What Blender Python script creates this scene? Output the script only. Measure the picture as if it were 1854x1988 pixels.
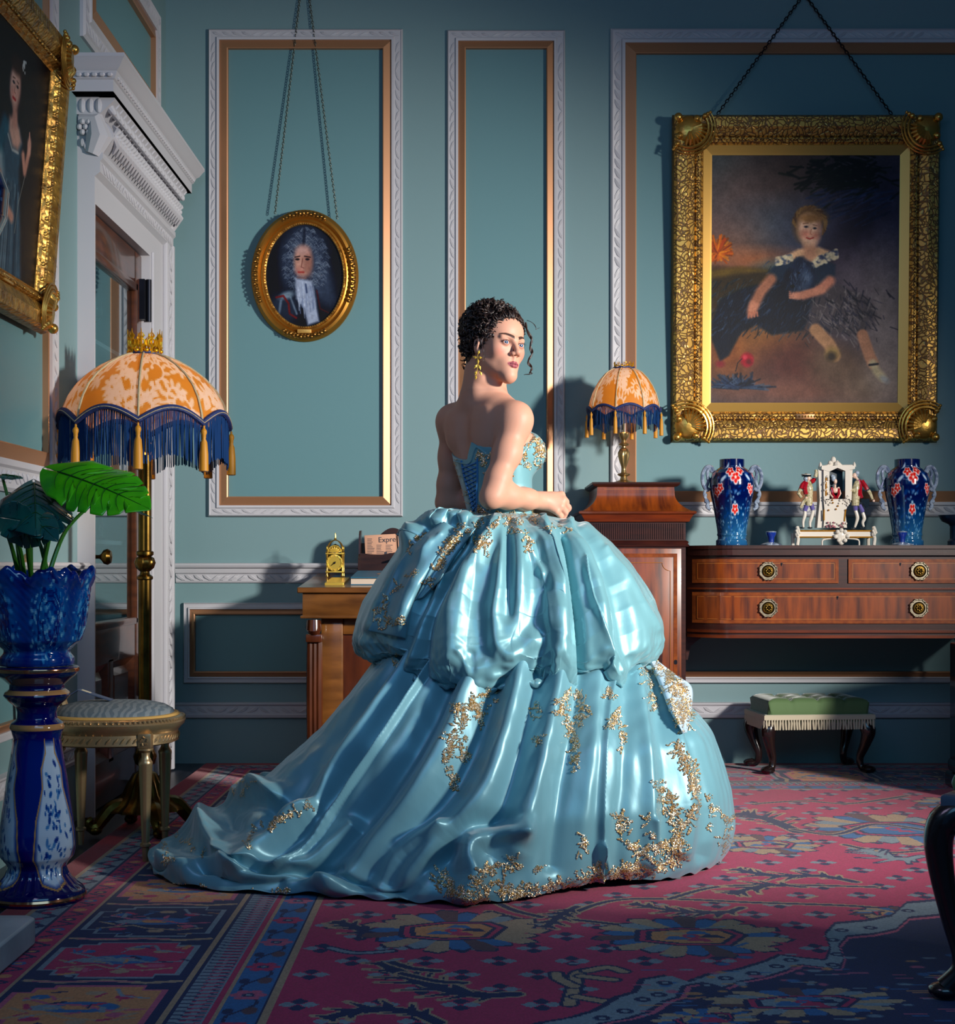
import bpy, bmesh, math, random
import numpy as np
from mathutils import Vector, Matrix, noise as mnoise
from mathutils.bvhtree import BVHTree
random.seed(7); np.random.seed(7)
PI = math.pi
S = bpy.context.scene
C = S.collection
for o in list(bpy.data.objects): bpy.data.objects.remove(o)

# ------------------------------------------------------------------ camera, world, lights, exposure
F, CX, HY, CAMZ = 2976.0, 927.0, 1097.0, 0.92      # focal length and principal point in photo pixels, lens height
cam = bpy.data.cameras.new('camera'); camo = bpy.data.objects.new('camera', cam); C.objects.link(camo)
cam.sensor_fit = 'VERTICAL'; cam.sensor_height = 36; cam.lens = 36 * F / 1988
cam.shift_y = (HY - 994) / 1988
cam.clip_start = 0.05; cam.clip_end = 60
camo.location = (0, 0, CAMZ); camo.rotation_euler = (PI / 2, 0, 0)
S.camera = camo
S.view_settings.view_transform = 'Standard'; S.view_settings.look = 'None'
S.view_settings.gamma = 1; S.view_settings.use_curve_mapping = False
S.view_settings.exposure = 0.0
w = bpy.data.worlds.new('dusk'); S.world = w; w.use_nodes = True
w.node_tree.nodes['Background'].inputs[0].default_value = (0.012, 0.105, 0.26, 1)
w.node_tree.nodes['Background'].inputs[1].default_value = 0.42

def lamp(name, kind, loc, energy, color, target=None, **kw):
    d = bpy.data.lights.new(name, kind); d.energy = energy; d.color = color
    for k, v in kw.items(): setattr(d, k, v)
    o = bpy.data.objects.new(name, d); C.objects.link(o); o.location = loc
    if target: o.rotation_euler = (Vector(target) - Vector(loc)).to_track_quat('-Z', 'Y').to_euler()
    return o
lamp('key_softbox', 'SPOT', (4.1, 2.1, 2.25), 2400, (1.0, 0.95, 0.88), (0.55, 5.6, 1.22),
     spot_size=math.radians(52), spot_blend=1.0, shadow_soft_size=0.22)
lamp('blue_fill', 'AREA', (0.6, 0.6, 3.0), 34, (0.25, 0.62, 1.0), (0.0, 5.6, 0.6), shape='RECTANGLE', size=3.0, size_y=1.6)  # added blue area lamp for ambient light, no window stands here
lamp('side_fill', 'AREA', (-0.9, 2.2, 2.8), 7, (0.75, 0.62, 1.0), (0.0, 4.9, 1.2), shape='RECTANGLE', size=0.8, size_y=0.8)

# ------------------------------------------------------------------ helpers
def srgb(r, g, b, a=1.0):
    f = lambda c: (c / 255) / 12.92 if c / 255 <= 0.04045 else ((c / 255 + 0.055) / 1.055) ** 2.4
    return (f(r), f(g), f(b), a)
def W(x, y, Y):                       # a point of the photo at depth Y
    return Vector(((x - CX) * Y / F, Y, CAMZ - (y - HY) * Y / F))
def FL(x, y):                         # a floor point of the photo
    Y = CAMZ * F / (y - HY); return ((x - CX) * Y / F, Y)

def setp(o, label=None, cat=None, group=None, kind=None):
    if label: o['label'] = label
    if cat: o['category'] = cat
    if group: o['group'] = group
    if kind: o['kind'] = kind
    return o
def thing(name, label, cat, loc=(0, 0, 0), rz=0, group=None):
    o = bpy.data.objects.new(name, None); C.objects.link(o); o.empty_display_size = 0.1
    o.location = loc; o.rotation_euler = (0, 0, rz)
    return setp(o, label, cat, group)

class MB:
    """collects geometry of one mesh"""
    def __init__(s, org=(0, 0, 0)): s.v = []; s.f = []; s.org = Vector(org); s.m = Matrix.Identity(4); s.fm = []; s.mi = 0
    def add(s, vs, fs):
        n = len(s.v); m = s.m
        s.v += [tuple(m @ Vector(p)) for p in vs]
        s.f += [tuple(i + n for i in f) for f in fs]; s.fm += [s.mi] * len(fs)
        return s
    def box(s, x0, x1, y0, y1, z0, z1, b=0.0):
        if b <= 0:
            v = [(x, y, z) for x in (x0, x1) for y in (y0, y1) for z in (z0, z1)]
            return s.add(v, [(0, 1, 3, 2), (4, 6, 7, 5), (0, 4, 5, 1), (2, 3, 7, 6), (0, 2, 6, 4), (1, 5, 7, 3)])
        b = min(b, (x1 - x0) / 2.01, (y1 - y0) / 2.01, (z1 - z0) / 2.01)
        bm = bmesh.new(); bmesh.ops.create_cube(bm, size=1)
        for q in bm.verts:
            q.co = Vector(((x0 + x1) / 2 + q.co.x * (x1 - x0), (y0 + y1) / 2 + q.co.y * (y1 - y0), (z0 + z1) / 2 + q.co.z * (z1 - z0)))
        bmesh.ops.bevel(bm, geom=bm.edges[:], offset=b, segments=2, affect='EDGES', profile=0.5)
        bm.verts.index_update()
        s.add([q.co.copy() for q in bm.verts], [tuple(q.index for q in f.verts) for f in bm.faces]); bm.free(); return s
    def lathe(s, prof, c=(0, 0, 0), n=32, fn=None, cap=True):
        """prof: (r, z) list; fn(theta, r, z) -> r"""
        vs = []; fs = []; m = len(prof)
        for r, z in prof:
            for k in range(n):
                t = 2 * PI * k / n; rr = fn(t, r, z) if fn else r
                vs.append((c[0] + rr * math.cos(t), c[1] + rr * math.sin(t), c[2] + z))
        for i in range(m - 1):
            for k in range(n):
                fs.append((i * n + k, i * n + (k + 1) % n, (i + 1) * n + (k + 1) % n, (i + 1) * n + k))
        if cap:
            if prof[0][0] > 1e-5: fs.append(tuple(reversed(range(n))))
            if prof[-1][0] > 1e-5: fs.append(tuple((m - 1) * n + k for k in range(n)))
        return s.add(vs, fs)
    def tube(s, pts, r, n=8, cap=True, sx=1.0, up=None):
        pts = [Vector(p) for p in pts]; m = len(pts)
        if m < 2: return s
        rs = r if hasattr(r, '__len__') else [r] * m
        vs = []; fs = []
        t0 = (pts[1] - pts[0]).normalized()
        nrm = Vector(up) if up else (Vector((0, 0, 1)) if abs(t0.z) < 0.9 else Vector((1, 0, 0)))
        nrm = (nrm - t0 * nrm.dot(t0)).normalized()
        for i, p in enumerate(pts):
            t = (pts[min(i + 1, m - 1)] - pts[max(i - 1, 0)])
            t = t.normalized() if t.length > 1e-9 else t0
            nn = nrm - t * nrm.dot(t)
            nrm = nn.normalized() if nn.length > 1e-6 else nrm
            bn = t.cross(nrm)
            for k in range(n):
                a = 2 * PI * k / n
                vs.append(p + nrm * math.cos(a) * rs[i] + bn * math.sin(a) * rs[i] * sx)
        for i in range(m - 1):
            for k in range(n):
                fs.append((i * n + k, i * n + (k + 1) % n, (i + 1) * n + (k + 1) % n, (i + 1) * n + k))
        if cap: fs.append(tuple(reversed(range(n)))); fs.append(tuple((m - 1) * n + k for k in range(n)))
        return s.add(vs, fs)
    def ball(s, c, r, n=10, m=7, rot=None):
        rx, ry, rz = r if hasattr(r, '__len__') else (r, r, r)
        vs = [Vector((0, 0, rz))]; fs = []
        for i in range(1, m):
            a = PI * i / m
            for k in range(n):
                t = 2 * PI * k / n; vs.append(Vector((rx * math.sin(a) * math.cos(t), ry * math.sin(a) * math.sin(t), rz * math.cos(a))))
        vs.append(Vector((0, 0, -rz)))
        for k in range(n): fs.append((0, 1 + k, 1 + (k + 1) % n))
        for i in range(m - 2):
            for k in range(n):
                a = 1 + i * n + k; b = 1 + i * n + (k + 1) % n; fs.append((a, a + n, b + n, b))
        l = len(vs) - 1
        for k in range(n): fs.append((l, 1 + (m - 2) * n + (k + 1) % n, 1 + (m - 2) * n + k))
        if rot is not None: vs = [rot @ q for q in vs]
        c = Vector(c); return s.add([q + c for q in vs], fs)
    def prism(s, poly, axis, a, b):
        """poly 2D points, extruded along axis from a to b"""
        n = len(poly)
        mk = {'x': lambda p, q: (q, p[0], p[1]), 'y': lambda p, q: (p[0], q, p[1]), 'z': lambda p, q: (p[0], p[1], q)}[axis]
        vs = [mk(p, a) for p in poly] + [mk(p, b) for p in poly]
        fs = [tuple(range(n)), tuple(reversed(range(n, 2 * n)))] + [(i, i + n, (i + 1) % n + n, (i + 1) % n) for i in range(n)]
        return s.add(vs, fs)
    def frame(s, loops):
        """loops of 4 corner points each (mitred picture-frame moulding)"""
        vs = []; fs = []
        for l in loops: vs += list(l)
        n = len(loops); k = len(loops[0])
        for i in range(n - 1):
            for j in range(k): fs.append((i * k + j, i * k + (j + 1) % k, (i + 1) * k + (j + 1) % k, (i + 1) * k + j))
        return s.add(vs, fs)
    def grid(s, P):
        """P[i][j] points"""
        n = len(P); m = len(P[0]); vs = [p for row in P for p in row]
        return s.add(vs, [(i * m + j, i * m + j + 1, (i + 1) * m + j + 1, (i + 1) * m + j) for i in range(n - 1) for j in range(m - 1)])
    def build(s, name, mat, parent=None, smooth=True, angle=0.7, bevel=0, sub=0, label=None):
        me = bpy.data.meshes.new(name)
        me.from_pydata([(p[0] - s.org.x, p[1] - s.org.y, p[2] - s.org.z) for p in s.v], [], s.f)
        o = finish(me, name, mat, parent, smooth, angle, bevel, sub, label, s.fm)
        if parent is None: o.location = s.org
        return o

def finish(me, name, mat, parent=None, smooth=True, angle=0.7, bevel=0, sub=0, label=None, fm=None, fixn=True):
    if fixn:
        bm = bmesh.new(); bm.from_mesh(me); bmesh.ops.recalc_face_normals(bm, faces=bm.faces[:]); bm.to_mesh(me); bm.free()
    mats = mat if isinstance(mat, (list, tuple)) else [mat]
    for m in mats: me.materials.append(m)
    if fm and len(mats) > 1: me.polygons.foreach_set('material_index', fm)
    if smooth:
        me.polygons.foreach_set('use_smooth', [True] * len(me.polygons))
        if angle: me.set_sharp_from_angle(angle=angle)
    o = bpy.data.objects.new(name, me); C.objects.link(o)
    if parent: o.parent = parent
    if bevel: mo = o.modifiers.new('bevel', 'BEVEL'); mo.width = bevel; mo.segments = 2; mo.limit_method = 'ANGLE'
    if sub: mo = o.modifiers.new('sub', 'SUBSURF'); mo.levels = sub; mo.render_levels = sub
    if label: o['label'] = label
    return o
def np_mesh(name, V, Q, mat, parent=None, colors=None, angle=None, fixn=False, tri=False):
    me = bpy.data.meshes.new(name); V = np.asarray(V, np.float32); Q = np.asarray(Q, np.int32); k = Q.shape[1]
    me.vertices.add(len(V)); me.vertices.foreach_set('co', V.ravel())
    me.loops.add(Q.size); me.loops.foreach_set('vertex_index', Q.ravel())
    me.polygons.add(len(Q)); me.polygons.foreach_set('loop_start', np.arange(len(Q), dtype=np.int32) * k)
    try: me.polygons.foreach_set('loop_total', np.full(len(Q), k, np.int32))
    except Exception: pass
    me.update(calc_edges=True)
    if colors is not None:
        dom = 'POINT' if len(colors) == len(V) else 'FACE'
        a = me.attributes.new('Col', 'FLOAT_COLOR', dom)
        c4 = np.ones((len(colors), 4), np.float32); c4[:, :3] = colors; a.data.foreach_set('color', c4.ravel())
    return finish(me, name, mat, parent, True, angle, fixn=fixn)
def copy_tree(o, parent=None):
    c = o.copy(); C.objects.link(c)
    if parent: c.parent = parent
    for ch in [k for k in bpy.data.objects if k.parent == o and k != c]: copy_tree(ch, c)
    return c
def struct(name, mb, mat, **kw):
    o = mb.build(name, mat, **kw); o['kind'] = 'structure'; return o
def smoothpath(pts, n=8):
    """Catmull-Rom through points"""
    P = [Vector(p) for p in pts]; P = [P[0]] + P + [P[-1]]; out = []
    for i in range(1, len(P) - 2):
        for k in range(n):
            t = k / n; a, b, c, d = P[i - 1], P[i], P[i + 1], P[i + 2]
            out.append(0.5 * ((2 * b) + (c - a) * t + (2 * a - 5 * b + 4 * c - d) * t * t + (3 * b - a - 3 * c + d) * t ** 3))
    out.append(P[-2]); return out

# ------------------------------------------------------------------ materials
M = {}
def mat(name, col, rough=0.5, metal=0.0, spec=None, bump=None, var=None, coat=0, sheen=0, trans=0, emit=None, sub=0, attr=False, aniso=0, alpha=1, ior=None, tl=0):
    m = bpy.data.materials.new(name); m.use_nodes = True; nt = m.node_tree; N = nt.nodes; L = nt.links
    b = N['Principled BSDF']; b.inputs['Base Color'].default_value = col
    b.inputs['Roughness'].default_value = rough; b.inputs['Metallic'].default_value = metal
    if spec is not None: b.inputs['Specular IOR Level'].default_value = spec
    if coat: b.inputs['Coat Weight'].default_value = coat; b.inputs['Coat Roughness'].default_value = 0.06
    if sheen: b.inputs['Sheen Weight'].default_value = sheen; b.inputs['Sheen Roughness'].default_value = 0.4
    if trans: b.inputs['Transmission Weight'].default_value = trans
    if ior: b.inputs['IOR'].default_value = ior
    if sub: b.inputs['Subsurface Weight'].default_value = sub; b.inputs['Subsurface Radius'].default_value = (0.012, 0.005, 0.003); b.inputs['Subsurface Scale'].default_value = 1
    if emit: b.inputs['Emission Color'].default_value = emit[0]; b.inputs['Emission Strength'].default_value = emit[1]
    if aniso: b.inputs['Anisotropic'].default_value = aniso
    if alpha < 1: b.inputs['Alpha'].default_value = alpha
    tc = N.new('ShaderNodeTexCoord')
    src = None
    if attr:
        a = N.new('ShaderNodeAttribute'); a.attribute_name = 'Col'; L.new(a.outputs['Color'], b.inputs['Base Color']); src = a.outputs['Color']
    if var:      # (kind, scale, colour2, contrast, stretch)
        kind, sc, c2, lo, hi, st = (list(var) + [None] * 6)[:6]
        mp = N.new('ShaderNodeMapping'); L.new(tc.outputs['Object'], mp.inputs[0]); mp.inputs['Scale'].default_value = st or (1, 1, 1)
        t = N.new('ShaderNodeTexNoise' if kind == 'noise' else 'ShaderNodeTexWave' if kind == 'wave' else 'ShaderNodeTexVoronoi')
        t.inputs['Scale'].default_value = sc
        if kind == 'wave': t.inputs['Distortion'].default_value = 6; t.inputs['Detail'].default_value = 3; t.inputs['Detail Scale'].default_value = 1.5
        if kind == 'noise': t.inputs['Detail'].default_value = 5
        L.new(mp.outputs[0], t.inputs['Vector'])
        rp = N.new('ShaderNodeValToRGB'); rp.color_ramp.elements[0].position = lo if lo is not None else 0.3; rp.color_ramp.elements[1].position = hi if hi is not None else 0.7
        rp.color_ramp.elements[0].color = col; rp.color_ramp.elements[1].color = c2
        L.new(t.outputs[1 if kind == 'wave' else 0], rp.inputs[0]); L.new(rp.outputs[0], b.inputs['Base Color'])
    if bump:     # list of (kind, scale, strength, distance, stretch)
        prev = None
        for kind, sc, stg, dist, st in bump:
            mp = N.new('ShaderNodeMapping'); L.new(tc.outputs['Object'], mp.inputs[0]); mp.inputs['Scale'].default_value = st or (1, 1, 1)
            if kind == 'noise': t = N.new('ShaderNodeTexNoise'); t.inputs['Detail'].default_value = 4; o = 0
            elif kind == 'wave': t = N.new('ShaderNodeTexWave'); t.inputs['Distortion'].default_value = 3; o = 1
            elif kind == 'bands': t = N.new('ShaderNodeTexWave'); o = 1
            elif kind == 'magic': t = N.new('ShaderNodeTexMagic'); t.turbulence_depth = 3; o = 1
            else: t = N.new('ShaderNodeTexVoronoi'); t.feature = 'SMOOTH_F1'; o = 0
            t.inputs['Scale'].default_value = sc; L.new(mp.outputs[0], t.inputs['Vector'])
            bp = N.new('ShaderNodeBump'); bp.inputs['Strength'].default_value = stg; bp.inputs['Distance'].default_value = dist
            L.new(t.outputs[o], bp.inputs['Height'])
            if prev: L.new(prev.outputs[0], bp.inputs['Normal'])
            prev = bp
        L.new(prev.outputs[0], b.inputs['Normal'])
    if tl:       # part of the light passes through (cloth shades, leaves)
        tr = N.new('ShaderNodeBsdfTranslucent'); mx = N.new('ShaderNodeMixShader'); mx.inputs[0].default_value = tl
        if src: L.new(src, tr.inputs[0])
        elif b.inputs['Base Color'].is_linked: L.new(b.inputs['Base Color'].links[0].from_socket, tr.inputs[0])
        else: tr.inputs[0].default_value = col
        L.new(b.outputs[0], mx.inputs[1]); L.new(tr.outputs[0], mx.inputs[2]); L.new(mx.outputs[0], N['Material Output'].inputs[0])
    M[name] = m; return m

mat('wall', srgb(112, 142, 146), 0.55, bump=[('noise', 60, 0.08, 0.003, None)])
mat('panel_blue', srgb(92, 132, 138), 0.5, bump=[('noise', 50, 0.08, 0.003, None)])
mat('white', srgb(184, 183, 188), 0.45)
mat('copper', srgb(180, 130, 94), 0.40, metal=0.55)
mat('ceiling', srgb(180, 185, 190), 0.7)
mat('floor', srgb(45, 48, 60), 0.35, var=('wave', 3, srgb(30, 32, 42), .2, .8, (1, .15, 1)))
mat('gilt', srgb(200, 148, 66), 0.36, metal=0.7, var=('noise', 30, srgb(120, 82, 38), .35, .75), bump=[('voronoi', 42, 0.8, 0.008, None), ('noise', 90, 0.5, 0.004, None)])
mat('gilt_scroll', srgb(205, 158, 74), 0.36, metal=0.75, bump=[('magic', 26, 1.0, 0.010, None), ('voronoi', 60, 0.5, 0.004, None)], var=('noise', 24, srgb(140, 98, 48), .4, .7))
mat('gilt_plain', srgb(214, 166, 84), 0.36, metal=0.6)
mat('gilt_dark', srgb(130, 92, 40), 0.35, metal=0.85, bump=[('voronoi', 55, 0.7, 0.006, None)])
mat('brass', srgb(190, 150, 70), 0.25, metal=1.0)
mat('brass_dark', srgb(120, 92, 40), 0.3, metal=1.0, var=('noise', 20, srgb(80, 60, 26), .3, .7))
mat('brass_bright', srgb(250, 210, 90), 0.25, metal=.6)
mat('crown', srgb(245, 185, 40), 0.3, metal=0.8, tl=0.15)
mat('iron', srgb(30, 32, 40), 0.4, metal=0.8)
mat('chain', srgb(95, 95, 85), 0.35, metal=0.8)
mat('mahogany', srgb(116, 48, 14), 0.28, var=('noise', 9, srgb(78, 32, 15), .35, .68, (.5, 1, 5)), coat=0.4)
mat('mahogany_v', srgb(132, 60, 14), 0.30, var=('noise', 7, srgb(74, 30, 14), .38, .66, (5, 1, .6)), coat=0.15)
mat('mahogany_dark', srgb(62, 26, 18), 0.32, var=('noise', 9, srgb(42, 18, 14), .3, .7, (1, 1, 8)), coat=0.12)
mat('inlay', srgb(180, 112, 46), 0.3, coat=0.3)
mat('inlay_dark', srgb(140, 70, 24), .25, var=('noise', 40, srgb(112, 52, 20), .35, .65, (1, 1, 1)), coat=.4)
mat('walnut', srgb(128, 80, 34), 0.28, var=('noise', 7, srgb(88, 52, 22), .35, .7, (.7, 1, 3)), coat=0.3)
mat('walnut_red', srgb(92, 44, 20), 0.22, var=('noise', 6, srgb(56, 26, 14), .3, .7, (3, 3, .8)), coat=0.3)
mat('ebony', srgb(34, 22, 22), 0.2, coat=0.4)
mat('dark_wood', srgb(58, 36, 32), 0.3, var=('noise', 8, srgb(38, 24, 24), .3, .7, (1, 1, 5)))
mat('door_wood', srgb(92, 50, 28), 0.28, var=('noise', 7, srgb(60, 32, 20), .3, .7, (1, 1, 6)), coat=0.3)
mat('leather', srgb(20, 62, 92), 0.4)
# ------------------------------------------------------------------ the room
DB = 7.17; LX = -1.458; RX = 5.4; CEIL = 3.75
PP = F / DB                               # photo pixels per metre on the back wall
def bx(x): return (x - CX) / PP
def bz(y): return CAMZ - (y - HY) / PP
struct('floor', MB().box(LX - 0.3, RX + .2, -1.5, DB + .2, -0.12, -0.008), M['floor'])
struct('ceiling', MB().box(LX - .3, RX + .2, -0.3, DB + .2, CEIL, CEIL + .12), M['ceiling'])
struct('wall_back', MB().box(LX - .3, RX + .2, DB, DB + .2, -0.008, CEIL), M['wall'])
wl = MB(); wl.box(LX - .5, LX, -1.5, 5.60, -0.008, CEIL); wl.box(LX - .5, LX, 6.53, DB, -0.008, CEIL); wl.box(LX - .5, LX, 5.60, 6.53, 2.238, CEIL); wl.box(LX - .5, LX - .34, 5.60, 6.53, -0.008, 2.238)
struct('wall_left', wl, M['wall'])
struct('wall_right', MB().box(RX, RX + .2, -1.5, DB, -0.008, CEIL), M['wall'])

def rectloops(x0, x1, z0, z1, prof, to3):
    """prof: (inset, height) profile of the moulding"""
    return [[to3(x0 + i, z0 + i, h), to3(x1 - i, z0 + i, h), to3(x1 - i, z1 - i, h), to3(x0 + i, z1 - i, h)] for i, h in prof]
BK = lambda u, v, h: (u, DB - h, v)
LF = lambda u, v, h: (LX + h, u, v)
tn = [0]
def leafrow(mb, to3, a0, a1, mid, wid, h, along='u', step=0.045):
    """a row of curled acanthus leaves in relief"""
    n = max(1, int(abs(a1 - a0) / step)); st = (a1 - a0) / n
    for i in range(n):
        a = a0 + (i + .5) * st; fl = 1 if (i // 4) % 2 else -1
        for q, rr in ((-.28, .30), (.0, .36), (.28, .30)):
            p0 = (a - st * .42 * fl + q * st * .5, mid - wid * .36); p1 = (a + st * .10 * fl + q * st * .5, mid + wid * .05); p2 = (a + st * .35 * fl + q * st * .5, mid + wid * .36)
            P = [to3(*(p if along == 'u' else (p[1], p[0])), h) for p in (p0, p1, p2)]
            mb.tube(P, [wid * .05, wid * .13, wid * .04], n=5)
def panel(x0, x1, z0, z1, to3, ww=0.052, cw=0.042, inner=True, carve=True, name_extra=None):
    """white carved moulding, copper bevel inside it and the panel's own field"""
    tn[0] += 1
    mb = MB().frame(rectloops(x0, x1, z0, z1, [(0, 0), (0, .012), (ww * .12, .020), (ww * .2, .016), (ww * .72, .016), (ww * .8, .024), (ww, .022), (ww, 0)], to3))
    if carve:
        m = ww * .46
        leafrow(mb, to3, x0 + .02, x1 - .02, z0 + m, ww * .5, .017)
        leafrow(mb, to3, x0 + .02, x1 - .02, z1 - m, ww * .5, .017)
        leafrow(mb, to3, z0 + .06, z1 - .06, x0 + m, ww * .5, .017, 'v')
        leafrow(mb, to3, z0 + .06, z1 - .06, x1 - m, ww * .5, .017, 'v')
    o = struct('trim_%d' % tn[0], mb, M['white'])
    cb = MB().frame(rectloops(x0 + ww, x1 - ww, z0 + ww, z1 - ww, [(0, .012), (cw - .005, .024), (cw - .001, .022), (cw, .001)], to3))
    cb.build('copper_bevel', M['copper'], o, angle=0.3)
    i = ww + cw
    fb = MB(); fb.frame([[to3(x0 + i, z0 + i, .002), to3(x1 - i, z0 + i, .002), to3(x1 - i, z1 - i, .002), to3(x0 + i, z1 - i, .002)], [to3((x0 + x1) / 2, (z0 + z1) / 2, .002)] * 4])
    fb = MB(); fb.add([to3(x0 + i, z0 + i, .002), to3(x1 - i, z0 + i, .002), to3(x1 - i, z1 - i, .002), to3(x0 + i, z1 - i, .002)], [(0, 1, 2, 3)])
    fb.build('panel_field', M['panel_blue'], o)
    return o
panel(bx(405), bx(782), bz(1003), bz(58), BK)
panel(bx(868), bx(1097), bz(1003), bz(60), BK, cw=.036)
panel(bx(1185), bx(2250), bz(1003), bz(57), BK, ww=.068, cw=.052)
panel(bx(357), bx(1095), bz(1326), bz(1170), BK, ww=.030, cw=.026, carve=False)
panel(bx(1190), bx(2250), bz(1326), bz(1170), BK, ww=.030, cw=.026, carve=False)
# left wall panels
panel(3.3, 5.28, 1.146, 3.42, LF, ww=.10, cw=.05)
panel(5.62, 6.98, 2.86, 3.42, LF, ww=.10, cw=.05)
panel(3.3, 5.28, .38, .74, LF, ww=.03, cw=.026, carve=False)

def rail(name, prof, carve, x0, x1, axis, relief=None):
    """a moulding running along a wall; prof (depth, z)"""
    mb = MB()
    if axis == 'back': mb.prism([(DB - d, z) for d, z in prof], 'x', x0, x1); to3 = BK
    else: mb.prism([(LX + d, z) for d, z in prof], 'y', x0, x1); to3 = LF
    if relief: leafrow(mb, to3, x0, x1, relief[0], relief[1], relief[2], step=relief[3])
    return struct(name, mb, M['white'], smooth=False)
cr = [(0, .835), (.012, .838), (.016, .845), (.018, .878), (.028, .882), (.030, .886), (.034, .905), (.05, .908), (.056, .918), (.046, .928), (0, .930)]
br = [(0, .205), (.02, .208), (.024, .222), (.018, .226), (.018, .262), (.026, .27), (.026, .276), (0, .280)]
tn[0] += 1; rail('trim_%d' % tn[0], cr, None, LX + .05, RX, 'back', (.862, .034, .019, .042))
rail('baseboard_back', br, None, LX + .05, RX, 'back', (.244, .034, .019, .048))
tn[0] += 1; rail('trim_%d' % tn[0], cr, None, -1, 5.575, 'left', (.862, .034, .019, .042))
rail('baseboard_left', br, None, -1, 5.575, 'left', (.244, .034, .019, .048))

pr_ = [(0, 3.585), (.012, 3.59), (.02, 3.605), (.03, 3.61), (.03, 3.625), (.012, 3.635), (0, 3.64)]
for ax, a, b in (('back', LX, RX), ('left', -1, DB)): tn[0] += 1; rail('trim_%d' % tn[0], pr_, None, a, b, ax)
# the white door case on the left wall
FX = -1.395; D0, D1, D2 = 5.585, 6.53, 6.93; DT = 2.238
dc = MB()
dc.box(LX, FX, D0, D0 + .012, 0, DT + .40)                         # thin return facing the room
dc.box(LX, FX, D1, D2, 0, DT); dc.box(LX, FX, D0 + .012, D2, DT, DT + .20)
dc.prism([(FX, DT + .10), (FX + .02, DT + .115), (FX + .02, DT + .155), (FX + .03, DT + .165), (FX + .03, DT + .185), (FX, DT + .20)], 'y', D0, D2)
dc.box(FX, FX + .02, D2 - .13, D2 - .02, 0, DT + .12, .004); dc.box(FX, FX + .012, D1 + .02, D1 + .045, 0, DT + .02, .003)
dc.box(FX, FX + .028, D2 - .03, D2, 0, DT + .12, .004)
def to_case(u, v, h): return (FX + .018 + h, u, v)
leafrow(dc, to_case, .05, DT + .1, D2 - .075, .07, .004, 'v', .05)
leafrow(dc, to_case, D0 + .03, D2 - .05, DT + .135, .04, .004, 'u', .045)
# pulvinated frieze of carved leaves
z0, z1 = DT + .19, DT + .322
dc.prism([(LX, z0)] + [(FX + .012 + .05 * math.sin(PI * k / 10), z0 + (z1 - z0) * k / 10) for k in range(11)] + [(LX, z1)], 'y', D0 + .03, D2 - .06)
rr = random.Random(3)
for i in range(30):
    u = D0 + .06 + (D2 - D0 - .15) * i / 29
    for s_ in (-1, 1):
        P = [(FX + .06, u - .02, (z0 + z1) / 2), (FX + .067, u + .012, (z0 + z1) / 2 + s_ * .025), (FX + .045, u + .035, (z0 + z1) / 2 + s_ * .052)]
        dc.tube(P, [.006, .014, .005], n=6)
    dc.ball((FX + .066, u, (z0 + z1) / 2), .012, 8, 5)
# egg and dart course
z2 = z1 + .062
dc.prism([(LX, z1), (FX + .02, z1), (FX + .03, z1 + .01), (FX + .075, z2 - .01), (FX + .075, z2), (LX, z2)], 'y', D0 - .01, D2 + .02)
for i in range(22):
    u = D0 + .03 + (D2 - D0 - .04) * i / 21
    dc.ball((FX + .052, u, (z1 + z2) / 2), (.016, .020, .032), 10, 7, Matrix.Rotation(-.6, 3, 'Y'))
    dc.tube([(FX + .04, u + .03, z1 + .012), (FX + .075, u + .03, z2 - .008)], .006, 5)
for i in range(3):
    dc.ball((LX + .02 + .03 * i, D0 - .008, (z1 + z2) / 2), (.013, .012, .028), 8, 6)
# cornice with its own return
z3 = z2 - .002
cor = [(-1.257 - .05, z3), (-1.257 - .05, z3 + .042), (-1.257 - .044, z3 + .046), (-1.257 - .036, z3 + .062), (-1.257 - .034, z3 + .07), (-1.257 - .02, z3 + .082), (-1.257 - .006, z3 + .105), (-1.257, z3 + .112), (-1.257, z3 + .124)]
def cloop(px, z):
    off = px - FX
    return [(LX, D0 - off * .95, z), (px, D0 - off * .95, z), (px, D2 + min(off, .20) * .95, z), (LX, D2 + min(off, .20) * .95, z)]
dc.frame([cloop(FX + .02, z3)] + [cloop(*p) for p in cor]); dc.add(cloop(*cor[-1]), [(0, 1, 2, 3)]); dc.add(cloop(cor[0][0], z3), [(3, 2, 1, 0)])
zc = z3 + .056
for i in range(44):
    u = D0 - .05 + (D2 - D0 + .12) * i / 43
    dc.ball((-1.257 - .040, u, zc), (.007, .012, .008), 6, 5)
for i in range(5): dc.ball((LX + .03 + .028 * i, D0 - (cor[3][0] - FX) * .95 - .002, zc), (.012, .007, .008), 6, 5)
# consoles with a rosette at the ends of the frieze
for yy in (D0, D2 - .03):
    dc.tube([(FX - .055, yy + .015, z1 - .02), (FX + .0, yy + .012, z1 - .02), (FX + .015, yy + .012, z1 - .08), (FX - .01, yy + .012, z0 - .01)], [.03, .036, .05, .03], 10)
for k in range(7):
    a = k * PI / 3; q = .022 if k < 6 else 0
    dc.ball((FX - .03 + q * math.cos(a), D0 - .012, z0 + .085 + q * math.sin(a)), .011, 8, 6)
for k in range(3): dc.ball((FX - .03 + .012 * (k - 1), D0 - .006, z0 + .03 - .01 * (k == 1)), (.01, .008, .016), 6, 5)
dcase = struct('trim_door_case', dc, M['white'], angle=0.5)

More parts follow.
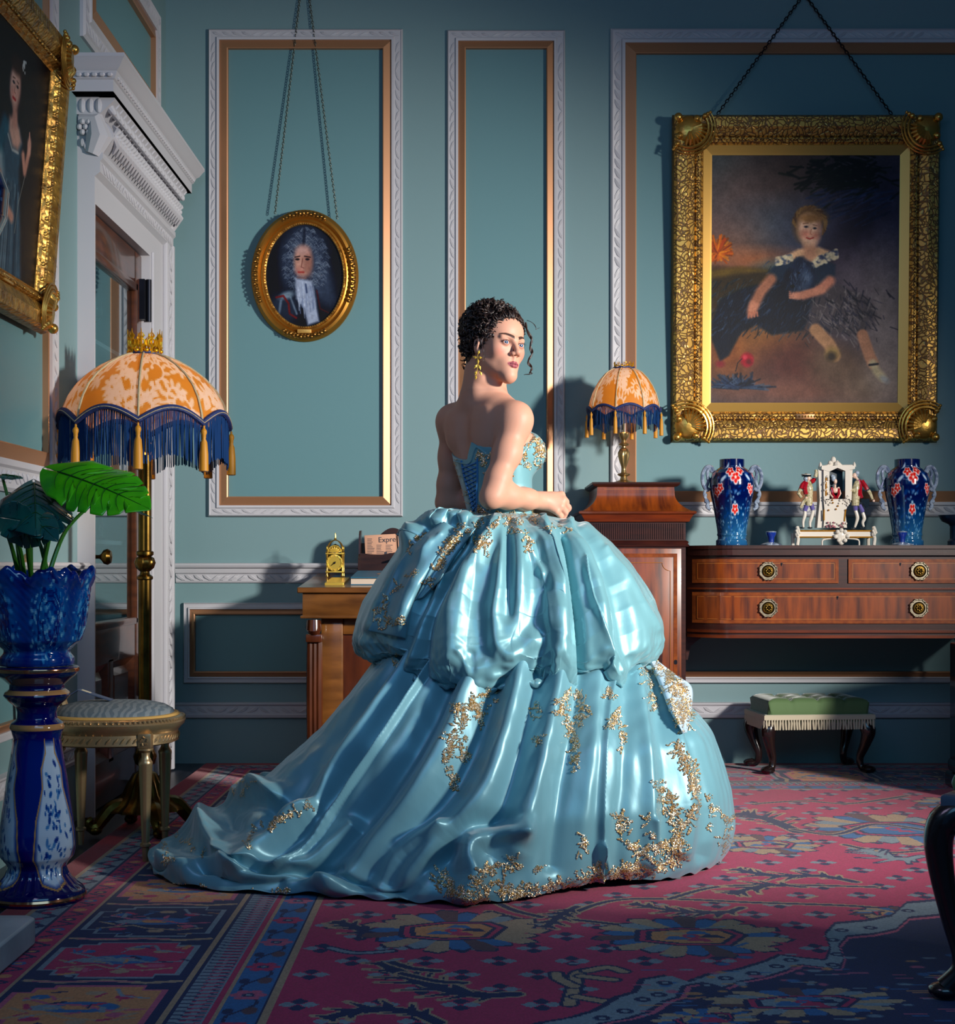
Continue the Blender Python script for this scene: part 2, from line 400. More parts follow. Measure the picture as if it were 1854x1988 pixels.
# the glazed wooden door set in the case
dX = FX - .035
door = thing('door_1', None, None, (dX, D0 + .5, 0)); door['kind'] = 'structure'
o_ = (dX, D0 + .5, 0)
def dmb(): return MB(o_)
f1, f2 = D0 + .014, D1 - .004
gz0, gz1 = .84 - .135, 2.06
fr = dmb()
fr.box(dX - .04, dX, f1, f1 + .02, 0, DT - .004); fr.box(dX - .04, dX, f2 - .135, f2, 0, DT - .004, .004)
fr.box(dX - .04, dX, f1, f2 - .12, gz1 + .03, DT - .004, .004); fr.box(dX - .04, dX, f1, f2 - .12, gz0 - .165, gz0 - .02, .004)
fr.box(dX - .04, dX, f1, f2 - .12, .0, .17, .004); fr.box(dX - .04, dX, D0 + .36, D0 + .44, .15, gz0 - .15, .004)
for a, b, c, d in ((f1 + .0, f2 - .115, gz1, gz1 + .035), (f1, f2 - .115, gz0 - .03, gz0)):
    fr.box(dX - .015, dX + .012, a, b, c, d, .006)
fr.box(dX - .015, dX + .012, f2 - .155, f2 - .12, gz0 - .03, gz1 + .035, .006)
fr.build('door_frame', M['door_wood'], door, angle=.5)
for a, b in ((f1 + .01, D0 + .355), (D0 + .445, f2 - .14)):
    pm = dmb(); pm.frame([[(dX - h, a + i, .17 + i), (dX - h, b - i, .17 + i), (dX - h, b - i, gz0 - .165 - i), (dX - h, a + i, gz0 - .165 - i)] for i, h in ((0, .002), (.03, .028), (.032, .03), (.06, .012), (.08, .012))])
    pm.add([(dX - .012, a + .08, .25), (dX - .012, b - .08, .25), (dX - .012, b - .08, gz0 - .245), (dX - .012, a + .08, gz0 - .245)], [(0, 1, 2, 3)])
    pm.build('door_panel', M['door_wood'], door, angle=.3)
mat('glass', (0.75, 0.88, 0.9, 1), 0.02, trans=1.0, ior=1.35, spec=.9)
mat('glass_pane', (0.55, 0.8, 0.85, 1), 0.015, trans=1.0, ior=1.9)
dmb().box(dX - .012, dX - .008, f1, f2 - .13, gz0 - .01, gz1 + .01).build('glass_pane', M['glass_pane'], door, smooth=False)
kn = dmb(); kn.m = Matrix.Translation((dX, D0 + .03, .985 - .035)) @ Matrix.Rotation(PI / 2, 4, 'Y')
kn.lathe([(.018, 0), (.018, .004), (.008, .008), (.007, .045), (.012, .052), (.026, .062), (.030, .076), (.022, .088), (0.0, .092)], n=20)
kn.build('door_knob', M['brass_dark'], door)
for zz in (2.045, .45):
    h = dmb(); h.tube([(dX + .03, D1 - .002, zz - .09), (dX + .03, D1 - .002, zz + .09)], .012, 10); h.box(dX, dX + .022, D1 - .05, D1 - .002, zz - .085, zz + .085)
    h.build('hinge', M['iron'], door)
# the cupboard behind the glass: lining and shelves
cup = MB(); cup.box(LX - .338, LX - .33, 5.602, 6.528, 0, DT - .002); cup.box(LX - .33, LX - .002, 6.52, 6.528, 0, DT - .002)
cup.build('trim_cupboard_lining', M['panel_blue'], smooth=False)['kind'] = 'structure'
SH = (.72, 1.02, 1.42, 1.80)
sh = MB()
for z in SH: sh.box(LX - .328, LX - .03, 5.604, 6.518, z - .018, z, .003)
sh.build('trim_cupboard_shelves', M['white'])['kind'] = 'structure'

# mantelpiece just outside the left edge of the frame
ms = MB()
ms.box(LX, -1.106, 2.55, 3.47, 1.46, 1.51, .01); ms.box(LX, -1.2, 2.62, 3.42, 1.39, 1.46, .01); ms.box(LX, -1.3, 2.66, 3.38, 0, 1.39, .01)
struct('trim_mantelpiece', ms, M['white'])
# ------------------------------------------------------------------ painted canvases (brush strokes laid onto a fine grid)
def vnoise(h, w, cell, seed, oct=4):
    r = np.random.RandomState(seed); out = np.zeros((h, w)); amp = 1; tot = 0
    for o in range(oct):
        gh, gw = int(h / cell) + 3, int(w / cell) + 3; g = r.rand(gh, gw)
        y = np.arange(h) / cell; x = np.arange(w) / cell; yi = y.astype(int); xi = x.astype(int)
        fy = (y - yi)[:, None]; fx = (x - xi)[None]; fy = fy * fy * (3 - 2 * fy); fx = fx * fx * (3 - 2 * fx)
        a = g[yi][:, xi]; b = g[yi][:, xi + 1]; c = g[yi + 1][:, xi]; d = g[yi + 1][:, xi + 1]
        out += amp * ((a * (1 - fx) + b * fx) * (1 - fy) + (c * (1 - fx) + d * fx) * fy); tot += amp; amp *= .5; cell = max(cell / 2, 1.2)
    return out / tot
class Paint:
    """image of w x h cells; strokes in source coordinates (x0, y0)-(x1, y1)"""
    def __init__(s, w, h, x0, y0, x1, y1, base):
        s.a = np.zeros((h, w, 3)); s.a[:] = base; s.w, s.h = w, h
        s.X, s.Y = np.meshgrid(x0 + (np.arange(w) + .5) * (x1 - x0) / w, y0 + (np.arange(h) + .5) * (y1 - y0) / h)
        s.px = (x1 - x0) / w; s.b = (x0, y0, x1, y1)
    def mix(s, m, col, al=1.0, w=None):
        m = np.clip(m * al, 0, 1)[..., None]; c = np.array(col, float)
        if w is None: s.a = s.a * (1 - m) + c * m
        else: s.a[w] = s.a[w] * (1 - m) + c * m
        return s
    def win(s, xa, xb, ya, yb):
        fx = lambda x: (x - s.b[0]) / (s.b[2] - s.b[0]) * s.w; fy = lambda y: (y - s.b[1]) / (s.b[3] - s.b[1]) * s.h
        i0, i1 = sorted((fx(xa), fx(xb))); j0, j1 = sorted((fy(ya), fy(yb)))
        return (slice(max(0, int(j0) - 1), max(0, min(s.h, int(j1) + 2))), slice(max(0, int(i0) - 1), max(0, min(s.w, int(i1) + 2))))
    def blob(s, cx, cy, rx, ry, col, al=1., soft=.5, rot=0):
        R = max(rx, ry) * (1 + soft); w = s.win(cx - R, cx + R, cy - R, cy + R)
        c, n = math.cos(rot), math.sin(rot); dx, dy = s.X[w] - cx, s.Y[w] - cy
        d = np.sqrt(((dx * c + dy * n) / rx) ** 2 + ((-dx * n + dy * c) / ry) ** 2)
        return s.mix(np.clip((1 + soft - d) / (2 * soft) if soft > 0 else (d < 1), 0, 1), col, al, w)
    def poly(s, pts, col, al=1., soft=0):
        xs_ = [q[0] for q in pts]; ys_ = [q[1] for q in pts]; w = s.win(min(xs_) - soft, max(xs_) + soft, min(ys_) - soft, max(ys_) + soft); X, Y = s.X[w], s.Y[w]
        ins = np.zeros(X.shape, bool); n = len(pts); dm = np.full(X.shape, 1e9) if soft else None
        for i in range(n):
            (ax, ay), (b_x, b_y) = pts[i], pts[(i + 1) % n]
            if ay != b_y:
                cnd = ((ay > Y) != (b_y > Y)) & (X < (b_x - ax) * (Y - ay) / (b_y - ay) + ax); ins ^= cnd
            if soft: dm = np.minimum(dm, s.seg(ax, ay, b_x, b_y, X, Y))
        if soft:
            sd = np.where(ins, dm, -dm); return s.mix(np.clip(sd / (2 * soft) + .5, 0, 1), col, al, w)
        return s.mix(ins.astype(float), col, al, w)
    def seg(s, ax, ay, b_x, b_y, X, Y):
        vx, vy = b_x - ax, b_y - ay; L = vx * vx + vy * vy + 1e-12
        t = np.clip(((X - ax) * vx + (Y - ay) * vy) / L, 0, 1)
        return np.hypot(X - ax - t * vx, Y - ay - t * vy)
    def line(s, pts, wd, col, al=1., soft=0.6):
        xs_ = [q[0] for q in pts]; ys_ = [q[1] for q in pts]; w = s.win(min(xs_) - wd, max(xs_) + wd, min(ys_) - wd, max(ys_) + wd); X, Y = s.X[w], s.Y[w]
        d = np.full(X.shape, 1e9)
        for (a, b), (c, e) in zip(pts[:-1], pts[1:]): d = np.minimum(d, s.seg(a, b, c, e, X, Y))
        return s.mix(np.clip((wd / 2 * (1 + soft) - d) / (wd * soft + 1e-6), 0, 1), col, al, w)
    def grain(s, cell, amt, seed=1):
        s.a *= (1 + amt * (vnoise(s.h, s.w, cell, seed)[..., None] * 2 - 1)); return s
    def lin(s):
        a = np.clip((s.a - 128) * 1.25 + 116, 0, 255) / 255; return np.where(a <= .04045, a / 12.92, ((a + .055) / 1.055) ** 2.4)
def canvas(name, p, to3, parent, mat_, mask=None, org=(0, 0, 0)):
    """p: Paint; to3(u, v) with u, v in 0..1 from top left"""
    h, w_ = p.h, p.w; col = p.lin().reshape(-1, 3)
    u = (np.arange(w_ + 1)) / w_; v = (np.arange(h + 1)) / h
    o = np.array(to3(0, 0)); du = np.array(to3(1, 0)) - o; dv = np.array(to3(0, 1)) - o
    V = (o + u[None, :, None] * du + v[:, None, None] * dv).reshape(-1, 3) - np.array(org)
    i, j = np.meshgrid(np.arange(h), np.arange(w_), indexing='ij'); a = i * (w_ + 1) + j
    Q = np.stack([a, a + w_ + 1, a + w_ + 2, a + 1], -1).reshape(-1, 4)
    if mask is not None:
        k = mask.reshape(-1); Q = Q[k]; col = col[k]
    return np_mesh(name, V, Q, mat_, parent, colors=col)
mat('oil_paint', (1, 1, 1, 1), 0.5, spec=.25, attr=True, bump=[('noise', 160, 0.15, 0.002, None)])
mat('painted_detail', (1, 1, 1, 1), 0.5, attr=True)

# ---- large portrait of a child with a dog
def paint_child():
    p = Paint(300, 376, 1380, 302, 1747, 783, (88, 78, 80)); B = p.blob; Ln = p.line; Po = p.poly
    B(1400, 320, 60, 60, (62, 96, 100), .8, .9); B(1440, 370, 70, 70, (128, 112, 110), .8, .9); B(1540, 340, 120, 70, (84, 70, 64), .8, .9)
    B(1470, 430, 90, 60, (128, 108, 104), .7, .9); B(1500, 440, 60, 40, (88, 102, 116), .7, .9); B(1430, 480, 60, 40, (150, 112, 92), .6, .9)
    B(1560, 470, 60, 60, (96, 104, 116), .7, .9); B(1470, 505, 80, 18, (192, 124, 84), .8, .9); B(1520, 520, 40, 14, (70, 120, 124), .7, .9)
    B(1690, 470, 110, 150, (52, 54, 84), .8, .8, .5); B(1700, 590, 90, 130, (104, 92, 100), .75, .8); B(1640, 480, 26, 110, (44, 36, 56), .8, .7, .6)
    B(1650, 560, 40, 70, (110, 98, 108), .6, .8); B(1720, 560, 50, 60, (118, 106, 110), .6, .8)
    r = random.Random(5)
    for k in range(150):
        a = r.uniform(-.5, .9); x, y = r.gauss(1650, 48), r.gauss(340, 20); Ln([(x, y), (x - 26 * math.cos(a), y + 22 * math.sin(a))], r.uniform(2, 6), r.choice([(18, 22, 16), (30, 32, 20), (38, 44, 34), (20, 26, 28)]), .75)
    for k in range(60):
        x, y = r.uniform(1600, 1740), r.uniform(365, 420); Ln([(x, y), (x - 40, y + r.uniform(5, 24))], r.uniform(2, 4), r.choice([(50, 64, 96), (70, 80, 110), (36, 40, 66)]), .5)
    for k in range(130):
        a = r.uniform(0, 2 * PI); q = r.uniform(6, 30); Ln([(1394, 492), (1394 + q * math.cos(a), 486 + q * 1.1 * math.sin(a))], r.uniform(2, 5), r.choice([(208, 112, 20), (180, 86, 16), (226, 140, 40), (130, 70, 20)]), .8)
    Po([(1380, 520), (1470, 523), (1520, 528), (1560, 600), (1380, 660)], (70, 58, 34), .95, 8)
    Po([(1380, 525), (1440, 518), (1490, 526), (1440, 532), (1380, 540)], (126, 104, 40), .7, 4)
    B(1420, 680, 60, 60, (150, 92, 52), .8, .7); B(1500, 660, 60, 30, (158, 112, 64), .8, .7); B(1550, 705, 70, 48, (104, 62, 54), .9, .6); B(1560, 760, 130, 26, (136, 96, 82), .8, .7)
    B(1650, 720, 60, 40, (88, 62, 50), .8, .7); B(1690, 745, 60, 40, (138, 120, 104), .8, .8); B(1730, 690, 30, 90, (150, 136, 130), .7, .8); B(1610, 700, 36, 34, (124, 104, 86), .7, .7)
    B(1718, 600, 42, 105, (146, 134, 130), .75, .8); B(1650, 545, 30, 50, (120, 108, 114), .6, .8)
    # dog
    Po([(1383, 625), (1400, 580), (1440, 560), (1490, 548), (1530, 530), (1548, 500), (1560, 498), (1578, 530), (1588, 560), (1580, 600), (1560, 640), (1500, 650), (1470, 630), (1440, 645), (1416, 690), (1400, 700), (1384, 660)], (26, 38, 56), .97, 3)
    for k in range(420):
        x, y = r.uniform(1384, 1600), r.uniform(505, 650)
        if abs(y - 600) > 60 and x < 1490: continue
        Ln([(x, y), (x - r.uniform(2, 12), y + r.uniform(4, 14))], r.uniform(1, 3), r.choice([(24, 34, 50), (58, 76, 98), (84, 98, 118), (18, 24, 38), (44, 62, 84)]), .55)
    B(1556, 518, 17, 22, (40, 54, 76), .95, .4); B(1550, 508, 6, 5, (84, 100, 122), .7, .6); B(1560, 540, 8, 10, (70, 84, 106), .6, .6)
    # skirt
    Po([(1575, 590), (1600, 545), (1650, 560), (1690, 580), (1702, 610), (1690, 640), (1650, 650), (1610, 640), (1590, 650), (1570, 630)], (92, 84, 88), .95, 5)
    for k in range(260):
        x, y = r.gauss(1640, 38), r.gauss(605, 26); Ln([(x, y), (x + r.uniform(-6, 16), y + r.uniform(4, 16))], r.uniform(1, 3.4), r.choice([(36, 38, 58), (126, 118, 118), (148, 140, 136), (60, 60, 80), (24, 26, 44)]), .55)
    # legs, feet
    Ln([(1585, 640), (1612, 668), (1622, 690)], 24, (178, 138, 106), 1, .2); B(1618, 686, 13, 13, (150, 128, 80), .9, .5); B(1616, 692, 9, 9, (60, 50, 44), .9, .5)
    Ln([(1676, 650), (1690, 690), (1697, 705)], 22, (178, 132, 106), 1, .2); Ln([(1697, 705), (1704, 720), (1716, 733)], 15, (188, 172, 140), 1, .5); Ln([(1690, 708), (1706, 706)], 4, (30, 34, 50)); B(1720, 736, 10, 6, (150, 150, 150), .9, .5, .6)
    # bodice and arms
    Po([(1500, 520), (1525, 505), (1560, 520), (1600, 505), (1622, 515), (1620, 545), (1590, 560), (1560, 556), (1520, 545), (1490, 540)], (42, 62, 82), .96, 3)
    Po([(1510, 505), (1535, 492), (1550, 484), (1590, 480), (1612, 488), (1600, 505), (1575, 515), (1560, 512), (1552, 500), (1535, 505)], (214, 172, 136), .98, 3)
    for k in range(150):
        x = r.uniform(1508, 1538); B(x, 505 + (x - 1508) * -.2 + r.uniform(-4, 10), 3, 2.4, r.choice([(220, 206, 172), (198, 180, 150), (90, 100, 120)]), .8, .5)
        x = r.uniform(1576, 1626); B(x, 513 - (x - 1576) * .42 + r.uniform(-8, 9), 3.2, 2.6, r.choice([(222, 206, 172), (198, 184, 156), (56, 66, 96)]), .8, .5)
    Ln([(1498, 542), (1478, 566), (1466, 590)], 21, (176, 124, 100), 1, .4); B(1462, 600, 10, 16, (190, 134, 110), 1, .4, .3)
    for k in range(4): Ln([(1456 + 5 * k, 606), (1454 + 6 * k, 616 - k)], 4, (182, 122, 100), .9)
    Ln([(1612, 545), (1596, 560), (1560, 572)], 20, (196, 134, 112), 1, .4); B(1548, 572, 13, 9, (206, 146, 122), 1, .4)
    for k in range(4): Ln([(1542, 566 + 4 * k), (1534, 566 + 4 * k)], 3.6, (206, 146, 122), .9)
    Po([(1534, 520), (1548, 500), (1562, 497), (1576, 510), (1586, 540), (1582, 566), (1562, 572), (1536, 566), (1524, 545)], (40, 54, 78), .97, 3)   # the dog's head against the chest
    B(1566, 538, 11, 15, (96, 110, 130), .8, .5); B(1558, 560, 12, 8, (78, 92, 114), .8, .5); B(1540, 556, 5, 3.5, (14, 18, 28), .95, .3); B(1552, 530, 2.6, 2, (12, 14, 22), .95, .3); B(1530, 536, 7, 14, (24, 34, 52), .9, .4, .3)
    for k in range(90): x, y = r.gauss(1558, 13), r.gauss(534, 16); Ln([(x, y), (x + r.uniform(-4, 2), y + r.uniform(4, 9))], r.uniform(.8, 2), r.choice([(30, 42, 62), (104, 118, 138), (68, 84, 108)]), .6)
    Ln([(1596, 562), (1560, 572)], 15, (200, 140, 116), 1, .3); B(1550, 573, 11, 7, (206, 146, 122), 1, .4)
    # head
    Ln([(1572, 470), (1572, 492)], 26, (196, 148, 120), 1, .4); B(1561, 440, 20, 30, (120, 92, 64), 1, .35); B(1578, 422, 27, 19, (128, 98, 66), 1, .35, .2)
    for k in range(60):
        a = r.uniform(PI * .9, PI * 2.15); Ln([(1572 + 28 * math.cos(a), 434 + 28 * math.sin(a)), (1572 + 33 * math.cos(a + .3), 434 + 33 * math.sin(a + .3))], 3, r.choice([(148, 118, 80), (96, 70, 48), (128, 98, 66)]), .8)
    B(1571, 447, 22, 30, (226, 184, 156), 1, .25, -.12); B(1564, 455, 9, 7, (206, 118, 100), .6, .8); B(1584, 458, 6, 6, (206, 118, 100), .6, .8)
    B(1589, 445, 5, 20, (170, 128, 112), .6, .8); B(1565, 441, 4.4, 2.2, (84, 78, 88), .95, .3); B(1582, 444, 3.8, 2, (84, 78, 88), .95, .3); B(1565, 441, 1.6, 1.8, (22, 22, 34), 1, .3); B(1582, 444, 1.5, 1.7, (22, 22, 34), 1, .3)
    Ln([(1559, 435), (1569, 434)], 1.8, (130, 92, 70), .8); Ln([(1578, 437), (1586, 439)], 1.6, (130, 92, 70), .8); Ln([(1575, 446), (1573, 455), (1576, 456)], 1.6, (178, 118, 96), .8); Ln([(1566, 462), (1572, 464.5), (1579, 462)], 2.6, (176, 72, 66), .95)
    B(1572, 425, 20, 8, (156, 116, 74), .9, .4)
    # poppy and thistle
    B(1452, 698, 12, 13, (168, 36, 60), 1, .3); B(1456, 702, 6, 6, (110, 20, 44), .9, .5); B(1448, 693, 4, 4, (206, 90, 100), .8, .5); B(1400, 706, 8, 6, (130, 40, 60), .7, .6); Ln([(1442, 696), (1434, 704), (1430, 720)], 1.6, (50, 44, 50))
    for k in range(150):
        a = r.uniform(-PI, 0.2); q = r.uniform(15, 52); x, y = 1430 + r.gauss(0, 14), 752; Ln([(x, y), (x + q * math.cos(a), y + q * .6 * math.sin(a))], r.uniform(1.5, 4), r.choice([(38, 50, 72), (58, 74, 98), (26, 34, 52), (84, 100, 120)]), .7)
    return p.grain(12, .12, 3).grain(2, .08, 4)
G = '' 
def rect_picture(name, label, cat, ctr, w, h, tilt, rz, border, inner, depth, canvas_fn, mats, corners=True, plaque=None):
    """upright picture in its own frame; local x right, z up, front towards -y"""
    t = thing(name, label, cat)
    W2, H2 = w / 2, h / 2
    def L(i, d): return [(-W2 + i, -d, -H2 + i), (W2 - i, -d, -H2 + i), (W2 - i, -d, H2 - i), (-W2 + i, -d, H2 - i)]
    b = border
    mb = MB(); mb.frame([L(0.006, 0), L(0, depth * .25), L(.004, depth * .55), L(b * .06, depth * .66)]); mb.build('outer_edge', M[mats[2]], t, angle=.4)
    mb = MB(); mb.frame([L(b * .06, depth * .66), L(b * .14, depth * .95), L(b * .45, depth * 1.0), L(b * .72, depth * .72), L(b * .76, depth * .60)]); mb.build('carved_frame', M[mats[0]], t, angle=.5)
    mb = MB(); mb.frame([L(b * .76, depth * .60), L(b * .80, depth * .74), L(b * .92, depth * .74), L(b * .97, depth * .60), L(b, depth * .55)])
    n = int(w / .018)
    for k in range(n):
        x = -W2 + b + (w - 2 * b) * (k + .5) / n
        for z in (-H2 + b * .86, H2 - b * .86): mb.ball((x, -depth * .76, z), (.008, .007, b * .045), 6, 4)
    n = int(h / .018)
    for k in range(n):
        z = -H2 + b + (h - 2 * b) * (k + .5) / n
        for x in (-W2 + b * .86, W2 - b * .86): mb.ball((x, -depth * .76, z), (b * .045, .007, .008), 6, 4)
    mb.build('beaded_rim', M[mats[0]], t)
    mb = MB(); mb.frame([L(b, depth * .55), L(b + .004, depth * .60), L(b + inner * .8, depth * .42), L(b + inner, depth * .38), L(b + inner, depth * .2)]); mb.build('slip', M[mats[1]], t, angle=.3)
    i = b + inner - .004
    MB().box(-W2 + .02, W2 - .02, -.012, 0.0, -H2 + .02, H2 - .02).build('back_board', M['dark_wood'], t)
    canvas('canvas', canvas_fn(), lambda u, v: (-W2 + i + (w - 2 * i) * u, -depth * .34, H2 - i - (h - 2 * i) * v), t, M['oil_paint'])
    if corners:
        for sx in (-1, 1):
            for sz in (-1, 1):
                c = MB(); cx, cz = sx * (W2 - b * .55), sz * (H2 - b * .55); R = b * .62
                a0 = math.atan2(-sz, -sx)
                c.ball((cx, -depth * .9, cz), (R * .75, depth * .35, R * .75), 16, 8)
                for k in range(9):                                  # shell ribs
                    a = a0 + (k - 4) * .26
                    c.tube([(cx + math.cos(a) * R * .15, -depth * 1.22, cz + math.sin(a) * R * .15), (cx + math.cos(a) * R * .6, -depth * 1.28, cz + math.sin(a) * R * .6), (cx + math.cos(a) * R * .86, -depth * 1.1, cz + math.sin(a) * R * .86)], [R * .05, R * .11, R * .07], 6)
                for s_ in (-1, 1):                                   # C scrolls
                    for q, rr in ((1.05, .09), (1.24, .07), (1.4, .05)):
                        P = [(cx + math.cos(a0 + s_ * (k / 8 * 1.5 - .1) * 1.0) * R * q * (1 - .0 * k) - math.cos(a0) * R * .1, -depth * (1.12 - .1 * (q - 1)), cz + math.sin(a0 + s_ * (k / 8 * 1.5 - .1)) * R * q - math.sin(a0) * R * .1) for k in range(9)]
                        P = [(min(max(x, -W2 - .012), W2 + .012), y, min(max(z, -H2 - .012), H2 + .012)) for x, y, z in P]
                        c.tube(P, [R * rr * (1.2 - .07 * k) for k in range(9)], 7)
                        e = P[-1]; c.ball(e, R * rr * 1.7, 8, 6)
                    c.ball((cx + sx * R * .55 + (s_ < 0) * -sx * R * .9, -depth * 1.05, cz + sz * R * .55 + (s_ > 0) * -sz * R * .9), R * .2, 8, 6)
                c.ball((cx + sx * R * .62, -depth * 1.05, cz + sz * R * .62), R * .24, 10, 7)
                c.build('corner_shell', M['gilt_shell'], t)
    if plaque: MB().box(-.045, .045, -depth * .80, -depth * .6, -H2 + b * .76, -H2 + b * .95, .002).build('name_plate', M[plaque], t)
    t.location = ctr; t.rotation_euler = Matrix.Identity(3).to_euler()
    t.rotation_euler = (Matrix.Rotation(rz, 3, 'Z') @ Matrix.Rotation(tilt, 3, 'X')).to_euler()
    return t
mat('gilt_shell', srgb(205, 158, 76), 0.3, metal=0.9, bump=[('noise', 60, 0.3, 0.004, None)])
mat('plate_copper', srgb(170, 120, 80), .35, metal=.8)
# lattice of scrolls cut into the big frame: relief made from a regular pattern
def gilt_lattice():
    m = mat('gilt_lattice', srgb(214, 166, 80), 0.38, metal=0.7); nt = m.node_tree; N = nt.nodes; L = nt.links; b = N['Principled BSDF']
    tc = N.new('ShaderNodeTexCoord'); mp = N.new('ShaderNodeMapping'); L.new(tc.outputs['Object'], mp.inputs[0]); mp.inputs['Scale'].default_value = (1, 0.3, 1)
    nz = N.new('ShaderNodeTexNoise'); nz.inputs['Scale'].default_value = 14; L.new(mp.outputs[0], nz.inputs['Vector'])
    ad = N.new('ShaderNodeVectorMath'); ad.operation = 'MULTIPLY_ADD'; ad.inputs[1].default_value = (.09,) * 3; L.new(nz.outputs['Color'], ad.inputs[0]); L.new(mp.outputs[0], ad.inputs[2])
    v = N.new('ShaderNodeTexVoronoi'); v.feature = 'DISTANCE_TO_EDGE'; v.inputs['Scale'].default_value = 44; v.inputs['Randomness'].default_value = .85; L.new(ad.outputs[0], v.inputs['Vector'])
    rp = N.new('ShaderNodeValToRGB'); rp.color_ramp.elements[0].position = .04; rp.color_ramp.elements[1].position = .16
    rp.color_ramp.elements[0].color = srgb(120, 88, 56); rp.color_ramp.elements[1].color = srgb(216, 168, 84); L.new(v.outputs['Distance'], rp.inputs[0]); L.new(rp.outputs[0], b.inputs['Base Color'])
    bp = N.new('ShaderNodeBump'); bp.inputs['Strength'].default_value = .9; bp.inputs['Distance'].default_value = .006; L.new(rp.outputs[0], bp.inputs['Height']); L.new(bp.outputs[0], b.inputs['Normal'])
gilt_lattice()
Yp = DB - .05
cx_, cz_ = (1564 - CX) * Yp / F, CAMZ - (541 - HY) * Yp / F
big = rect_picture('portrait_painting', 'large oil painting of a seated child with dark dog, wide gilt frame', 'painting',
    (cx_, DB - .012, cz_), 520 * Yp / F, 634 * Yp / F, .035, 0, .140, .046, .07, paint_child, ('gilt_lattice', 'gilt_plain', 'gilt_dark'), plaque='plate_copper')

def chain_geo(mb, a, b, link=.016, r=.0016, tw=0):
    a, b = Vector(a), Vector(b); L_ = (b - a).length; n = int(L_ / (link * .78)); d = (b - a).normalized()
    s1 = Vector((0, 1, 0)) if abs(d.y) < .9 else Vector((1, 0, 0)); s1 = (s1 - d * s1.dot(d)).normalized(); s2 = d.cross(s1)
    for i in range(n):
        c = a + (b - a) * ((i + .5) / n); sd = s1 if i % 2 else s2
        mb.tube([c + d * (link / 2 * math.cos(k * PI / 3)) + sd * (link * .3 * math.sin(k * PI / 3)) for k in range(7)], r, 4, cap=False)
def wpt(x, y, off=.02):
    Y = DB - off; return W(x, y, Y)
hook = wpt(1561, -12, .015)
def hang(par, a, b, l, r, mt):
    ch = MB(tuple(par.location)); chain_geo(ch, a, b, l, r); o = ch.build('hanging_chain', M[mt], None); o.parent = par
    o.matrix_parent_inverse = (Matrix.Translation(par.location) @ par.rotation_euler.to_matrix().to_4x4()).inverted(); o.location = par.location
for a in (wpt(1393, 222, .06), wpt(1731, 222, .06)): hang(big, a, hook, .022, .0026, 'iron')

# ---- oval portrait
def paint_oval():
    p = Paint(170, 220, 508, 436, 672, 636, (18, 24, 38)); B = p.blob; Ln = p.line
    r = random.Random(2)
    B(590, 500, 46, 62, (70, 80, 98), .9, .3); B(620, 540, 26, 50, (70, 80, 98), .9, .4, -.3); B(552, 520, 14, 46, (58, 68, 86), .7, .5)
    B(640, 575, 12, 24, (62, 72, 90), .7, .6, -.5)
    for k in range(700):
        a = r.uniform(0, 2 * PI); q = r.uniform(.5, 1.05); x, y = 592 + 46 * q * math.cos(a), 510 + 62 * q * math.sin(a)
        if y > 590 and x < 600: continue
        s_ = r.uniform(2, 5); Ln([(x - s_, y), (x, y - s_ * .8), (x + s_, y + s_ * .4)], r.uniform(.8, 2), r.choice([(96, 106, 122), (116, 126, 140), (44, 52, 70), (80, 90, 108)]), .6)
    Ln([(590, 445), (588, 480)], 5, (24, 30, 46), .8, 1)
    B(587, 508, 19, 31, (172, 136, 124), 1, .22); B(598, 512, 9, 24, (120, 84, 76), .6, .6); B(586, 487, 14, 8, (168, 140, 136), .8, .6)
    B(578, 527, 8, 7, (168, 112, 104), .5, .8); Ln([(570, 500), (580, 498)], 2.2, (60, 46, 48)); Ln([(590, 498), (602, 500)], 2.2, (60, 46, 48))
    B(575, 504, 4.5, 2.2, (44, 36, 42), .95, .3); B(596, 504, 4.5, 2.2, (44, 36, 42), .95, .3); Ln([(586, 503), (583, 519), (588, 521)], 2.2, (126, 88, 82), .9); Ln([(577, 529), (588, 529)], 3.4, (150, 70, 66), .95); Ln([(574, 540), (592, 541)], 3, (120, 84, 78), .6)
    B(545, 600, 34, 30, (48, 58, 74), .95, .3, -.5); B(552, 574, 16, 7, (120, 136, 150), .9, .5, -.3); Ln([(540, 585), (536, 612)], 5, (110, 124, 140), .8); Ln([(560, 578), (573, 610)], 4, (110, 124, 140), .8)
    Ln([(530, 578), (545, 575), (556, 590), (558, 610), (572, 618)], 4, (110, 34, 34), .9); Ln([(615, 565), (622, 600), (640, 608)], 3, (84, 26, 36), .8); B(530, 620, 24, 12, (36, 44, 60), .8, .6)
    p.poly([(570, 541), (604, 546), (612, 580), (620, 625), (596, 632), (588, 600), (572, 580)], (150, 160, 180), .97, 3)
    for k in range(40):
        x = r.uniform(574, 612); y = r.uniform(548, 590); Ln([(x, y), (x + 2, y + r.uniform(10, 34))], r.uniform(1, 2.4), r.choice([(176, 186, 204), (108, 120, 146), (130, 142, 166)]), .6)
    Ln([(592, 553), (594, 568)], 4, (60, 72, 100), .8)
    return p.grain(5, .1, 7)
Yo = DB - .03; oc = W(591.5, 535, Yo); ow, oh = 104.5 * Yo / F, 127.5 * Yo / F
ov = thing('oval_portrait', 'small oval gilt-framed portrait of a man in a grey wig', 'painting')
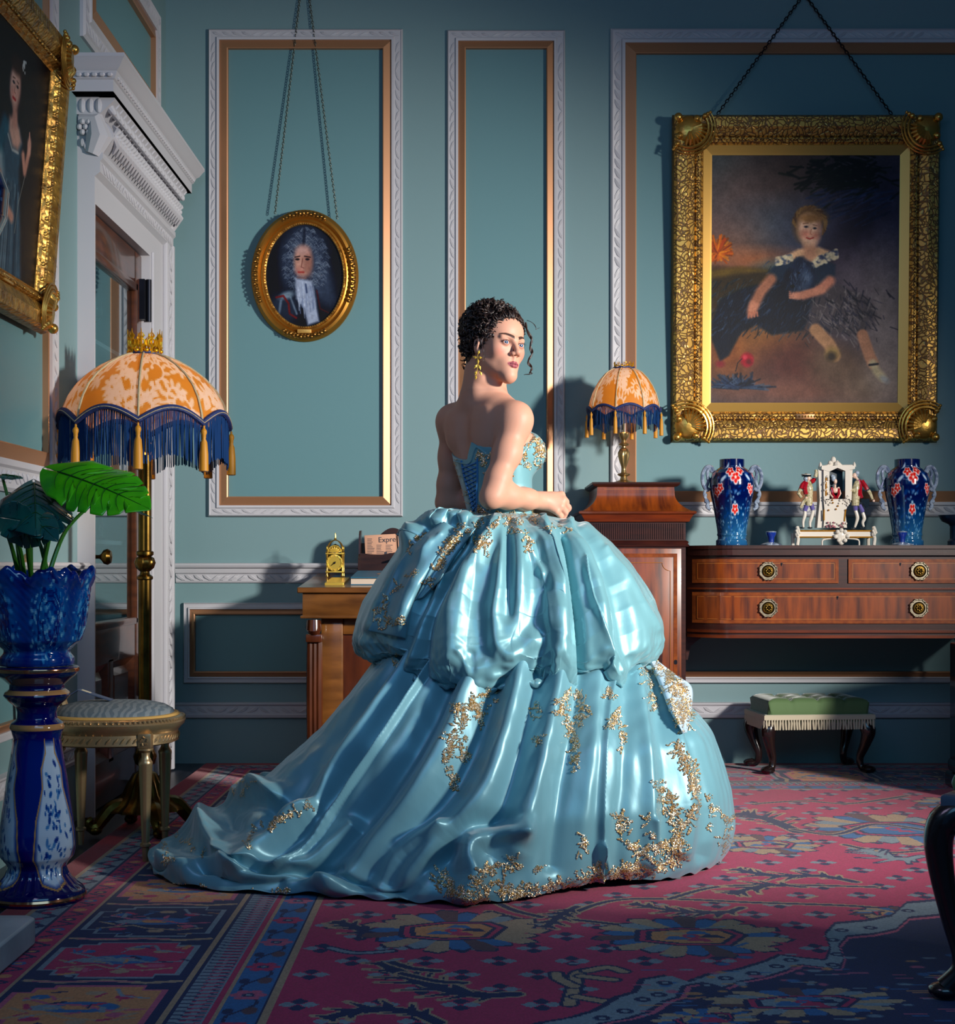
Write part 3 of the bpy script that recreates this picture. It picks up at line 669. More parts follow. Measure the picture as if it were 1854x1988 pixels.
def oval(mb, prof, n=72, fn=None):
    vs = []; fs = []
    for i, d in prof:
        for k in range(n):
            a = 2 * PI * k / n; vs.append(((ow - i) * math.cos(a), -d, (oh - i) * math.sin(a)))
    m = len(prof)
    for i in range(m - 1):
        for k in range(n): fs.append((i * n + k, i * n + (k + 1) % n, (i + 1) * n + (k + 1) % n, (i + 1) * n + k))
    return mb.add(vs, fs)
mat('gilt_oval', srgb(176, 122, 48), 0.36, metal=0.85)
oval(MB(), [(.004, 0), (0, .012), (.004, .022), (.010, .026), (.018, .042), (.030, .046), (.040, .036), (.043, .030), (.047, .034), (.054, .036), (.060, .028)]).build('oval_frame', M['gilt_oval'], ov)
rim = MB(); oval(rim, [(.060, .028), (.063, .031), (.070, .026), (.072, .016)])
for k in range(110):
    a = 2 * PI * k / 110; rim.ball(((ow - .066) * math.cos(a), -.029, (oh - .066) * math.sin(a)), .0042, 6, 4)
rim.build('beaded_rim', M['gilt'], ov)
for a0 in (0, PI / 2, PI, PI * 1.5):
    orn = MB()
    for k in range(13):
        a = a0 + (k - 6) * .072; q = .022
        ph = k * 1.3; orn.ball(((ow - q + .004 * math.sin(ph * 2)) * math.cos(a), -.046, (oh - q + .004 * math.sin(ph * 2)) * math.sin(a)), (.0085, .008, .0085), 8, 6)
        for s_ in (-1, 1): orn.tube([((ow - q + s_ * .003) * math.cos(a), -.05, (oh - q + s_ * .003) * math.sin(a)), ((ow - q + s_ * .011) * math.cos(a + .02), -.048, (oh - q + s_ * .011) * math.sin(a + .02)), ((ow - q + s_ * .009) * math.cos(a + .05), -.044, (oh - q + s_ * .009) * math.sin(a + .05))], [.002, .0035, .0015], 5)
    orn.build('floral_ornament', M['gilt_dark'], ov)
MB().box(-.032, .032, -.050, -.03, -oh + .037, -oh + .056, .002).build('name_plate', M['gilt_plain'], ov)
MB().add([((ow - .05) * math.cos(2 * PI * k / 40), -.004, (oh - .05) * math.sin(2 * PI * k / 40)) for k in range(40)], [tuple(range(40))]).build('back_board', M['dark_wood'], ov)
pp = paint_oval(); U_, V_ = np.meshgrid((np.arange(pp.w) + .5) / pp.w * 2 - 1, (np.arange(pp.h) + .5) / pp.h * 2 - 1)
canvas('canvas', pp, lambda u, v: ((ow - .068) * (2 * u - 1), -.018, (oh - .068) * (1 - 2 * v)), ov, M['oil_paint'], mask=(U_ ** 2 + V_ ** 2) < 1.0)
ov.location = (oc.x, DB - .012, oc.z); ov.rotation_euler = (.05, 0, 0)
for a, b in (((534, 415), 583), ((655, 425), 600)): hang(ov, wpt(*a, .045), wpt(b, -10, .012), .016, .0018, 'chain')

# ---- portrait of a girl on the left wall (seen from the side)
def paint_girl():
    p = Paint(260, 330, 0, 0, 100, 128, (22, 27, 40)); B = p.blob; Ln = p.line; r = random.Random(9)
    B(70, 40, 40, 60, (34, 36, 48), .6, .9); B(80, 100, 30, 40, (52, 38, 40), .8, .9); B(20, 100, 30, 40, (16, 20, 32), .8, .9)
    # dress
    p.poly([(40, 50), (58, 47), (66, 54), (64, 70), (72, 100), (78, 128), (28, 128), (34, 96), (40, 72)], (70, 96, 112), .96, 2.5)
    p.poly([(40, 92), (56, 80), (60, 104), (58, 128), (30, 128)], (116, 132, 140), .8, 5)
    for k in range(70):
        x = r.uniform(34, 66); Ln([(x, r.uniform(76, 92)), (x + (x - 50) * .35, 127)], r.uniform(.8, 2), r.choice([(52, 74, 90), (134, 150, 158), (40, 58, 74)]), .55)
    Ln([(40, 52), (35, 64), (37, 74)], 10, (44, 104, 120), .95, .5); Ln([(36, 72), (38, 78)], 11, (160, 168, 170), .9, .6); Ln([(38, 80), (46, 92), (58, 97)], 6, (196, 148, 130), .95, .5)
    p.poly([(45, 46), (52, 44), (60, 48), (64, 54), (60, 60), (52, 60), (46, 54)], (206, 164, 146), .97, 2); Ln([(45, 56), (52, 62), (61, 61)], 1.6, (186, 186, 180), .8)
    Ln([(68, 60), (72, 68), (76, 56)], 5, (196, 148, 130), .95, .5); B(76, 52, 3, 5, (206, 160, 142), .95, .4); Ln([(76, 50), (75, 45)], 1.2, (206, 160, 142))
    Ln([(73, 70), (66, 88), (64, 104)], .8, (150, 150, 140), .7)
    # head
    Ln([(52, 36), (53, 46)], 8, (190, 144, 128), 1, .4); B(54, 24, 11, 13, (62, 46, 44), 1, .35); B(60, 30, 6, 12, (40, 32, 38), 1, .4)
    B(50, 28, 7.6, 11.5, (218, 178, 160), 1, .22, .06); B(47, 33, 3, 3, (206, 132, 118), .5, .8); B(55, 32, 3, 6, (170, 124, 114), .5, .8)
    B(47.5, 27, 1.7, .8, (50, 44, 56), .95, .3); B(53, 27.6, 1.6, .8, (50, 44, 56), .95, .3); Ln([(45.8, 24.8), (49, 24.4)], .6, (110, 76, 70)); Ln([(51.6, 24.9), (54.6, 25.4)], .6, (110, 76, 70))
    Ln([(50, 27), (49.2, 31.6), (50.8, 32)], .7, (170, 118, 106)); Ln([(47.8, 35), (51.6, 35.2)], 1.4, (176, 50, 56)); B(50, 17, 9, 4.6, (70, 50, 46), .95, .4)
    for k in range(14): B(60 + r.uniform(-2.4, 2.4), 13 + r.uniform(-3, 4), .9, .9, (196, 200, 196), .9, .4)
    return p.grain(10, .1, 2)
# real size from the picture's far edge
girl = rect_picture('girl_portrait', 'gilt-framed portrait of a girl in a pale dress hanging on the left wall', 'painting',
    (0, 0, 0), .92, .95, 0, 0, .115, .012, .055, paint_girl, ('gilt_scroll', 'gilt', 'gilt_dark'), plaque='gilt_plain')
girl.rotation_euler = (Matrix.Rotation(PI / 2, 3, 'Z') @ Matrix.Rotation(.075, 3, 'X')).to_euler()
GY = 5.02                                                   # far edge of the frame along the wall
girl.location = (LX + .05, GY - .46, 2.15)
hang(girl, (LX + .012, 4.86, 2.60), (LX + .010, 4.60, 3.7), .016, .002, 'iron')
# ------------------------------------------------------------------ furniture
def subm(org): return MB(org)
# ---- writing desk at the back wall
dk = thing('writing_desk', 'walnut writing desk with sloping leather top, behind the gown train', 'desk', (-.19, 6.72, 0)); DO = tuple(dk.location)
XL, XR, YF, YB = -.722, .36, 6.32, 7.12
def slopez(y): return .825 + (y - 6.3) * .069
m = MB(DO)
m.prism([(YF - .02, .805), (YF - .02, slopez(YF) + .002), (YB, slopez(YB)), (YB, .80)], 'x', XL - .02, XR + .02); m.build('desk_top', M['walnut'], dk, bevel=.004)
m = MB(DO); m.add([(XL + .07, YF + .05, slopez(YF + .05) + .0015), (XR - .07, YF + .05, slopez(YF + .05) + .0015), (XR - .07, YB - .06, slopez(YB - .06) + .0015), (XL + .07, YB - .06, slopez(YB - .06) + .0015)], [(0, 1, 2, 3)]); m.build('leather_inset', M['leather'], dk)
m = MB(DO); m.box(XL, XR, YF, YB, .705, .806, .003); m.box(XL - .008, XR + .008, YF - .008, YB, .70, .712, .003); m.build('frieze', M['walnut'], dk)
m = MB(DO); m.box(XL + .10, XR - .05, YF + .10, YB, .10, .70); m.box(XL + .02, XR - .02, YF + .02, YB, .06, .12, .006); m.build('body', M['walnut_red'], dk)
m = MB(DO); m.box(XL + .07, XL + .16, YF + .07, YF + .12, .12, .70, .004); m.box(XL + .16, XR - .2, YF + .085, YF + .12, .63, .70, .004); m.build('stile', M['walnut'], dk)
for x in (XL + .045, XR - .045):
    m = MB(DO)
    for k in (-1, 0, 1): m.tube([(x + k * .018, YF + .05, .16), (x + k * .018, YF + .045, .4), (x + k * .018, YF + .05, .60)], [.014, .017, .014], 8)
    m.tube([(x, YF + .02, .69), (x, YF + .015, .66), (x, YF + .04, .64)], [.03, .034, .024], 10); m.box(x - .034, x + .034, YF + .015, YF + .08, .60, .635, .006)
    m.tube([(x, YF + .05, .16), (x, YF + .04, .12), (x, YF + .05, .06)], [.026, .034, .03], 10); m.box(x - .036, x + .036, YF + .01, YF + .09, 0, .06, .01)
    m.build('column', M['walnut_red'], dk)

# ---- lantern clock
ck = thing('lantern_clock', 'small brass lantern clock with open fretwork crest on the desk', 'clock')
CW, CH = .034, .105
m = MB()
for x in (-CW, CW):
    for y in (-CW, CW):
        m.lathe([(.006, 0), (.007, .006), (.004, .014), (.0045, .02), (.0055, .024), (.0042, .03), (.0042, .09), (.0055, .096), (.0042, CH), (.006, CH + .006), (.0025, CH + .012), (.0045, CH + .02), (.001, CH + .034)], (x, y, 0), 10)
m.build('pillar_set', M['brass'], ck)
for z in (.020, CH - .004): m = MB(); m.box(-CW - .006, CW + .006, -CW - .006, CW + .006, z, z + .006, .001); m.build('platform', M['brass_bright'], ck)
m = MB(); m.box(-CW + .004, CW - .004, -CW + .006, CW - .006, .026, CH - .004); m.build('movement_case', M['brass_dark'], ck)
m = MB(); m.m = Matrix.Translation((0, -CW - .002, .063)) @ Matrix.Rotation(PI / 2, 4, 'X'); m.lathe([(.037, 0), (.037, .003), (.03, .004), (.029, .002), (0, .002)], n=32)
for k in range(12): m.ball((.033 * math.cos(k * PI / 6), .033 * math.sin(k * PI / 6), .004), .0035, 6, 4)
m.build('dial_ring', M['brass_bright'], ck)
m = MB(); m.tube([(0, -CW - .006, .063), (-.016, -CW - .006, .05)], [.003, .001], 5); m.tube([(0, -CW - .006, .063), (.006, -CW - .006, .068)], [.003, .002], 5); m.ball((0, -CW - .006, .063), .005, 8, 5); m.build('clock_hand', M['iron'], ck)
m = MB()
for k in range(7):
    a = PI * (k + .5) / 7; m.tube([(.006 * math.cos(a), -CW - .004, CH + .004), (.02 * math.cos(a), -CW - .004, CH + .006 + .018 * math.sin(a)), (.026 * math.cos(a), -CW - .004, CH + .004 + .026 * math.sin(a))], [.003, .005, .0025], 6)
m.tube([(.03 * math.cos(PI * k / 12), -CW - .004, CH + .004 + .03 * math.sin(PI * k / 12)) for k in range(13)], .003, 6); m.build('fret_crest', M['brass_bright'], ck)
m = MB()
for s1, s2 in ((1, 1), (1, -1)): m.tube([(s1 * CW * math.cos(PI * k / 12), s2 * CW * math.cos(PI * k / 12), CH + .01 + .05 * math.sin(PI * k / 12)) for k in range(13)], .0025, 6)
m.lathe([(.004, .0), (.006, .006), (.003, .012), (.004, .02), (.001, .034)], (0, 0, CH + .058), 8); m.build('bell_strap', M['brass'], ck)
m = MB(); m.lathe([(.024, 0), (.023, .012), (.016, .026), (0, .034)], (0, 0, CH + .01), 20); m.build('bell', M['brass_dark'], ck)
ck.location = (W(651, 1100, 6.86).x, 6.86, slopez(6.89) + .001)
bp = MB((W(652, 1100, 6.5).x, 6.5, slopez(6.5)))  # bright slab added as the clock's reflection in the polished top
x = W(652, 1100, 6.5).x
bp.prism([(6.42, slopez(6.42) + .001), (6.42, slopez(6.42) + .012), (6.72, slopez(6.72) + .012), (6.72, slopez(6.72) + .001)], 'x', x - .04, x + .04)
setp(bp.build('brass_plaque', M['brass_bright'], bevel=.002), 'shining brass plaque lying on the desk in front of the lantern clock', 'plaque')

# ---- teal book and the letter rack with folded newspapers
bk = thing('book', 'teal cloth-bound book lying flat beside the lantern clock', 'book', (-.40, 6.6, slopez(6.6) + .002)); BO = tuple(bk.location)
for nm, y0, y1, z0, z1, mt in (('cover', 6.42, 6.80, 0, .004, 'book_teal'), ('page_block', 6.43, 6.795, .004, .030, 'paper'), ('cover', 6.42, 6.80, .030, .034, 'book_teal')):
    if nm == 'cover' and z0 == 0: mat('book_teal', srgb(24, 92, 120), .5); mat('paper', srgb(205, 185, 165), .8)
    m = MB(BO); sl = lambda y, z: slopez(y) + .002 + z
    m.prism([(y0, sl(y0, z0)), (y1, sl(y1, z0)), (y1, sl(y1, z1)), (y0, sl(y0, z1))], 'x', W(681, 1100, 6.42).x, -.20); m.build(nm, M[mt], bk, smooth=False)
m = MB(BO); cxx = W(748, 1100, 6.6).x
m.add([(cxx + .036 * math.cos(2 * PI * k / 24), 6.6 + .05 * math.sin(2 * PI * k / 24), slopez(6.6 + .05 * math.sin(2 * PI * k / 24)) + .0368) for k in range(24)], [tuple(range(24))]); m.build('cover_medallion', M['copper'], bk)
RY = 6.88; rz_ = slopez(RY)
rk = thing('letter_rack', 'dark wooden letter rack with arched back on the desk', 'letter rack', (-.40, RY, rz_)); RO = tuple(rk.location)
x0 = W(695, 1100, RY).x; x1 = x0 + .30
for nm, yy, ztop, dip in (('back_board', RY + .12, 1.075, 0), ('middle_board', RY + .06, .975, .012), ('front_board', RY + .0, .933, .012)):
    m = MB(RO); n = 24
    if nm == 'back_board': top = [(x0 + .006 + (x1 - x0 - .012) * k / n, 1.02 + .07 * max(0, math.sin(PI * min(max((k / n - .18) / .64, 0), 1)))) for k in range(n + 1)]
    else: top = [(x0 + .006 + (x1 - x0 - .012) * k / n, ztop - dip * math.sin(PI * 2 * k / n) * (.5 + k / n * .5)) for k in range(n + 1)]
    m.prism([(x0 + .006, rz_ + .008)] + top + [(x1 - .006, rz_ + .008)], 'y', yy, yy + .008); m.build(nm, M['dark_wood'], rk, smooth=False)
m = MB(RO); m.box(x0, x1, RY - .01, RY + .14, rz_ + .001, rz_ + .010, .002); m.build('base', M['dark_wood'], rk)
for x in (x0, x1 - .008):
    m = MB(RO); m.prism([(RY - .006, rz_ + .009), (RY - .006, .95), (RY + .03, .97), (RY + .05, 1.055), (RY + .075, 1.075), (RY + .13, 1.078), (RY + .136, rz_ + .009)], 'x', x, x + .008); m.build('side_board', M['dark_wood'], rk, smooth=False)
m = MB(RO); m.box(x0 + .15, x0 + .155, RY + .008, RY + .06, rz_ + .01, .948); m.build('divider', M['dark_wood'], rk, smooth=False)
mat('newsprint', srgb(206, 156, 128), .85); mat('ink', srgb(58, 60, 72), .8)
def text_mesh(name, s, size, mtx, parent, material, ext=.0003):
    cu = bpy.data.curves.new(name, 'FONT'); cu.body = s; cu.size = size; cu.extrude = ext
    t = bpy.data.objects.new(name, cu); C.objects.link(t); dg = bpy.context.evaluated_depsgraph_get()
    me = bpy.data.meshes.new_from_object(t.evaluated_get(dg)); bpy.data.objects.remove(t); me.transform(mtx); me.materials.clear(); me.materials.append(material)
    o = bpy.data.objects.new(name, me); C.objects.link(o)
    if parent: o.parent = parent
    return o
for idx, (xa, xb, za, zb, yy, lab) in enumerate(((.028, .170, .93, 1.055, RY + .085, 'folded pinkish newspaper with blackletter heading in the letter rack'), (.178, .27, .93, 1.052, RY + .10, 'second folded newspaper in the rack, half hidden by the gown'))):
    m = MB((x0 + xa, yy + .0, za)); m.m = Matrix.Translation((x0 + xa, yy + .0, za)) @ Matrix.Rotation(-.05, 4, 'Y'); m.box(0, xb - xa, 0, .010, 0, zb - za, .002)
    for q in range(3): m.box(xb - xa + .001, xb - xa + .003, .001 + q * .003, .003 + q * .003, .004, zb - za - .004)
    o = setp(m.build('newspaper', M['newsprint']), lab, 'newspaper', 'newspapers in the letter rack')
    if idx == 0:
        T = Matrix.Rotation(-.05, 4, 'Y') @ Matrix.Rotation(PI / 2, 4, 'X')
        text_mesh('heading', 'Expre', .034, Matrix.Translation((.058, -.0012, .093)) @ T, o, M['ink'])
        q = MB(); rr = random.Random(4)
        for col_ in (0, 1, 2):
            for row in range(11):
                if col_ and row < 4: continue
                xx = .008 + col_ * .042; zz = .108 - row * .0072; q.box(xx, xx + rr.uniform(.018, .034), -.0012, -.0008, zz, zz + .0022)
        q.box(.085, .097, -.0013, -.0008, .03, .05); q.build('print_lines', M['ink'], o, smooth=False)['kind'] = 'stuff'

# ---- sideboard with a tall pedestal cupboard
SO = (1.37, 6.85, 0)
sb = thing('sideboard', 'long inlaid mahogany sideboard with four octagonal brass drawer handles', 'sideboard', SO)
def fy(x):                                                        # the bowed front
    t = min(max((x - .905) / .20, 0), 1); return 6.78 - .165 * math.sin(t * PI / 2) ** .8 - .01 * min(max((x - 1.1) / .6, 0), 1)
xs = [.921 + .221 * (k / 14) ** 1.5 for k in range(15)] + [1.3, 1.6, 2.0, 2.24]
def slab(m, za, zb, off, x1=2.26):
    pts = [(x, fy(x) - off) for x in xs if x < x1] + [(x1, fy(x1) - off), (x1, 7.13), (xs[0], 7.13)]
    m.prism(pts, 'z', za, zb)
m = MB(SO); slab(m, .990, 1.005, .028); slab(m, .975, .990, .018); slab(m, .962, .975, .024); m.build('top', M['mahogany_dark'], sb, smooth=False)
m = MB(SO); slab(m, .61, .962, 0); m.build('carcase', M['mahogany_dark'], sb, angle=.3)
m = MB(SO); slab(m, .628, .640, .010); slab(m, .605, .618, .012); slab(m, .814, .822, .008); m.build('bead_moulding', M['mahogany'], sb, angle=.3)
def front(m, xa, xb, za, zb, off, n=24):
    X = [xa + (xb - xa) * (k / n) for k in range(n + 1)]
    P = [[(x, fy(x) + .002, za) for x in X], [(x, fy(x) - off, za) for x in X], [(x, fy(x) - off, zb) for x in X], [(x, fy(x) + .002, zb) for x in X]]
    m.grid(P); m.add([P[0][0], P[1][0], P[2][0], P[3][0]], [(0, 1, 2, 3)]); m.add([P[0][-1], P[1][-1], P[2][-1], P[3][-1]], [(3, 2, 1, 0)])
def oct_handle(par, x, z):
    h = MB(SO); y = fy(x) - .006
    pl = [(x + .040 * math.cos(PI / 8 + k * PI / 4), z + .040 * math.sin(PI / 8 + k * PI / 4)) for k in range(8)]
    h.prism(pl, 'y', y - .006, y)
    for k in range(8):
        a, b = pl[k], pl[(k + 1) % 8]
        h.tube([(a[0] * .97 + x * .03, y - .008, a[1] * .97 + z * .03), (b[0] * .97 + x * .03, y - .008, b[1] * .97 + z * .03)], .0035, 6)
        for q in (0, .5): h.ball((a[0] + (b[0] - a[0]) * q, y - .010, a[1] + (b[1] - a[1]) * q), .004, 6, 4)
    o = h.build('handle', M['handle_silver'], par, angle=.4)
    h = MB(SO); h.m = Matrix.Translation((x, y - .006, z)) @ Matrix.Rotation(PI / 2, 4, 'X'); h.lathe([(.027, 0), (.027, .003), (.023, .006), (.021, .003), (0, .004)], n=28)
    for k in range(8): h.ball((.011 * math.cos(k * PI / 4), .011 * math.sin(k * PI / 4), .006), (.005, .005, .004), 6, 4)
    h.ball((0, 0, .008), .005, 8, 5); h.build('rosette', M['brass_dark'], o)
mat('handle_silver', srgb(150, 140, 120), .35, metal=.85)
for xa, xb, za, zb, hx, kx in ((.940, 1.555, .842, .946, (1.252,), 1.31), (1.597, 2.225, .842, .946, (1.902,), 1.82), (.940, 2.225, .668, .802, (1.252, 1.898), 1.55)):
    m = MB(SO); front(m, xa, xb, za, zb, .006); d = m.build('drawer', M['mahogany_v'], sb, angle=.3)
    m = MB(SO)
    for a, b, c, e in ((xa, xb, za, za + .014), (xa, xb, zb - .014, zb)): front(m, a, b, c, e, .0068)
    for a, b in ((xa, xa + .014), (xb - .014, xb)): front(m, a, b, za + .014, zb - .014, .0068, 4)
    m.build('inlay_band', M['inlay_dark'], d, angle=.3)
    m = MB(SO)
    for a, b, c, e in ((xa + .018, xb - .018, za + .018, za + .0195), (xa + .018, xb - .018, zb - .0195, zb - .018)): front(m, a, b, c, e, .0070)
    front(m, xa + .018, xa + .0195, za + .018, zb - .018, .0070, 2); front(m, xb - .0195, xb - .018, za + .018, zb - .018, .0070, 2); m.build('stringing', M['inlay'], d, angle=.3)
    for x in hx: oct_handle(d, x, (za + zb) / 2)
    m = MB(SO); m.m = Matrix.Translation((kx, fy(kx) - .0075, zb - .02)) @ Matrix.Rotation(PI / 2, 4, 'X'); m.lathe([(.0045, 0), (.0045, .001), (0, .001)], n=10); m.m = Matrix.Identity(4); m.box(kx - .002, kx + .002, fy(kx) - .0085, fy(kx) - .006, zb - .03, zb - .02); m.build('keyhole', M['iron'], d)
for x in (.945, 2.235):
    m = MB(SO); m.prism([(x - .02, .61), (x - .02, .50), (x - .012, .50), (x + .0, .56), (x + .05 * (1 if x < 1 else -.3), .60), (x + .10 * (1 if x < 1 else -.3), .61)], 'y', 6.80, 6.82); m.build('arch_bracket', M['mahogany_dark'], sb, smooth=False)

def pedestal_cupboard(XA, XB, label):
    YA = 6.64; PO = ((XA + XB) / 2, 6.89, 0)
    pc = thing('pedestal_cupboard', label, 'cupboard', PO)
    m = MB(PO); m.box(XA, XB, YA, 7.14, .03, 1.0); m.build('body', M['mahogany_dark'], pc, smooth=False)
    m = MB(PO); m.box(XA - .012, XB + .012, YA - .012, 7.14, 0, .06, .004); m.build('plinth', M['mahogany_dark'], pc)
    m = MB(PO); m.box(XA + .012, XB - .02, YA - .008, YA + .01, .075, .992, .002); d = m.build('door', M['mahogany_v'], pc)
    m = MB(PO)
    a, b, c, e = XA + .03, XB - .038, .10, .97
    for w_, nm in ((.016, 0),):
        for k in ((a, b, c, c + w_), (a, b, e - w_, e), (a, a + w_, c + w_, e - w_), (b - w_, b, c + w_, e - w_)): m.box(k[0], k[1], YA - .0095, YA, k[2], k[3])
    m.build('inlay_band', M['inlay_dark'], d, smooth=False)
    m = MB(PO)                                                     # fine line with hollow corners round an oval of dark veneer
    a2, b2, c2, e2, r_ = a + .03, b - .03, c + .04, e - .04, .035
    P = []
    for (cx1, cz1, t0) in ((a2, c2, PI / 2), (b2, c2, PI), (b2, e2, PI * 1.5), (a2, e2, 0)):
        P += [(cx1 + r_ * math.cos(t0 - k * PI / 12), YA - .0095, cz1 + r_ * math.sin(t0 - k * PI / 12)) for k in range(7)]
    m.tube(P + [P[0]], .0011, 4); m.build('stringing', M['inlay'], d)
    m = MB(PO); cxm = (XA + XB) / 2 - .01
    m.add([(cxm + .12 * math.cos(2 * PI * k / 40), YA - .0088, .53 + .33 * math.sin(2 * PI * k / 40)) for k in range(40)], [tuple(range(40))]); m.build('veneer_oval', M['mahogany_dark'], d)
    m = MB(PO); m.m = Matrix.Translation((XB - .045, YA - .0085, .50)) @ Matrix.Rotation(PI / 2, 4, 'X'); m.lathe([(.007, 0), (.007, .0015), (0, .0015)], n=12, fn=lambda t, r, z: r * (1 + .5 * abs(math.sin(t)))); m.build('keyhole', M['iron'], d)
    m = MB(PO)
    def ring(o, z): return [(XA - o, YA - o, z), (XB + o, YA - o, z), (XB + o, 7.14, z), (XA - o, 7.14, z)]
    m.frame([ring(0, .998), ring(.012, 1.0), ring(.014, 1.006), ring(.008, 1.012), ring(.012, 1.020), ring(.004, 1.026)]); m.add(ring(.004, 1.026), [(0, 1, 2, 3)])
    m.build('waist_moulding', M['mahogany_dark'], pc, angle=.3)
    m = MB(PO); m.box(XA, XB, YA, 7.14, 1.02, 1.108); m.build('frieze', M['mahogany_dark'], pc, smooth=False)
    m = MB(PO); n = 44
    for k in range(n):
        x = XA + .006 + (XB - XA - .012) * (k + .5) / n; m.tube([(x, YA - .001, 1.032), (x, YA - .001, 1.100)], .0032, 6)
    for k in range(46):
        y = YA + .006 + .49 * (k + .5) / 46; m.tube([(XA - .001, y, 1.032), (XA - .001, y, 1.100)], .0032, 6)
    m.build('fluting', M['mahogany_dark'], pc)
    m = MB(PO); m.frame([ring(.004, 1.105), ring(.014, 1.108), ring(.018, 1.118), ring(.03, 1.138), ring(.04, 1.142), ring(.042, 1.150), ring(.034, 1.154), ring(-.0, 1.156)]); m.add(ring(0, 1.156), [(0, 1, 2, 3)]); m.build('cornice', M['mahogany'], pc, angle=.3)
    m = MB(PO); m.frame([ring(.022 - .065 * (1 - (1 - k / 12) ** 2.4), 1.154 + .085 * (k / 12)) for k in range(13)] + [ring(-.045, 1.262)]); m.build('swept_top', M['mahogany_v'], pc, angle=.3)
    m = MB(PO)
    for (a, b, c, e) in ((XA + .075, XB - .075, 1.215, 1.2165), (XA + .075, XB - .075, 1.25, 1.2515)): m.box(a, b, YA + .0425, YA + .046, c, e)
    m.build('stringing', M['inlay'], pc, smooth=False)
    m = MB(PO); m.frame([ring(-.045, 1.260), ring(-.03, 1.264), ring(-.022, 1.272), ring(-.020, 1.280), ring(-.030, 1.2815)]); m.add(ring(-.030, 1.2815), [(0, 1, 2, 3)]); m.add(ring(-.045, 1.26), [(3, 2, 1, 0)]); m.build('lid', M['mahogany_dark'], pc, angle=.3)
    return pc
pedestal_cupboard(.478, .902, 'tall inlaid mahogany pedestal cupboard with fluted frieze, under the small lamp')

# ---- dark piecrust table cut by the right edge
tb = thing('side_table', 'nearly black side table standing at the right edge of the room', 'table', (2.32, 6.15, 0)); TO = tuple(tb.location)
m = MB(TO); m.lathe([(.0, .60), (.36, .605), (.385, .612), (.39, .625), (.378, .628), (.372, .618), (0, .617)], TO, 64, fn=lambda t, r, z: r * (1 + (.012 * abs(math.sin(t * 10)) if r > .35 else 0)))
m.build('table_top', M['ebony'], tb)
m = MB(TO); m.box(2.30 - .33, 2.30 + .33, 5.9, 6.4, .10, .60, .01); m.build('cabinet_body', M['ebony'], tb)
m = MB(TO); m.box(2.30 - .345, 2.30 + .345, 5.885, 6.415, 0.0, .06, .008); m.box(2.30 - .34, 2.30 + .34, 5.89, 6.41, .06, .12, .02); m.build('plinth', M['ebony'], tb)

# ---- green buttoned footstool
FO = (0, 0, 0)
fs = thing('footstool', 'green velvet buttoned footstool with cream fringe and dark cabriole legs', 'footstool')
mat('green_velvet', srgb(84, 112, 66), .75, sheen=.6, bump=[('noise', 40, .2, .004, None)]); mat('fringe_cream', srgb(196, 184, 158), .85, sheen=.3)
w2, d2 = .245, .155
P = []; nx, ny = 60, 36
V = []; 
for i in range(ny + 1):
    row = []
    for j in range(nx + 1):
        u, v = j / nx * 2 - 1, i / ny * 2 - 1
        e = 1 - max(abs(u) ** 8, abs(v) ** 8) * .999
        z = .255 + .082 * e ** .35
        for bx_ in (-.5, 0, .5):
            for by_ in (-.33, .33): z -= .020 * math.exp(-(((u - bx_) / .16) ** 2 + ((v - by_) / .26) ** 2))
        z -= .012 * max(0, 1 - min(abs(u - q) for q in (-.5, 0, .5)) / .06) * e
        q_ = (1 - max(abs(u), abs(v)) ** 6 * .06 * (1 if e < .3 else 0)); row.append((u * w2 * q_, v * d2 * q_, z))
    P.append(row)
m = MB(); m.grid(P); m.box(-w2 + .004, w2 - .004, -d2 + .004, d2 - .004, .225, .262); m.build('cushion', M['green_velvet'], fs, angle=1.2)
m = MB(); m.frame([[(-w2 - o, -d2 - o, z), (w2 + o, -d2 - o, z), (w2 + o, d2 + o, z), (-w2 - o, d2 + o, z)] for o, z in ((.001, .262), (.006, .258), (.006, .240), (.002, .238))]); m.build('braid', M['fringe_cream'], fs, angle=.4)
m = MB(); rr = random.Random(8)
for k in range(40):
    x = -w2 + .004 + (2 * w2 - .008) * k / 39
    for y in (-d2 - .004, d2 + .004): m.tube([(x, y, .243), (x + rr.uniform(-.002, .002), y, .225), (x + rr.uniform(-.003, .003), y - .001, .196)], [.003, .0052, .0046], 6)
for k in range(24):
    y = -d2 + .006 + (2 * d2 - .012) * k / 23
    for x in (-w2 - .004, w2 + .004): m.tube([(x, y, .243), (x, y + rr.uniform(-.002, .002), .225), (x, y, .196)], [.003, .0052, .0046], 6)
m.build('fringe', M['fringe_cream'], fs)['kind'] = 'stuff'
def cabriole(m, x, y, sx, sy, h, s=1.0):
    P = [(x, y, h), (x + sx * .022 * s, y + sy * .022 * s, h * .80), (x + sx * .012 * s, y + sy * .012 * s, h * .55), (x - sx * .006 * s, y - sy * .006 * s, h * .28), (x + sx * .0 * s, y, h * .10), (x + sx * .02 * s, y + sy * .02 * s, .018)]
    P = smoothpath(P, 5); n = len(P)
    key = [.034, .034, .024, .017, .015, .020]; R = [np.interp(i / (n - 1) * 5, range(6), key) * s for i in range(n)]
    m.tube(P, R, 12); m.ball((x + sx * .024 * s, y + sy * .024 * s, .018 * s), (.032 * s, .032 * s, .017 * s), 14, 8)
for x in (-1, 1):
    for y in (-1, 1): m = MB(); cabriole(m, x * (w2 - .04), y * (d2 - .04), x, y, .235); m.build('leg', M['ebony'], fs)
fs.location = (W(1567, 0, 6.93).x, 6.90, 0); fs.rotation_euler = (0, 0, .10)

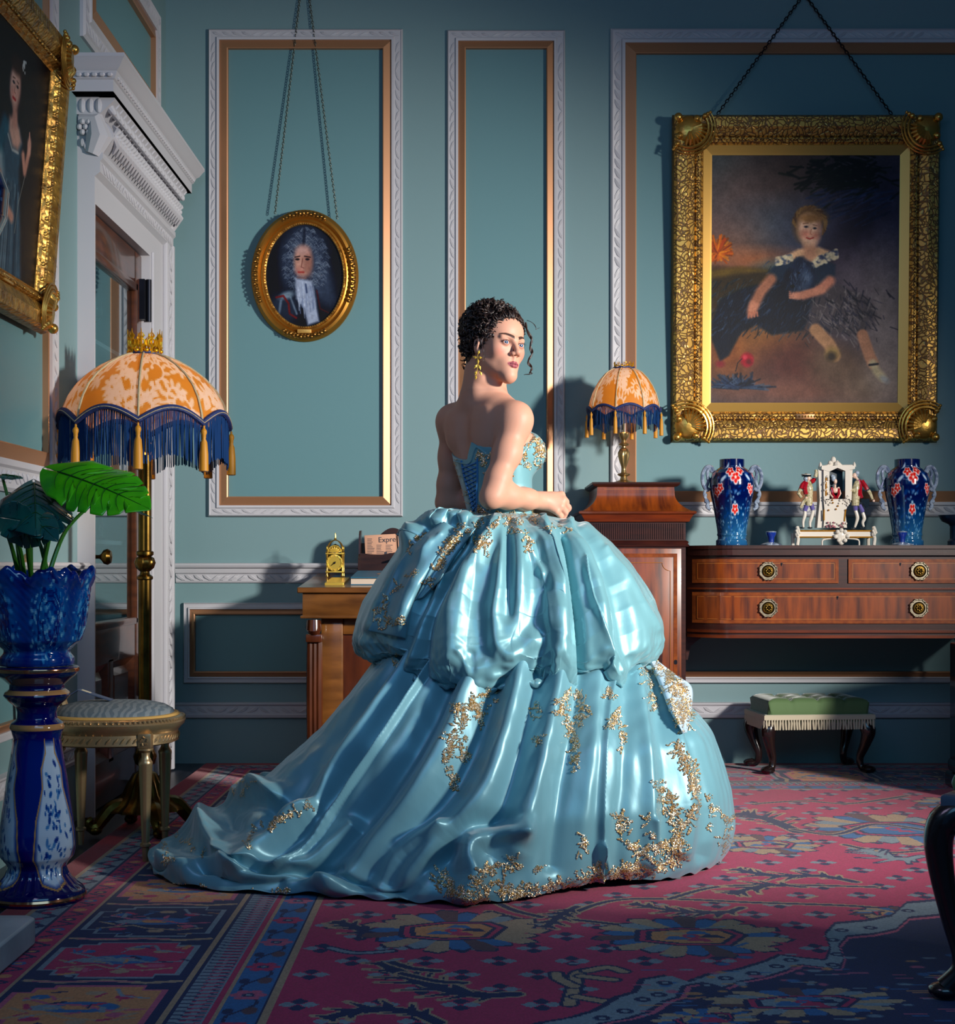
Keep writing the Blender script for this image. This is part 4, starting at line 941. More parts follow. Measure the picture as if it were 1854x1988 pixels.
# ---- dark chair whose near leg stands at the right edge
ch = thing('chair', 'dark cabriole-legged chair in the foreground, cut by the right edge', 'chair')
mat('ebony_grey', srgb(70, 84, 104), .35, coat=.3)
for x, y, sx, sy in ((0, 0, -1, -1), (0, .44, -1, 1), (.46, 0, 1, -1), (.46, .44, 1, 1)):
    m = MB()
    P = smoothpath([(x + .012 * -sx, y, .40), (x + sx * .020, y + sy * .01, .375), (x + sx * .030, y + sy * .015, .32), (x + sx * .012, y + sy * .01, .20), (x - sx * .012, y, .10), (x - sx * .010, y, .06), (x + sx * .014, y + sy * .008, .025)], 6); n = len(P)
    m.tube(P, [np.interp(i / (n - 1) * 6, range(7), [.028, .034, .030, .022, .019, .020, .026]) for i in range(n)], 14); m.ball((x + sx * .020, y + sy * .01, .018), (.034, .032, .0175), 16, 8)
    m.build('leg', M['ebony'], ch)
m = MB(); m.box(-.025, .485, -.025, .465, .375, .435, .008); m.build('seat_rail', M['ebony_grey'], ch)
m = MB(); m.box(-.01, .47, -.01, .45, .435, .48, .02); m.build('seat_cushion', M['green_velvet'], ch)
m = MB(); m.tube(smoothpath([(.47, .0, .42), (.50, .01, .7), (.54, .04, .95)], 5), .018, 8); m.tube(smoothpath([(.47, .44, .42), (.50, .43, .7), (.54, .4, .95)], 5), .018, 8); m.tube(smoothpath([(.54, .03, .95), (.55, .22, .99), (.54, .41, .95)], 5), .022, 8); m.build('back_frame', M['ebony'], ch)
ch.location = (1.012, 3.25, 0); ch.rotation_euler = (0, 0, -.62)

# ---- gilt chair with oval seat beside the door
gc = thing('gilt_chair', 'gilt oval-seated chair with damask seat beside the blue pedestal', 'chair')
mat('silver_gilt', srgb(176, 150, 112), .35, metal=.8, bump=[('noise', 70, .3, .002, None)]); mat('damask', srgb(112, 122, 128), .7, var=('wave', 14, srgb(84, 98, 108), .45, .55, None)); mat('gimp', srgb(190, 150, 80), .7)
sa, sbb = .222, .205
def ov_(r, z, n=48, k=1.0): return [((sa - r) * math.copysign(abs(math.cos(a)) ** .85, math.cos(a)), (sbb - r) * math.copysign(abs(math.sin(a)) ** .85, math.sin(a)), z) for a in [2 * PI * i / n for i in range(n)]]
def ovm(prof, n=48, top=True):
    m = MB(); vs = []; fs = []
    for r, z in prof: vs += ov_(r, z, n)
    for i in range(len(prof) - 1):
        for k in range(n): fs.append((i * n + k, i * n + (k + 1) % n, (i + 1) * n + (k + 1) % n, (i + 1) * n + k))
    fs.append(tuple(reversed(range(n)))); fs.append(tuple((len(prof) - 1) * n + k for k in range(n)))
    return m.add(vs, fs)
m = ovm([(.03, .355), (.018, .36), (.020, .392), (.014, .398), (.010, .404), (.0, .412), (-.004, .424), (.004, .436), (.016, .442)])
for k in range(84):
    a = 2 * PI * k / 84; m.ball(((sa - .001) * math.copysign(abs(math.cos(a)) ** .85, math.cos(a)), (sbb - .001) * math.copysign(abs(math.sin(a)) ** .85, math.sin(a)), .434), .0052, 6, 4)
for k in range(64):
    a = 2 * PI * k / 64; c_, s_ = (sa - .018) * math.copysign(abs(math.cos(a)) ** .85, math.cos(a)), (sbb - .018) * math.copysign(abs(math.sin(a)) ** .85, math.sin(a)); t = Vector((-s_, c_, 0)).normalized() * .007
    m.tube([(c_ - t.x, c_ * 0 + s_ - t.y, .368), (c_, s_, .376), (c_ + t.x, s_ + t.y, .384)], [.0015, .004, .0015], 5)
m.build('seat_rail', M['silver_gilt'], gc)
ovm([(.014, .442), (.02, .4485), (.032, .449)]).build('gimp_braid', M['gimp'], gc)
ovm([(.030, .446), (.036, .458), (.06, .472), (.10, .482), (.15, .486), (.19, .487)]).build('seat_cushion', M['damask'], gc)
for x, y in ((.135, -.148), (.135, .148), (-.14, -.14), (-.14, .14)):
    m = MB(); m.box(x - .021, x + .021, y - .021, y + .021, .352, .398, .003)
    for k in range(5): m.tube([(x + .008 * math.cos(k * PI * .4), y - .022, .375 + .01 * math.sin(k * PI * .4)), (x + .013 * math.cos(k * PI * .4 + .6), y - .022, .375 + .014 * math.sin(k * PI * .4 + .6))], .003, 5)
    m.lathe([(.024, .352), (.024, .346), (.014, .338), (.013, .325), (.018, .315), (.022, .308), (.022, .302), (.021, .298), (.012, .06), (.017, .055), (.017, .048), (.011, .044), (.009, 0.0)][::-1], (x, y, 0), 24, fn=lambda t, r, z: r * (1 - (.14 * (math.cos(t * 8) > .2) if .06 < z < .30 else 0)))
    m.build('leg', M['silver_gilt'], gc)
m = MB(); bc = Vector((-.255, 0, .70))
for k in range(40):
    pass
ringp = lambda r1, r2, off: [(bc.x - .14 * (r2 * math.sin(2 * PI * k / 40)) * .9 + off, r1 * math.cos(2 * PI * k / 40), bc.z + r2 * math.sin(2 * PI * k / 40)) for k in range(41)]
m.tube(ringp(.175, .225, 0), .017, 10); m.tube(ringp(.150, .200, .006), .006, 6)
m.tube(smoothpath([(bc.x - .03, -.05, bc.z + .215), (bc.x - .032, -.03, bc.z + .25), (bc.x - .033, 0, bc.z + .225), (bc.x - .032, .03, bc.z + .25), (bc.x - .03, .05, bc.z + .215)], 5), .008, 8)
for y in (-.13, .13): m.tube([(-.185, y, .43), (-.205, y * 1.0, .50), (-.235, y * .98, .56)], [.016, .013, .015], 8)
m.build('back_frame', M['silver_gilt'], gc)
m = MB(); m.add([(bc.x - .126 * r * math.sin(a) * .2 + .002, .16 * r * math.cos(a), bc.z + .21 * r * math.sin(a)) for r in (1,) for a in [2 * PI * k / 36 for k in range(36)]], [tuple(range(36))])
m = MB(); m.add([(bc.x - .14 * .208 * math.sin(a) * .9, .16 * math.cos(a), bc.z + .208 * math.sin(a)) for a in [2 * PI * k / 36 for k in range(36)]] + [(bc.x + .03, 0, bc.z)], [(k, (k + 1) % 36, 36) for k in range(36)])
m.build('back_pad', M['damask'], gc)
gc.location = (-1.165, 4.905, 0)
mat('card_blue', srgb(58, 74, 104), .5); mat('card_label', srgb(205, 196, 170), .6)
cd = thing('ribbon_card', 'folded blue card strip standing like a tent on the gilt chair seat', 'card', (-1.24, 4.88, .489))
m = MB(); P = [(-.085, 0, .0), (-.028, 0, .034), (.075, 0, -.003)]
m.prism([(-.085, .0), (-.028, .036), (.078, .002), (.075, .0), (-.028, .033), (-.082, .0)], 'y', -.022, .022); m.build('card_strip', M['card_blue'], cd, smooth=False)
m = MB(); m.m = Matrix.Translation((-.005, 0, .0290)) @ Matrix.Rotation(.325, 4, 'Y'); m.box(-.015, .015, -.010, .010, 0, .0008); m.build('paper_label', M['card_label'], cd, smooth=False)
# ------------------------------------------------------------------ lamps, porcelain, plant
mat('porcelain_paint', (1, 1, 1, 1), 0.10, attr=True, coat=.6)
mat('silk_shade', (1, 1, 1, 1), 0.6, attr=True, tl=.45, sheen=.2)
mat('navy_fringe', srgb(8, 46, 92), .7, spec=.08); mat('navy_braid', srgb(22, 40, 92), .6, bump=[('voronoi', 120, .6, .003, None)])
mat('tassel_gold', srgb(206, 140, 22), .5, sheen=.3, tl=.2); mat('braid_cream', srgb(176, 158, 122), .7, bump=[('voronoi', 150, .8, .003, None)])
mat('lamp_glow', (1, .5, .15, 1), .5, emit=((1, .52, .16, 1), 6))
def painted_lathe(name, prof, paint, parent, material, ctr=(0, 0, 0), n=160, fn=None, smooth=0):
    """prof points (r, z) top to bottom are resampled; paint u runs around (0.5 faces -y), v from top to bottom"""
    h = paint.h; P = np.array(prof, float); d = np.r_[0, np.cumsum(np.hypot(*np.diff(P, axis=0).T))]; t = np.linspace(0, d[-1], h + 1)
    R = np.interp(t, d, P[:, 0]); Z = np.interp(t, d, P[:, 1]); w_ = paint.w
    a = -PI / 2 + (np.arange(w_ + 1) / w_ - .5) * 2 * PI
    RR = np.repeat(R[:, None], w_ + 1, 1)
    if fn: RR = fn(a[None], RR, np.repeat(Z[:, None], w_ + 1, 1))
    ZZ = np.repeat(Z[:, None], w_ + 1, 1)
    if isinstance(RR, tuple): RR, ZZ = RR
    V = np.stack([ctr[0] + RR * np.cos(a), ctr[1] + RR * np.sin(a), ctr[2] + ZZ], -1).reshape(-1, 3)
    i, j = np.meshgrid(np.arange(h), np.arange(w_), indexing='ij'); q = i * (w_ + 1) + j; j2 = i * (w_ + 1) + (j + 1)
    j2[:, -1] = i[:, -1] * (w_ + 1); nx = (i + 1) * (w_ + 1) + j + 1; nx[:, -1] = (i[:, -1] + 1) * (w_ + 1)
    Q = np.stack([q, (i + 1) * (w_ + 1) + j, nx, j2], -1).reshape(-1, 4)
    return np_mesh(name, V, Q, material, parent, colors=paint.lin().reshape(-1, 3), angle=.9)

def scroll_damask(p, seed, c1):
    r = random.Random(seed); W_, H_ = p.X.max(), p.Y.max()
    for k in range(15):
        cx, cy = r.uniform(0, W_), r.uniform(0, H_); a0 = r.uniform(0, 2 * PI); R = r.uniform(7, 15); sg = r.choice((-1, 1))
        P = [(cx + R * (1 - .09 * i) * math.cos(a0 + sg * i * .55), cy + R * (1 - .09 * i) * math.sin(a0 + sg * i * .55)) for i in range(9)]
        p.line(P, 2.4, c1, .9, .3)
        for i in range(0, 7, 1):
            x, y = P[i]; an = a0 + sg * i * .55 + sg * .6; p.blob(x + 3.6 * math.cos(an), y + 3.6 * math.sin(an), 5.0, 2.1, c1, .9, .25, an)
        x, y = P[-1]; p.blob(x, y, 2.5, 2.5, c1, .9, .2)
def fringed_shade(root, org, zr, R, prof, ribs0, sc, fringe, tlen, seed, crown_r, crown_h):
    """dome of eight silk panels with scalloped navy braid, fringe and gold tassels; zr rim height, R rim radius"""
    def MBo(): return MB(org)
    cx, cy, cz = org
    NP = 8; rib = [ribs0 + k * 2 * PI / NP for k in range(NP)]                        # measured from the viewer's side (-y) towards +x
    pr = np.array(prof)                                                               # (fraction r, height above rim)
    def pt(a, t, out=0.0, dz=0):
        z = np.interp(t, np.linspace(0, 1, len(pr)), pr[:, 1]); r = np.interp(t, np.linspace(0, 1, len(pr)), pr[:, 0]) * R
        ph = ((a - ribs0) / (2 * PI / NP)) % 1.0; s_ = math.sin(PI * ph)
        r2 = r * (1 - .045 * s_ * math.sin(PI * min(t * .9 + .08, 1))) + out
        z2 = z + (1 - t) ** 2.2 * sc * s_ + dz
        return (cx + r2 * math.sin(a), cy - r2 * math.cos(a), zr + z2)
    for k in range(NP):
        nu, nv = 44, 56; p = Paint(nu, nv, 0, 0, 60, 78, (206, 142, 62)); scroll_damask(p, seed + k * 3, (222, 196, 178))
        a0 = rib[k]; st = 2 * PI / NP
        V = [pt(a0 + st * j / nu, 1 - i / nv) for i in range(nv + 1) for j in range(nu + 1)]
        V = [(x - cx, y - cy, z - cz) for x, y, z in V]
        i, j = np.meshgrid(np.arange(nv), np.arange(nu), indexing='ij'); q = i * (nu + 1) + j
        np_mesh('shade_panel', V, np.stack([q, q + nu + 1, q + nu + 2, q + 1], -1).reshape(-1, 4), M['silk_shade'], root, colors=p.lin().reshape(-1, 3))
        m = MBo(); m.tube([pt(a0, 1 - i / 30, .003) for i in range(31)], .0045 * R / .295, 6); m.build('rib_braid', M['braid_cream'], root)
    m = MBo(); n = 24 * NP
    m.tube([pt(2 * PI * k / n + ribs0, 0, .004) for k in range(n + 1)], .011 * R / .295, 8); m.build('rim_braid', M['navy_braid'], root)
    m = MBo(); m.tube([pt(2 * PI * k / n + ribs0, 0, .0145 * R / .295) for k in range(0, n + 1)], .0016, 4); m.build('rim_stitching', M['braid_cream'], root)
    m = MBo(); m.tube([pt(2 * PI * k / 48, 1, .004, -.002 + .006 * abs(math.sin(k * PI / 6))) for k in range(49)], .007 * R / .295, 6); m.build('collar_braid', M['navy_braid'], root)
    rr = random.Random(seed); m = MBo()
    for k in range(460):
        a = 2 * PI * k / 460 + ribs0; x, y, z = pt(a, 0, rr.uniform(-.002, .003)); l = fringe * (1 + rr.uniform(-.02, .03)); ww = .0013 * R / .295 * 1.5
        dx = rr.uniform(-.003, .003)
        m.tube([(x, y, z), (x + dx, y, z - l * .5), (x + dx * 1.5, y + dx, z - l)], ww, 3, cap=False)
    m.build('fringe', M['navy_fringe'], root)['kind'] = 'stuff'
    for k in range(NP):
        x, y, z = pt(rib[k], 0, .010); s_ = R / .295; z -= .008 * s_
        m = MBo(); m.lathe([(r_ * s_, z_ * s_) for r_, z_ in [(0.0001, .0), (.004, -.004), (.0035, -.010), (.010, -.018), (.011, -.026), (.0075, -.036), (.008, -.042), (.0065, -.047), (.012, -.060), (.0155, -.10), (.0165, -tlen / s_ + .002), (.012, -tlen / s_), (0.0001, -tlen / s_)]], (x, y, z), 20, fn=lambda t, r, z_: r * (1 + .06 * math.sin(t * 10)))
        m.build('tassel', M['tassel_gold'], root)
    # crown gallery of pierced leaves
    m = MBo(); zc = zr + pr[-1][1]
    NC = 10
    for k in range(48):
        a = 2 * PI * k / 48; b_ = 2 * PI * (k + 1) / 48
        for z_, r_ in ((.004, .0022), (.022, .0015)): m.tube([(cx + crown_r * math.sin(a), cy - crown_r * math.cos(a), zc + z_ * crown_h / .07), (cx + crown_r * math.sin(b_), cy - crown_r * math.cos(b_), zc + z_ * crown_h / .07)], r_, 5, cap=False)
    P2 = lambda a, z_, o=0: (cx + (crown_r * (1 + .08 * z_ / crown_h) + o) * math.sin(a), cy - (crown_r * (1 + .08 * z_ / crown_h) + o) * math.cos(a), zc + z_)
    for k in range(NC):
        a = 2 * PI * k / NC; h = crown_h; st = 2 * PI / NC
        for s_ in (-1, 1):
            m.tube([P2(a, .2 * h), P2(a + s_ * st * .32, .34 * h), P2(a + s_ * st * .30, .52 * h), P2(a, .60 * h)], [h * .03, h * .05, h * .04, h * .03], 5)
            m.tube([P2(a, .55 * h), P2(a + s_ * st * .26, .70 * h), P2(a + s_ * st * .1, .82 * h)], [h * .03, h * .045, h * .015], 5)
            m.tube([P2(a + s_ * st * .5, .25 * h), P2(a + s_ * st * .42, .42 * h), P2(a + s_ * st * .5, .56 * h)], [h * .03, h * .03, h * .02], 5)
        m.tube([P2(a, 0), P2(a, .6 * h), P2(a, h)], [h * .05, h * .045, h * .01], 5)
        m.ball(P2(a, .30 * h), h * .07, 6, 4); m.ball(P2(a + st / 2, .12 * h), (h * .11, h * .11, h * .09), 8, 5)
    m.build('crown', M['crown'], root)
    m = MBo(); m.ball((cx, cy, zr + pr[-1][1] * .45), .028 * R / .295, 12, 8); m.build('bulb', M['lamp_glow'], root)
    for k in range(3):
        a = k * 2 * PI / 3; m = None
def plight(name, loc, e, col, r): 
    lamp(name, 'POINT', loc, e, col, shadow_soft_size=r)

# ---- floor lamp
LO = (-1.150, 5.30, 0.0)
fl = thing('floor_lamp', 'brass floor lamp, large amber silk shade with navy fringe and gold tassels', 'lamp', LO)
m = MB(LO); cx, cy = LO[:2]
m.lathe([(.014, .30), (.030, .31), (.022, .33), (.0225, .34), (.0225, .872)], (cx, cy, 0), 40, fn=lambda t, r, z: r * (1 - .07 * (math.cos(t * 14) > 0)) if z > .335 else r)
m.lathe([(.0225, .965), (.0225, 1.30), (.010, 1.31), (.008, 1.58)], (cx, cy, 0), 40, fn=lambda t, r, z: r * (1 - .07 * (math.cos(t * 14) > 0)) if z < 1.305 else r); m.build('pole', M['brass_dark'], fl)
m = MB(LO); m.lathe([(.022, .868), (.028, .872), (.028, .880), (.018, .888), (.016, .897), (.030, .910), (.036, .928), (.030, .945), (.022, .950), (.030, .956), (.030, .966), (.022, .970)], (cx, cy, 0), 32, fn=lambda t, r, z: r * (1 + (.05 * math.cos(t * 12) if .905 < z < .948 else 0))); m.build('knop', M['brass_dark'], fl)
m = MB(LO)
m.lathe([(.125, .075), (.118, .085), (.095, .10), (.072, .13), (.060, .16), (.040, .20), (.022, .21), (.020, .225), (.034, .235), (.040, .26), (.030, .285), (.020, .295), (.016, .31)], (cx, cy, 0), 48, fn=lambda t, r, z: r * (1 + (.08 * math.cos(t * 16) if z < .19 else .04 * math.cos(t * 10))))
m.build('foot_dome', M['brass_dark'], fl)
for k in range(4):
    a = k * PI / 2 + .5; c_, s_ = math.cos(a), math.sin(a); m = MB(LO)
    P = smoothpath([(cx + c_ * q, cy + s_ * q, z) for q, z in ((.06, .095), (.11, .090), (.145, .055), (.165, .030), (.19, .028), (.198, .046), (.182, .056))], 5)
    m.tube(P, [np.interp(i, [0, 10, 20, len(P)], [.026, .024, .016, .010]) for i in range(len(P))], 8); m.ball((cx + c_ * .172, cy + s_ * .172, .018), (.024, .024, .018), 10, 6); m.build('scroll_foot', M['brass_dark'], fl)
dome = [(1.0, 0), (.985, .035), (.93, .085), (.84, .13), (.71, .170), (.55, .205), (.38, .232), (.24, .247), (.165, .252)]
fringed_shade(fl, LO, 1.395, .285, dome, math.radians(8), .045, .155, .155, 21, .054, .085)
plight('floor_lamp_bulb', (cx, cy, 1.46), 2.6, (1.0, .72, .42), .03)

# ---- table lamp on the pedestal cupboard
TLX, TLY, TLZ = W(1211, 0, 6.87).x, 6.87, 1.282
TO2 = (TLX, TLY, TLZ)
tl_ = thing('table_lamp', 'small brass baluster lamp, amber silk shade with navy fringe, on the pedestal cupboard', 'lamp', TO2)
m = MB(TO2)
m.lathe([(.056, 0), (.056, .004), (.050, .008), (.030, .014), (.018, .020), (.014, .034), (.026, .040), (.028, .046), (.013, .052), (.010, .064)], TO2, 32, fn=lambda t, r, z: r * (1 + (.04 * math.cos(t * 8) if r > .02 else 0))); m.build('base', M['brass_aged'] if 'brass_aged' in M else mat('brass_aged', srgb(176, 146, 96), .3, metal=.9), tl_)
m = MB(TO2)
m.lathe([(.010, .062), (.009, .070), (.012, .082), (.018, .100), (.024, .125), (.025, .142), (.018, .158), (.010, .164), (.010, .170), (.022, .174), (.024, .180), (.012, .186), (.010, .196), (.013, .200), (.020, .214), (.022, .228), (.018, .232), (.008, .226)], TO2, 40, fn=lambda t, r, z: r * (1 + (.07 * math.cos(t * 10) if (.08 < z < .155 or z > .2) else 0))); m.build('baluster', M['brass_aged'], tl_)
m = MB(TO2); m.tube([(TLX, TLY, TLZ + .22), (TLX, TLY, TLZ + .42)], .004, 6); m.build('stem', M['brass_aged'], tl_)
dome2 = [(1.0, 0), (.97, .04), (.90, .08), (.80, .115), (.66, .15), (.50, .178), (.34, .192), (.27, .196)]
fringed_shade(tl_, TO2, TLZ + .322, .160, dome2, math.radians(-18), .022, .082, .105, 55, .042, .034)
plight('table_lamp_bulb', (TLX, TLY, TLZ + .37), .7, (1.0, .72, .42), .02)

# ---- two blue vases on the sideboard
def flower(p, x, y, s, c=(196, 52, 44), petal=5):
    for k in range(petal):
        a = k * 2 * PI / petal + .3; p.blob(x + s * .62 * math.cos(a), y + s * .62 * math.sin(a), s * .52, s * .44, (226, 214, 214), 1, .25, a)
    for k in range(petal):
        a = k * 2 * PI / petal + .3; p.blob(x + s * .55 * math.cos(a), y + s * .55 * math.sin(a), s * .36, s * .30, c, 1, .35, a)
    p.blob(x, y, s * .2, s * .2, (240, 200, 190), 1, .3)
def paint_vase(seed):
    p = Paint(240, 150, 0, 0, 240, 150, (16, 44, 88)); r = random.Random(seed)
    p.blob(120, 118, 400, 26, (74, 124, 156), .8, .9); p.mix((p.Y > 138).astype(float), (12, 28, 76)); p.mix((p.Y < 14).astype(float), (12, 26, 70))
    for k in range(420):
        x, y = r.uniform(0, 240), r.gauss(100, 16)
        if 60 < y < 136: p.blob(x, y, r.uniform(.8, 2.6), r.uniform(.8, 2), r.choice([(176, 204, 220), (34, 84, 148), (120, 168, 204)]), .6, .4, r.uniform(0, 3))
    for k in range(120):
        x, y = r.uniform(0, 240), r.uniform(20, 80); p.blob(x, y, r.uniform(1, 4), r.uniform(1, 2.4), r.choice([(54, 96, 156), (12, 30, 80), (140, 170, 200)]), .5, .5, r.uniform(0, 3))
    for base in (0, 120):
        for x, y, s_ in ((0, 44, 8.5), (-10, 35, 8), (10, 33, 8), (-35, 62, 6.5), (-27, 57, 6), (33, 60, 6.5), (27, 56, 5), (0, 84, 7), (46, 40, 6), (-48, 38, 6)): flower(p, (120 + base + x) % 240, y, s_)
        for x, y in ((-20, 26), (22, 26), (-22, 46), (24, 44)): p.blob((120 + base + x) % 240, y, 6, 2.4, (196, 208, 220), .85, .4, .7 if x > 0 else -.7)
    return p
def big_vase(label, x, group):
    Y = 6.80; o = (W(x, 0, Y).x, Y, 1.006); v = thing('vase', label, 'vase', o, group=group); s_ = 1 / 438.0
    prof = [(.001, 165), (22, 167), (24, 168), (24, 152), (30, 148), (39, 140), (43, 128), (43.5, 116), (41, 98), (37, 80), (33, 58), (29.5, 36), (28, 24), (29, 22), (29, 20), (27.5, 18), (27.5, 13), (31, 10), (31, 1), (30, 0), (.001, 0)]
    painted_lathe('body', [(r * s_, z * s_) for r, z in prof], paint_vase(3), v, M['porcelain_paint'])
    for sd in (-1, 1):
        m = MB(o); A = lambda u, z: (o[0] + sd * u * s_, Y, o[2] + z * s_)
        m.tube(smoothpath([A(34, 140), A(40, 152), A(50, 152), A(57, 138), A(56, 120), A(49, 108), A(44, 112)], 5), .0085, 8)
        m.tube(smoothpath([A(38, 142), A(44, 150), A(48, 140), A(46, 126), A(50, 112), A(54, 100), A(50, 90), A(46, 84), A(49, 76), A(42, 70)], 5), .0070, 8)
        for u, z in ((52, 98), (50, 86), (47, 76), (46, 130)): m.ball(A(u, z), .010, 8, 6)
        m.build('handle', M['pearl'], v)
mat('pearl', srgb(160, 172, 188), .15, coat=.6, var=('noise', 40, srgb(90, 104, 128), .35, .6, None))
big_vase('blue floral vase on the sideboard nearest the pedestal cupboard', 1421, 'pair of blue floral vases'); big_vase('blue floral vase on the sideboard to the right of the porcelain group', 1761, 'pair of blue floral vases')

# ---- little blue candlesticks
for x, lab in ((1497, 'small blue candlestick between the left vase and the porcelain group'), (1751, 'small blue candlestick in front of the right vase')):
    Y = 6.66; o = (W(x, 0, Y).x, Y, 1.006); t = thing('candlestick', lab, 'candlestick', o, group='blue candlesticks on the sideboard')
    m = MB(o); m.lathe([(.001, .012), (.012, .014), (.014, .034), (.022, .048), (.022, .056), (.018, .058), (.001, .05)], o, 20); m.build('cup', M['cobalt'] if 'cobalt' in M else mat('cobalt', srgb(22, 48, 130), .12, coat=.6), t)
    m = MB(o); m.lathe([(.042, 0), (.044, .004), (.030, .010), (.014, .014), (.001, .015)], o, 24, fn=lambda t_, r, z: r * (1 + .07 * math.cos(t_ * 6))); m.lathe([(.023, .056), (.024, .059), (.020, .061)], o, 20, cap=False); m.build('dish', M['pearl'], t)

# ---- porcelain group: sedan chair with two footmen
mat('bisque', srgb(214, 205, 192), .18, coat=.5); mat('bisque_gold', srgb(190, 130, 40), .2, metal=.8); mat('red_glaze', srgb(150, 14, 30), .12, coat=.6); mat('violet_glaze', srgb(96, 88, 150), .15, coat=.5); mat('black_glaze', srgb(14, 26, 34), .12, coat=.6)
mat('wig', srgb(150, 164, 180), .2, coat=.5); mat('flesh', srgb(226, 190, 170), .2, coat=.4); mat('brocade', srgb(196, 184, 150), .2, coat=.4, var=('noise', 120, srgb(150, 140, 100), .45, .6, None)); mat('window_dark', srgb(18, 40, 52), .3)
GY_ = 6.76; go = (W(1617, 0, GY_).x, GY_, 1.006); k_ = GY_ / F
pg = thing('porcelain_group', 'white and gilt porcelain sedan chair group flanked by two red-coated footmen', 'figurine', go)
def A(x, y, d=0): return (go[0] + (x - 905) / 9.76 * k_, GY_ + d, go[2] + (1835 - y) / 9.76 * k_)     # from the close view, 9.76 view px per photo px
def gm(): return MB(go)
m = gm(); r9 = k_ / 9.76
m.prism([A(205, 1545)[::2], A(205, 1690)[::2], A(1640, 1690)[::2], A(1640, 1545)[::2]], 'y', GY_ - .045, GY_ + .055)
for x0_, x1_ in ((180, 620), (1230, 1640)): pass
for x in (190, 1630):
    m.tube(smoothpath([A(x, 1490, -.04), A(x + 10, 1560, -.05), A(x - 20, 1620, -.05), A(x + 15, 1700, -.045), A(x, 1830, -.045)], 4), [.008] * 17, 8); m.tube(smoothpath([A(x, 1600, .05), A(x, 1830, .05)], 4), .008, 8)
    for q in range(5): m.ball(A(x - 25 + 14 * q, 1560 + 34 * (q % 3), -.055), .0065, 8, 6)
m.ball(A(1010, 1650, -.045), (.026, .014, .028), 14, 9); m.ball(A(1020, 1770, -.04), (.014, .011, .014), 12, 8)
for x, y in ((940, 1580), (1080, 1580), (900, 1670), (1130, 1660), (960, 1740), (1080, 1740), (1010, 1550)): m.ball(A(x, y, -.055), .010, 8, 6)
for sd in (-1, 1): m.tube(smoothpath([A(1010 + sd * 80, 1700, -.04), A(1010 + sd * 250, 1710, -.04), A(1010 + sd * 340, 1740, -.04), A(1010 + sd * 350, 1830, -.04)], 4), .004, 6)
m.build('base', M['bisque'], pg)
m = gm()
for xa, xb in ((215, 915), (1095, 1620)):
    for y in (1560, 1680): m.tube([A(xa, y, -.047), A(xb, y, -.047)], .0036, 6)
m.build('gold_band', M['bisque_gold'], pg)
m = gm()                                                           # sedan chair body
def quad(pts, d0, d1): m.prism([A(x, y)[::2] for x, y in pts], 'y', GY_ + d0, GY_ + d1)
quad([(700, 330), (700, 980), (810, 980), (810, 440)], -.030, -.018); quad([(1110, 430), (1110, 980), (1200, 980), (1200, 330)], -.030, -.018)
quad([(700, 960), (720, 1200), (700, 1500), (1140, 1500), (1110, 1200), (1200, 960)], -.030, .035)
quad([(660, 330), (1290, 330), (1290, 390), (1110, 430), (960, 370), (810, 440), (660, 400)], -.032, .040); quad([(610, 400), (700, 400), (700, 1500), (590, 1500), (640, 980)], -.018, .035)
quad([(1200, 330), (1260, 400), (1240, 980), (1200, 980)], -.018, .035)
m.ball(A(905, 220, -.01), (.012, .010, .016), 10, 7); m.ball(A(960, 300, -.02), .014, 8, 6); m.ball(A(830, 270, -.02), .009, 8, 6)
m.tube([A(950, 260, -.01), A(1060, 340, -.015), A(1290, 330, -.015)], [.012, .008, .006], 8); m.tube([A(880, 280, -.01), A(780, 340, -.015), A(680, 350, -.015)], [.012, .008, .006], 8)
for x in (650, 1290): m.tube([A(x, 350, -.02), A(x, 300, -.02), A(x, 255, -.02)], [.008, .007, .001], 6)
rr = random.Random(6)
for q in range(60):
    side = rr.choice((0, 1, 2, 3))
    x, y = [(rr.uniform(700, 810), rr.uniform(380, 1000)), (rr.uniform(1110, 1200), rr.uniform(900, 1080)), (rr.uniform(700, 1180), rr.uniform(960, 1080)), (rr.uniform(690, 1150), rr.uniform(1400, 1500))][side]
    m.ball(A(x, y, -.033), rr.uniform(.003, .006), 6, 5)
m.build('sedan_chair', M['bisque'], pg, angle=.4)
m = gm()
for pts in (((745, 560), (745, 900)), ((705, 1160), (705, 1360)), ((1110, 1180), (1090, 1380))): m.tube([A(*pts[0], -.032), A(*pts[1], -.032)], .0034, 6)
for x, y in ((860, 980), (965, 1090), (790, 1170), (1110, 1170), (870, 1030), (930, 1150)): m.ball(A(x, y, -.035), .0042, 6, 5)
m.build('gilding', M['bisque_gold'], pg)
m = gm(); m.prism([A(x, y)[::2] for x, y in ((812, 980), (812, 440), (960, 375), (1108, 430), (1108, 980))], 'y', GY_ + .020, GY_ + .024); m.build('window_opening', M['window_dark'], pg)
m = gm()
for q in range(14): m.ball(A(rr.uniform(740, 1060), rr.uniform(1400, 1500), -.037), .0048, 7, 5)
m.build('porcelain_flowers', M['rose_glaze'] if 'rose_glaze' in M else mat('rose_glaze', srgb(180, 110, 120), .2, coat=.5, var=('noise', 60, srgb(110, 50, 70), .4, .6, None)), pg)
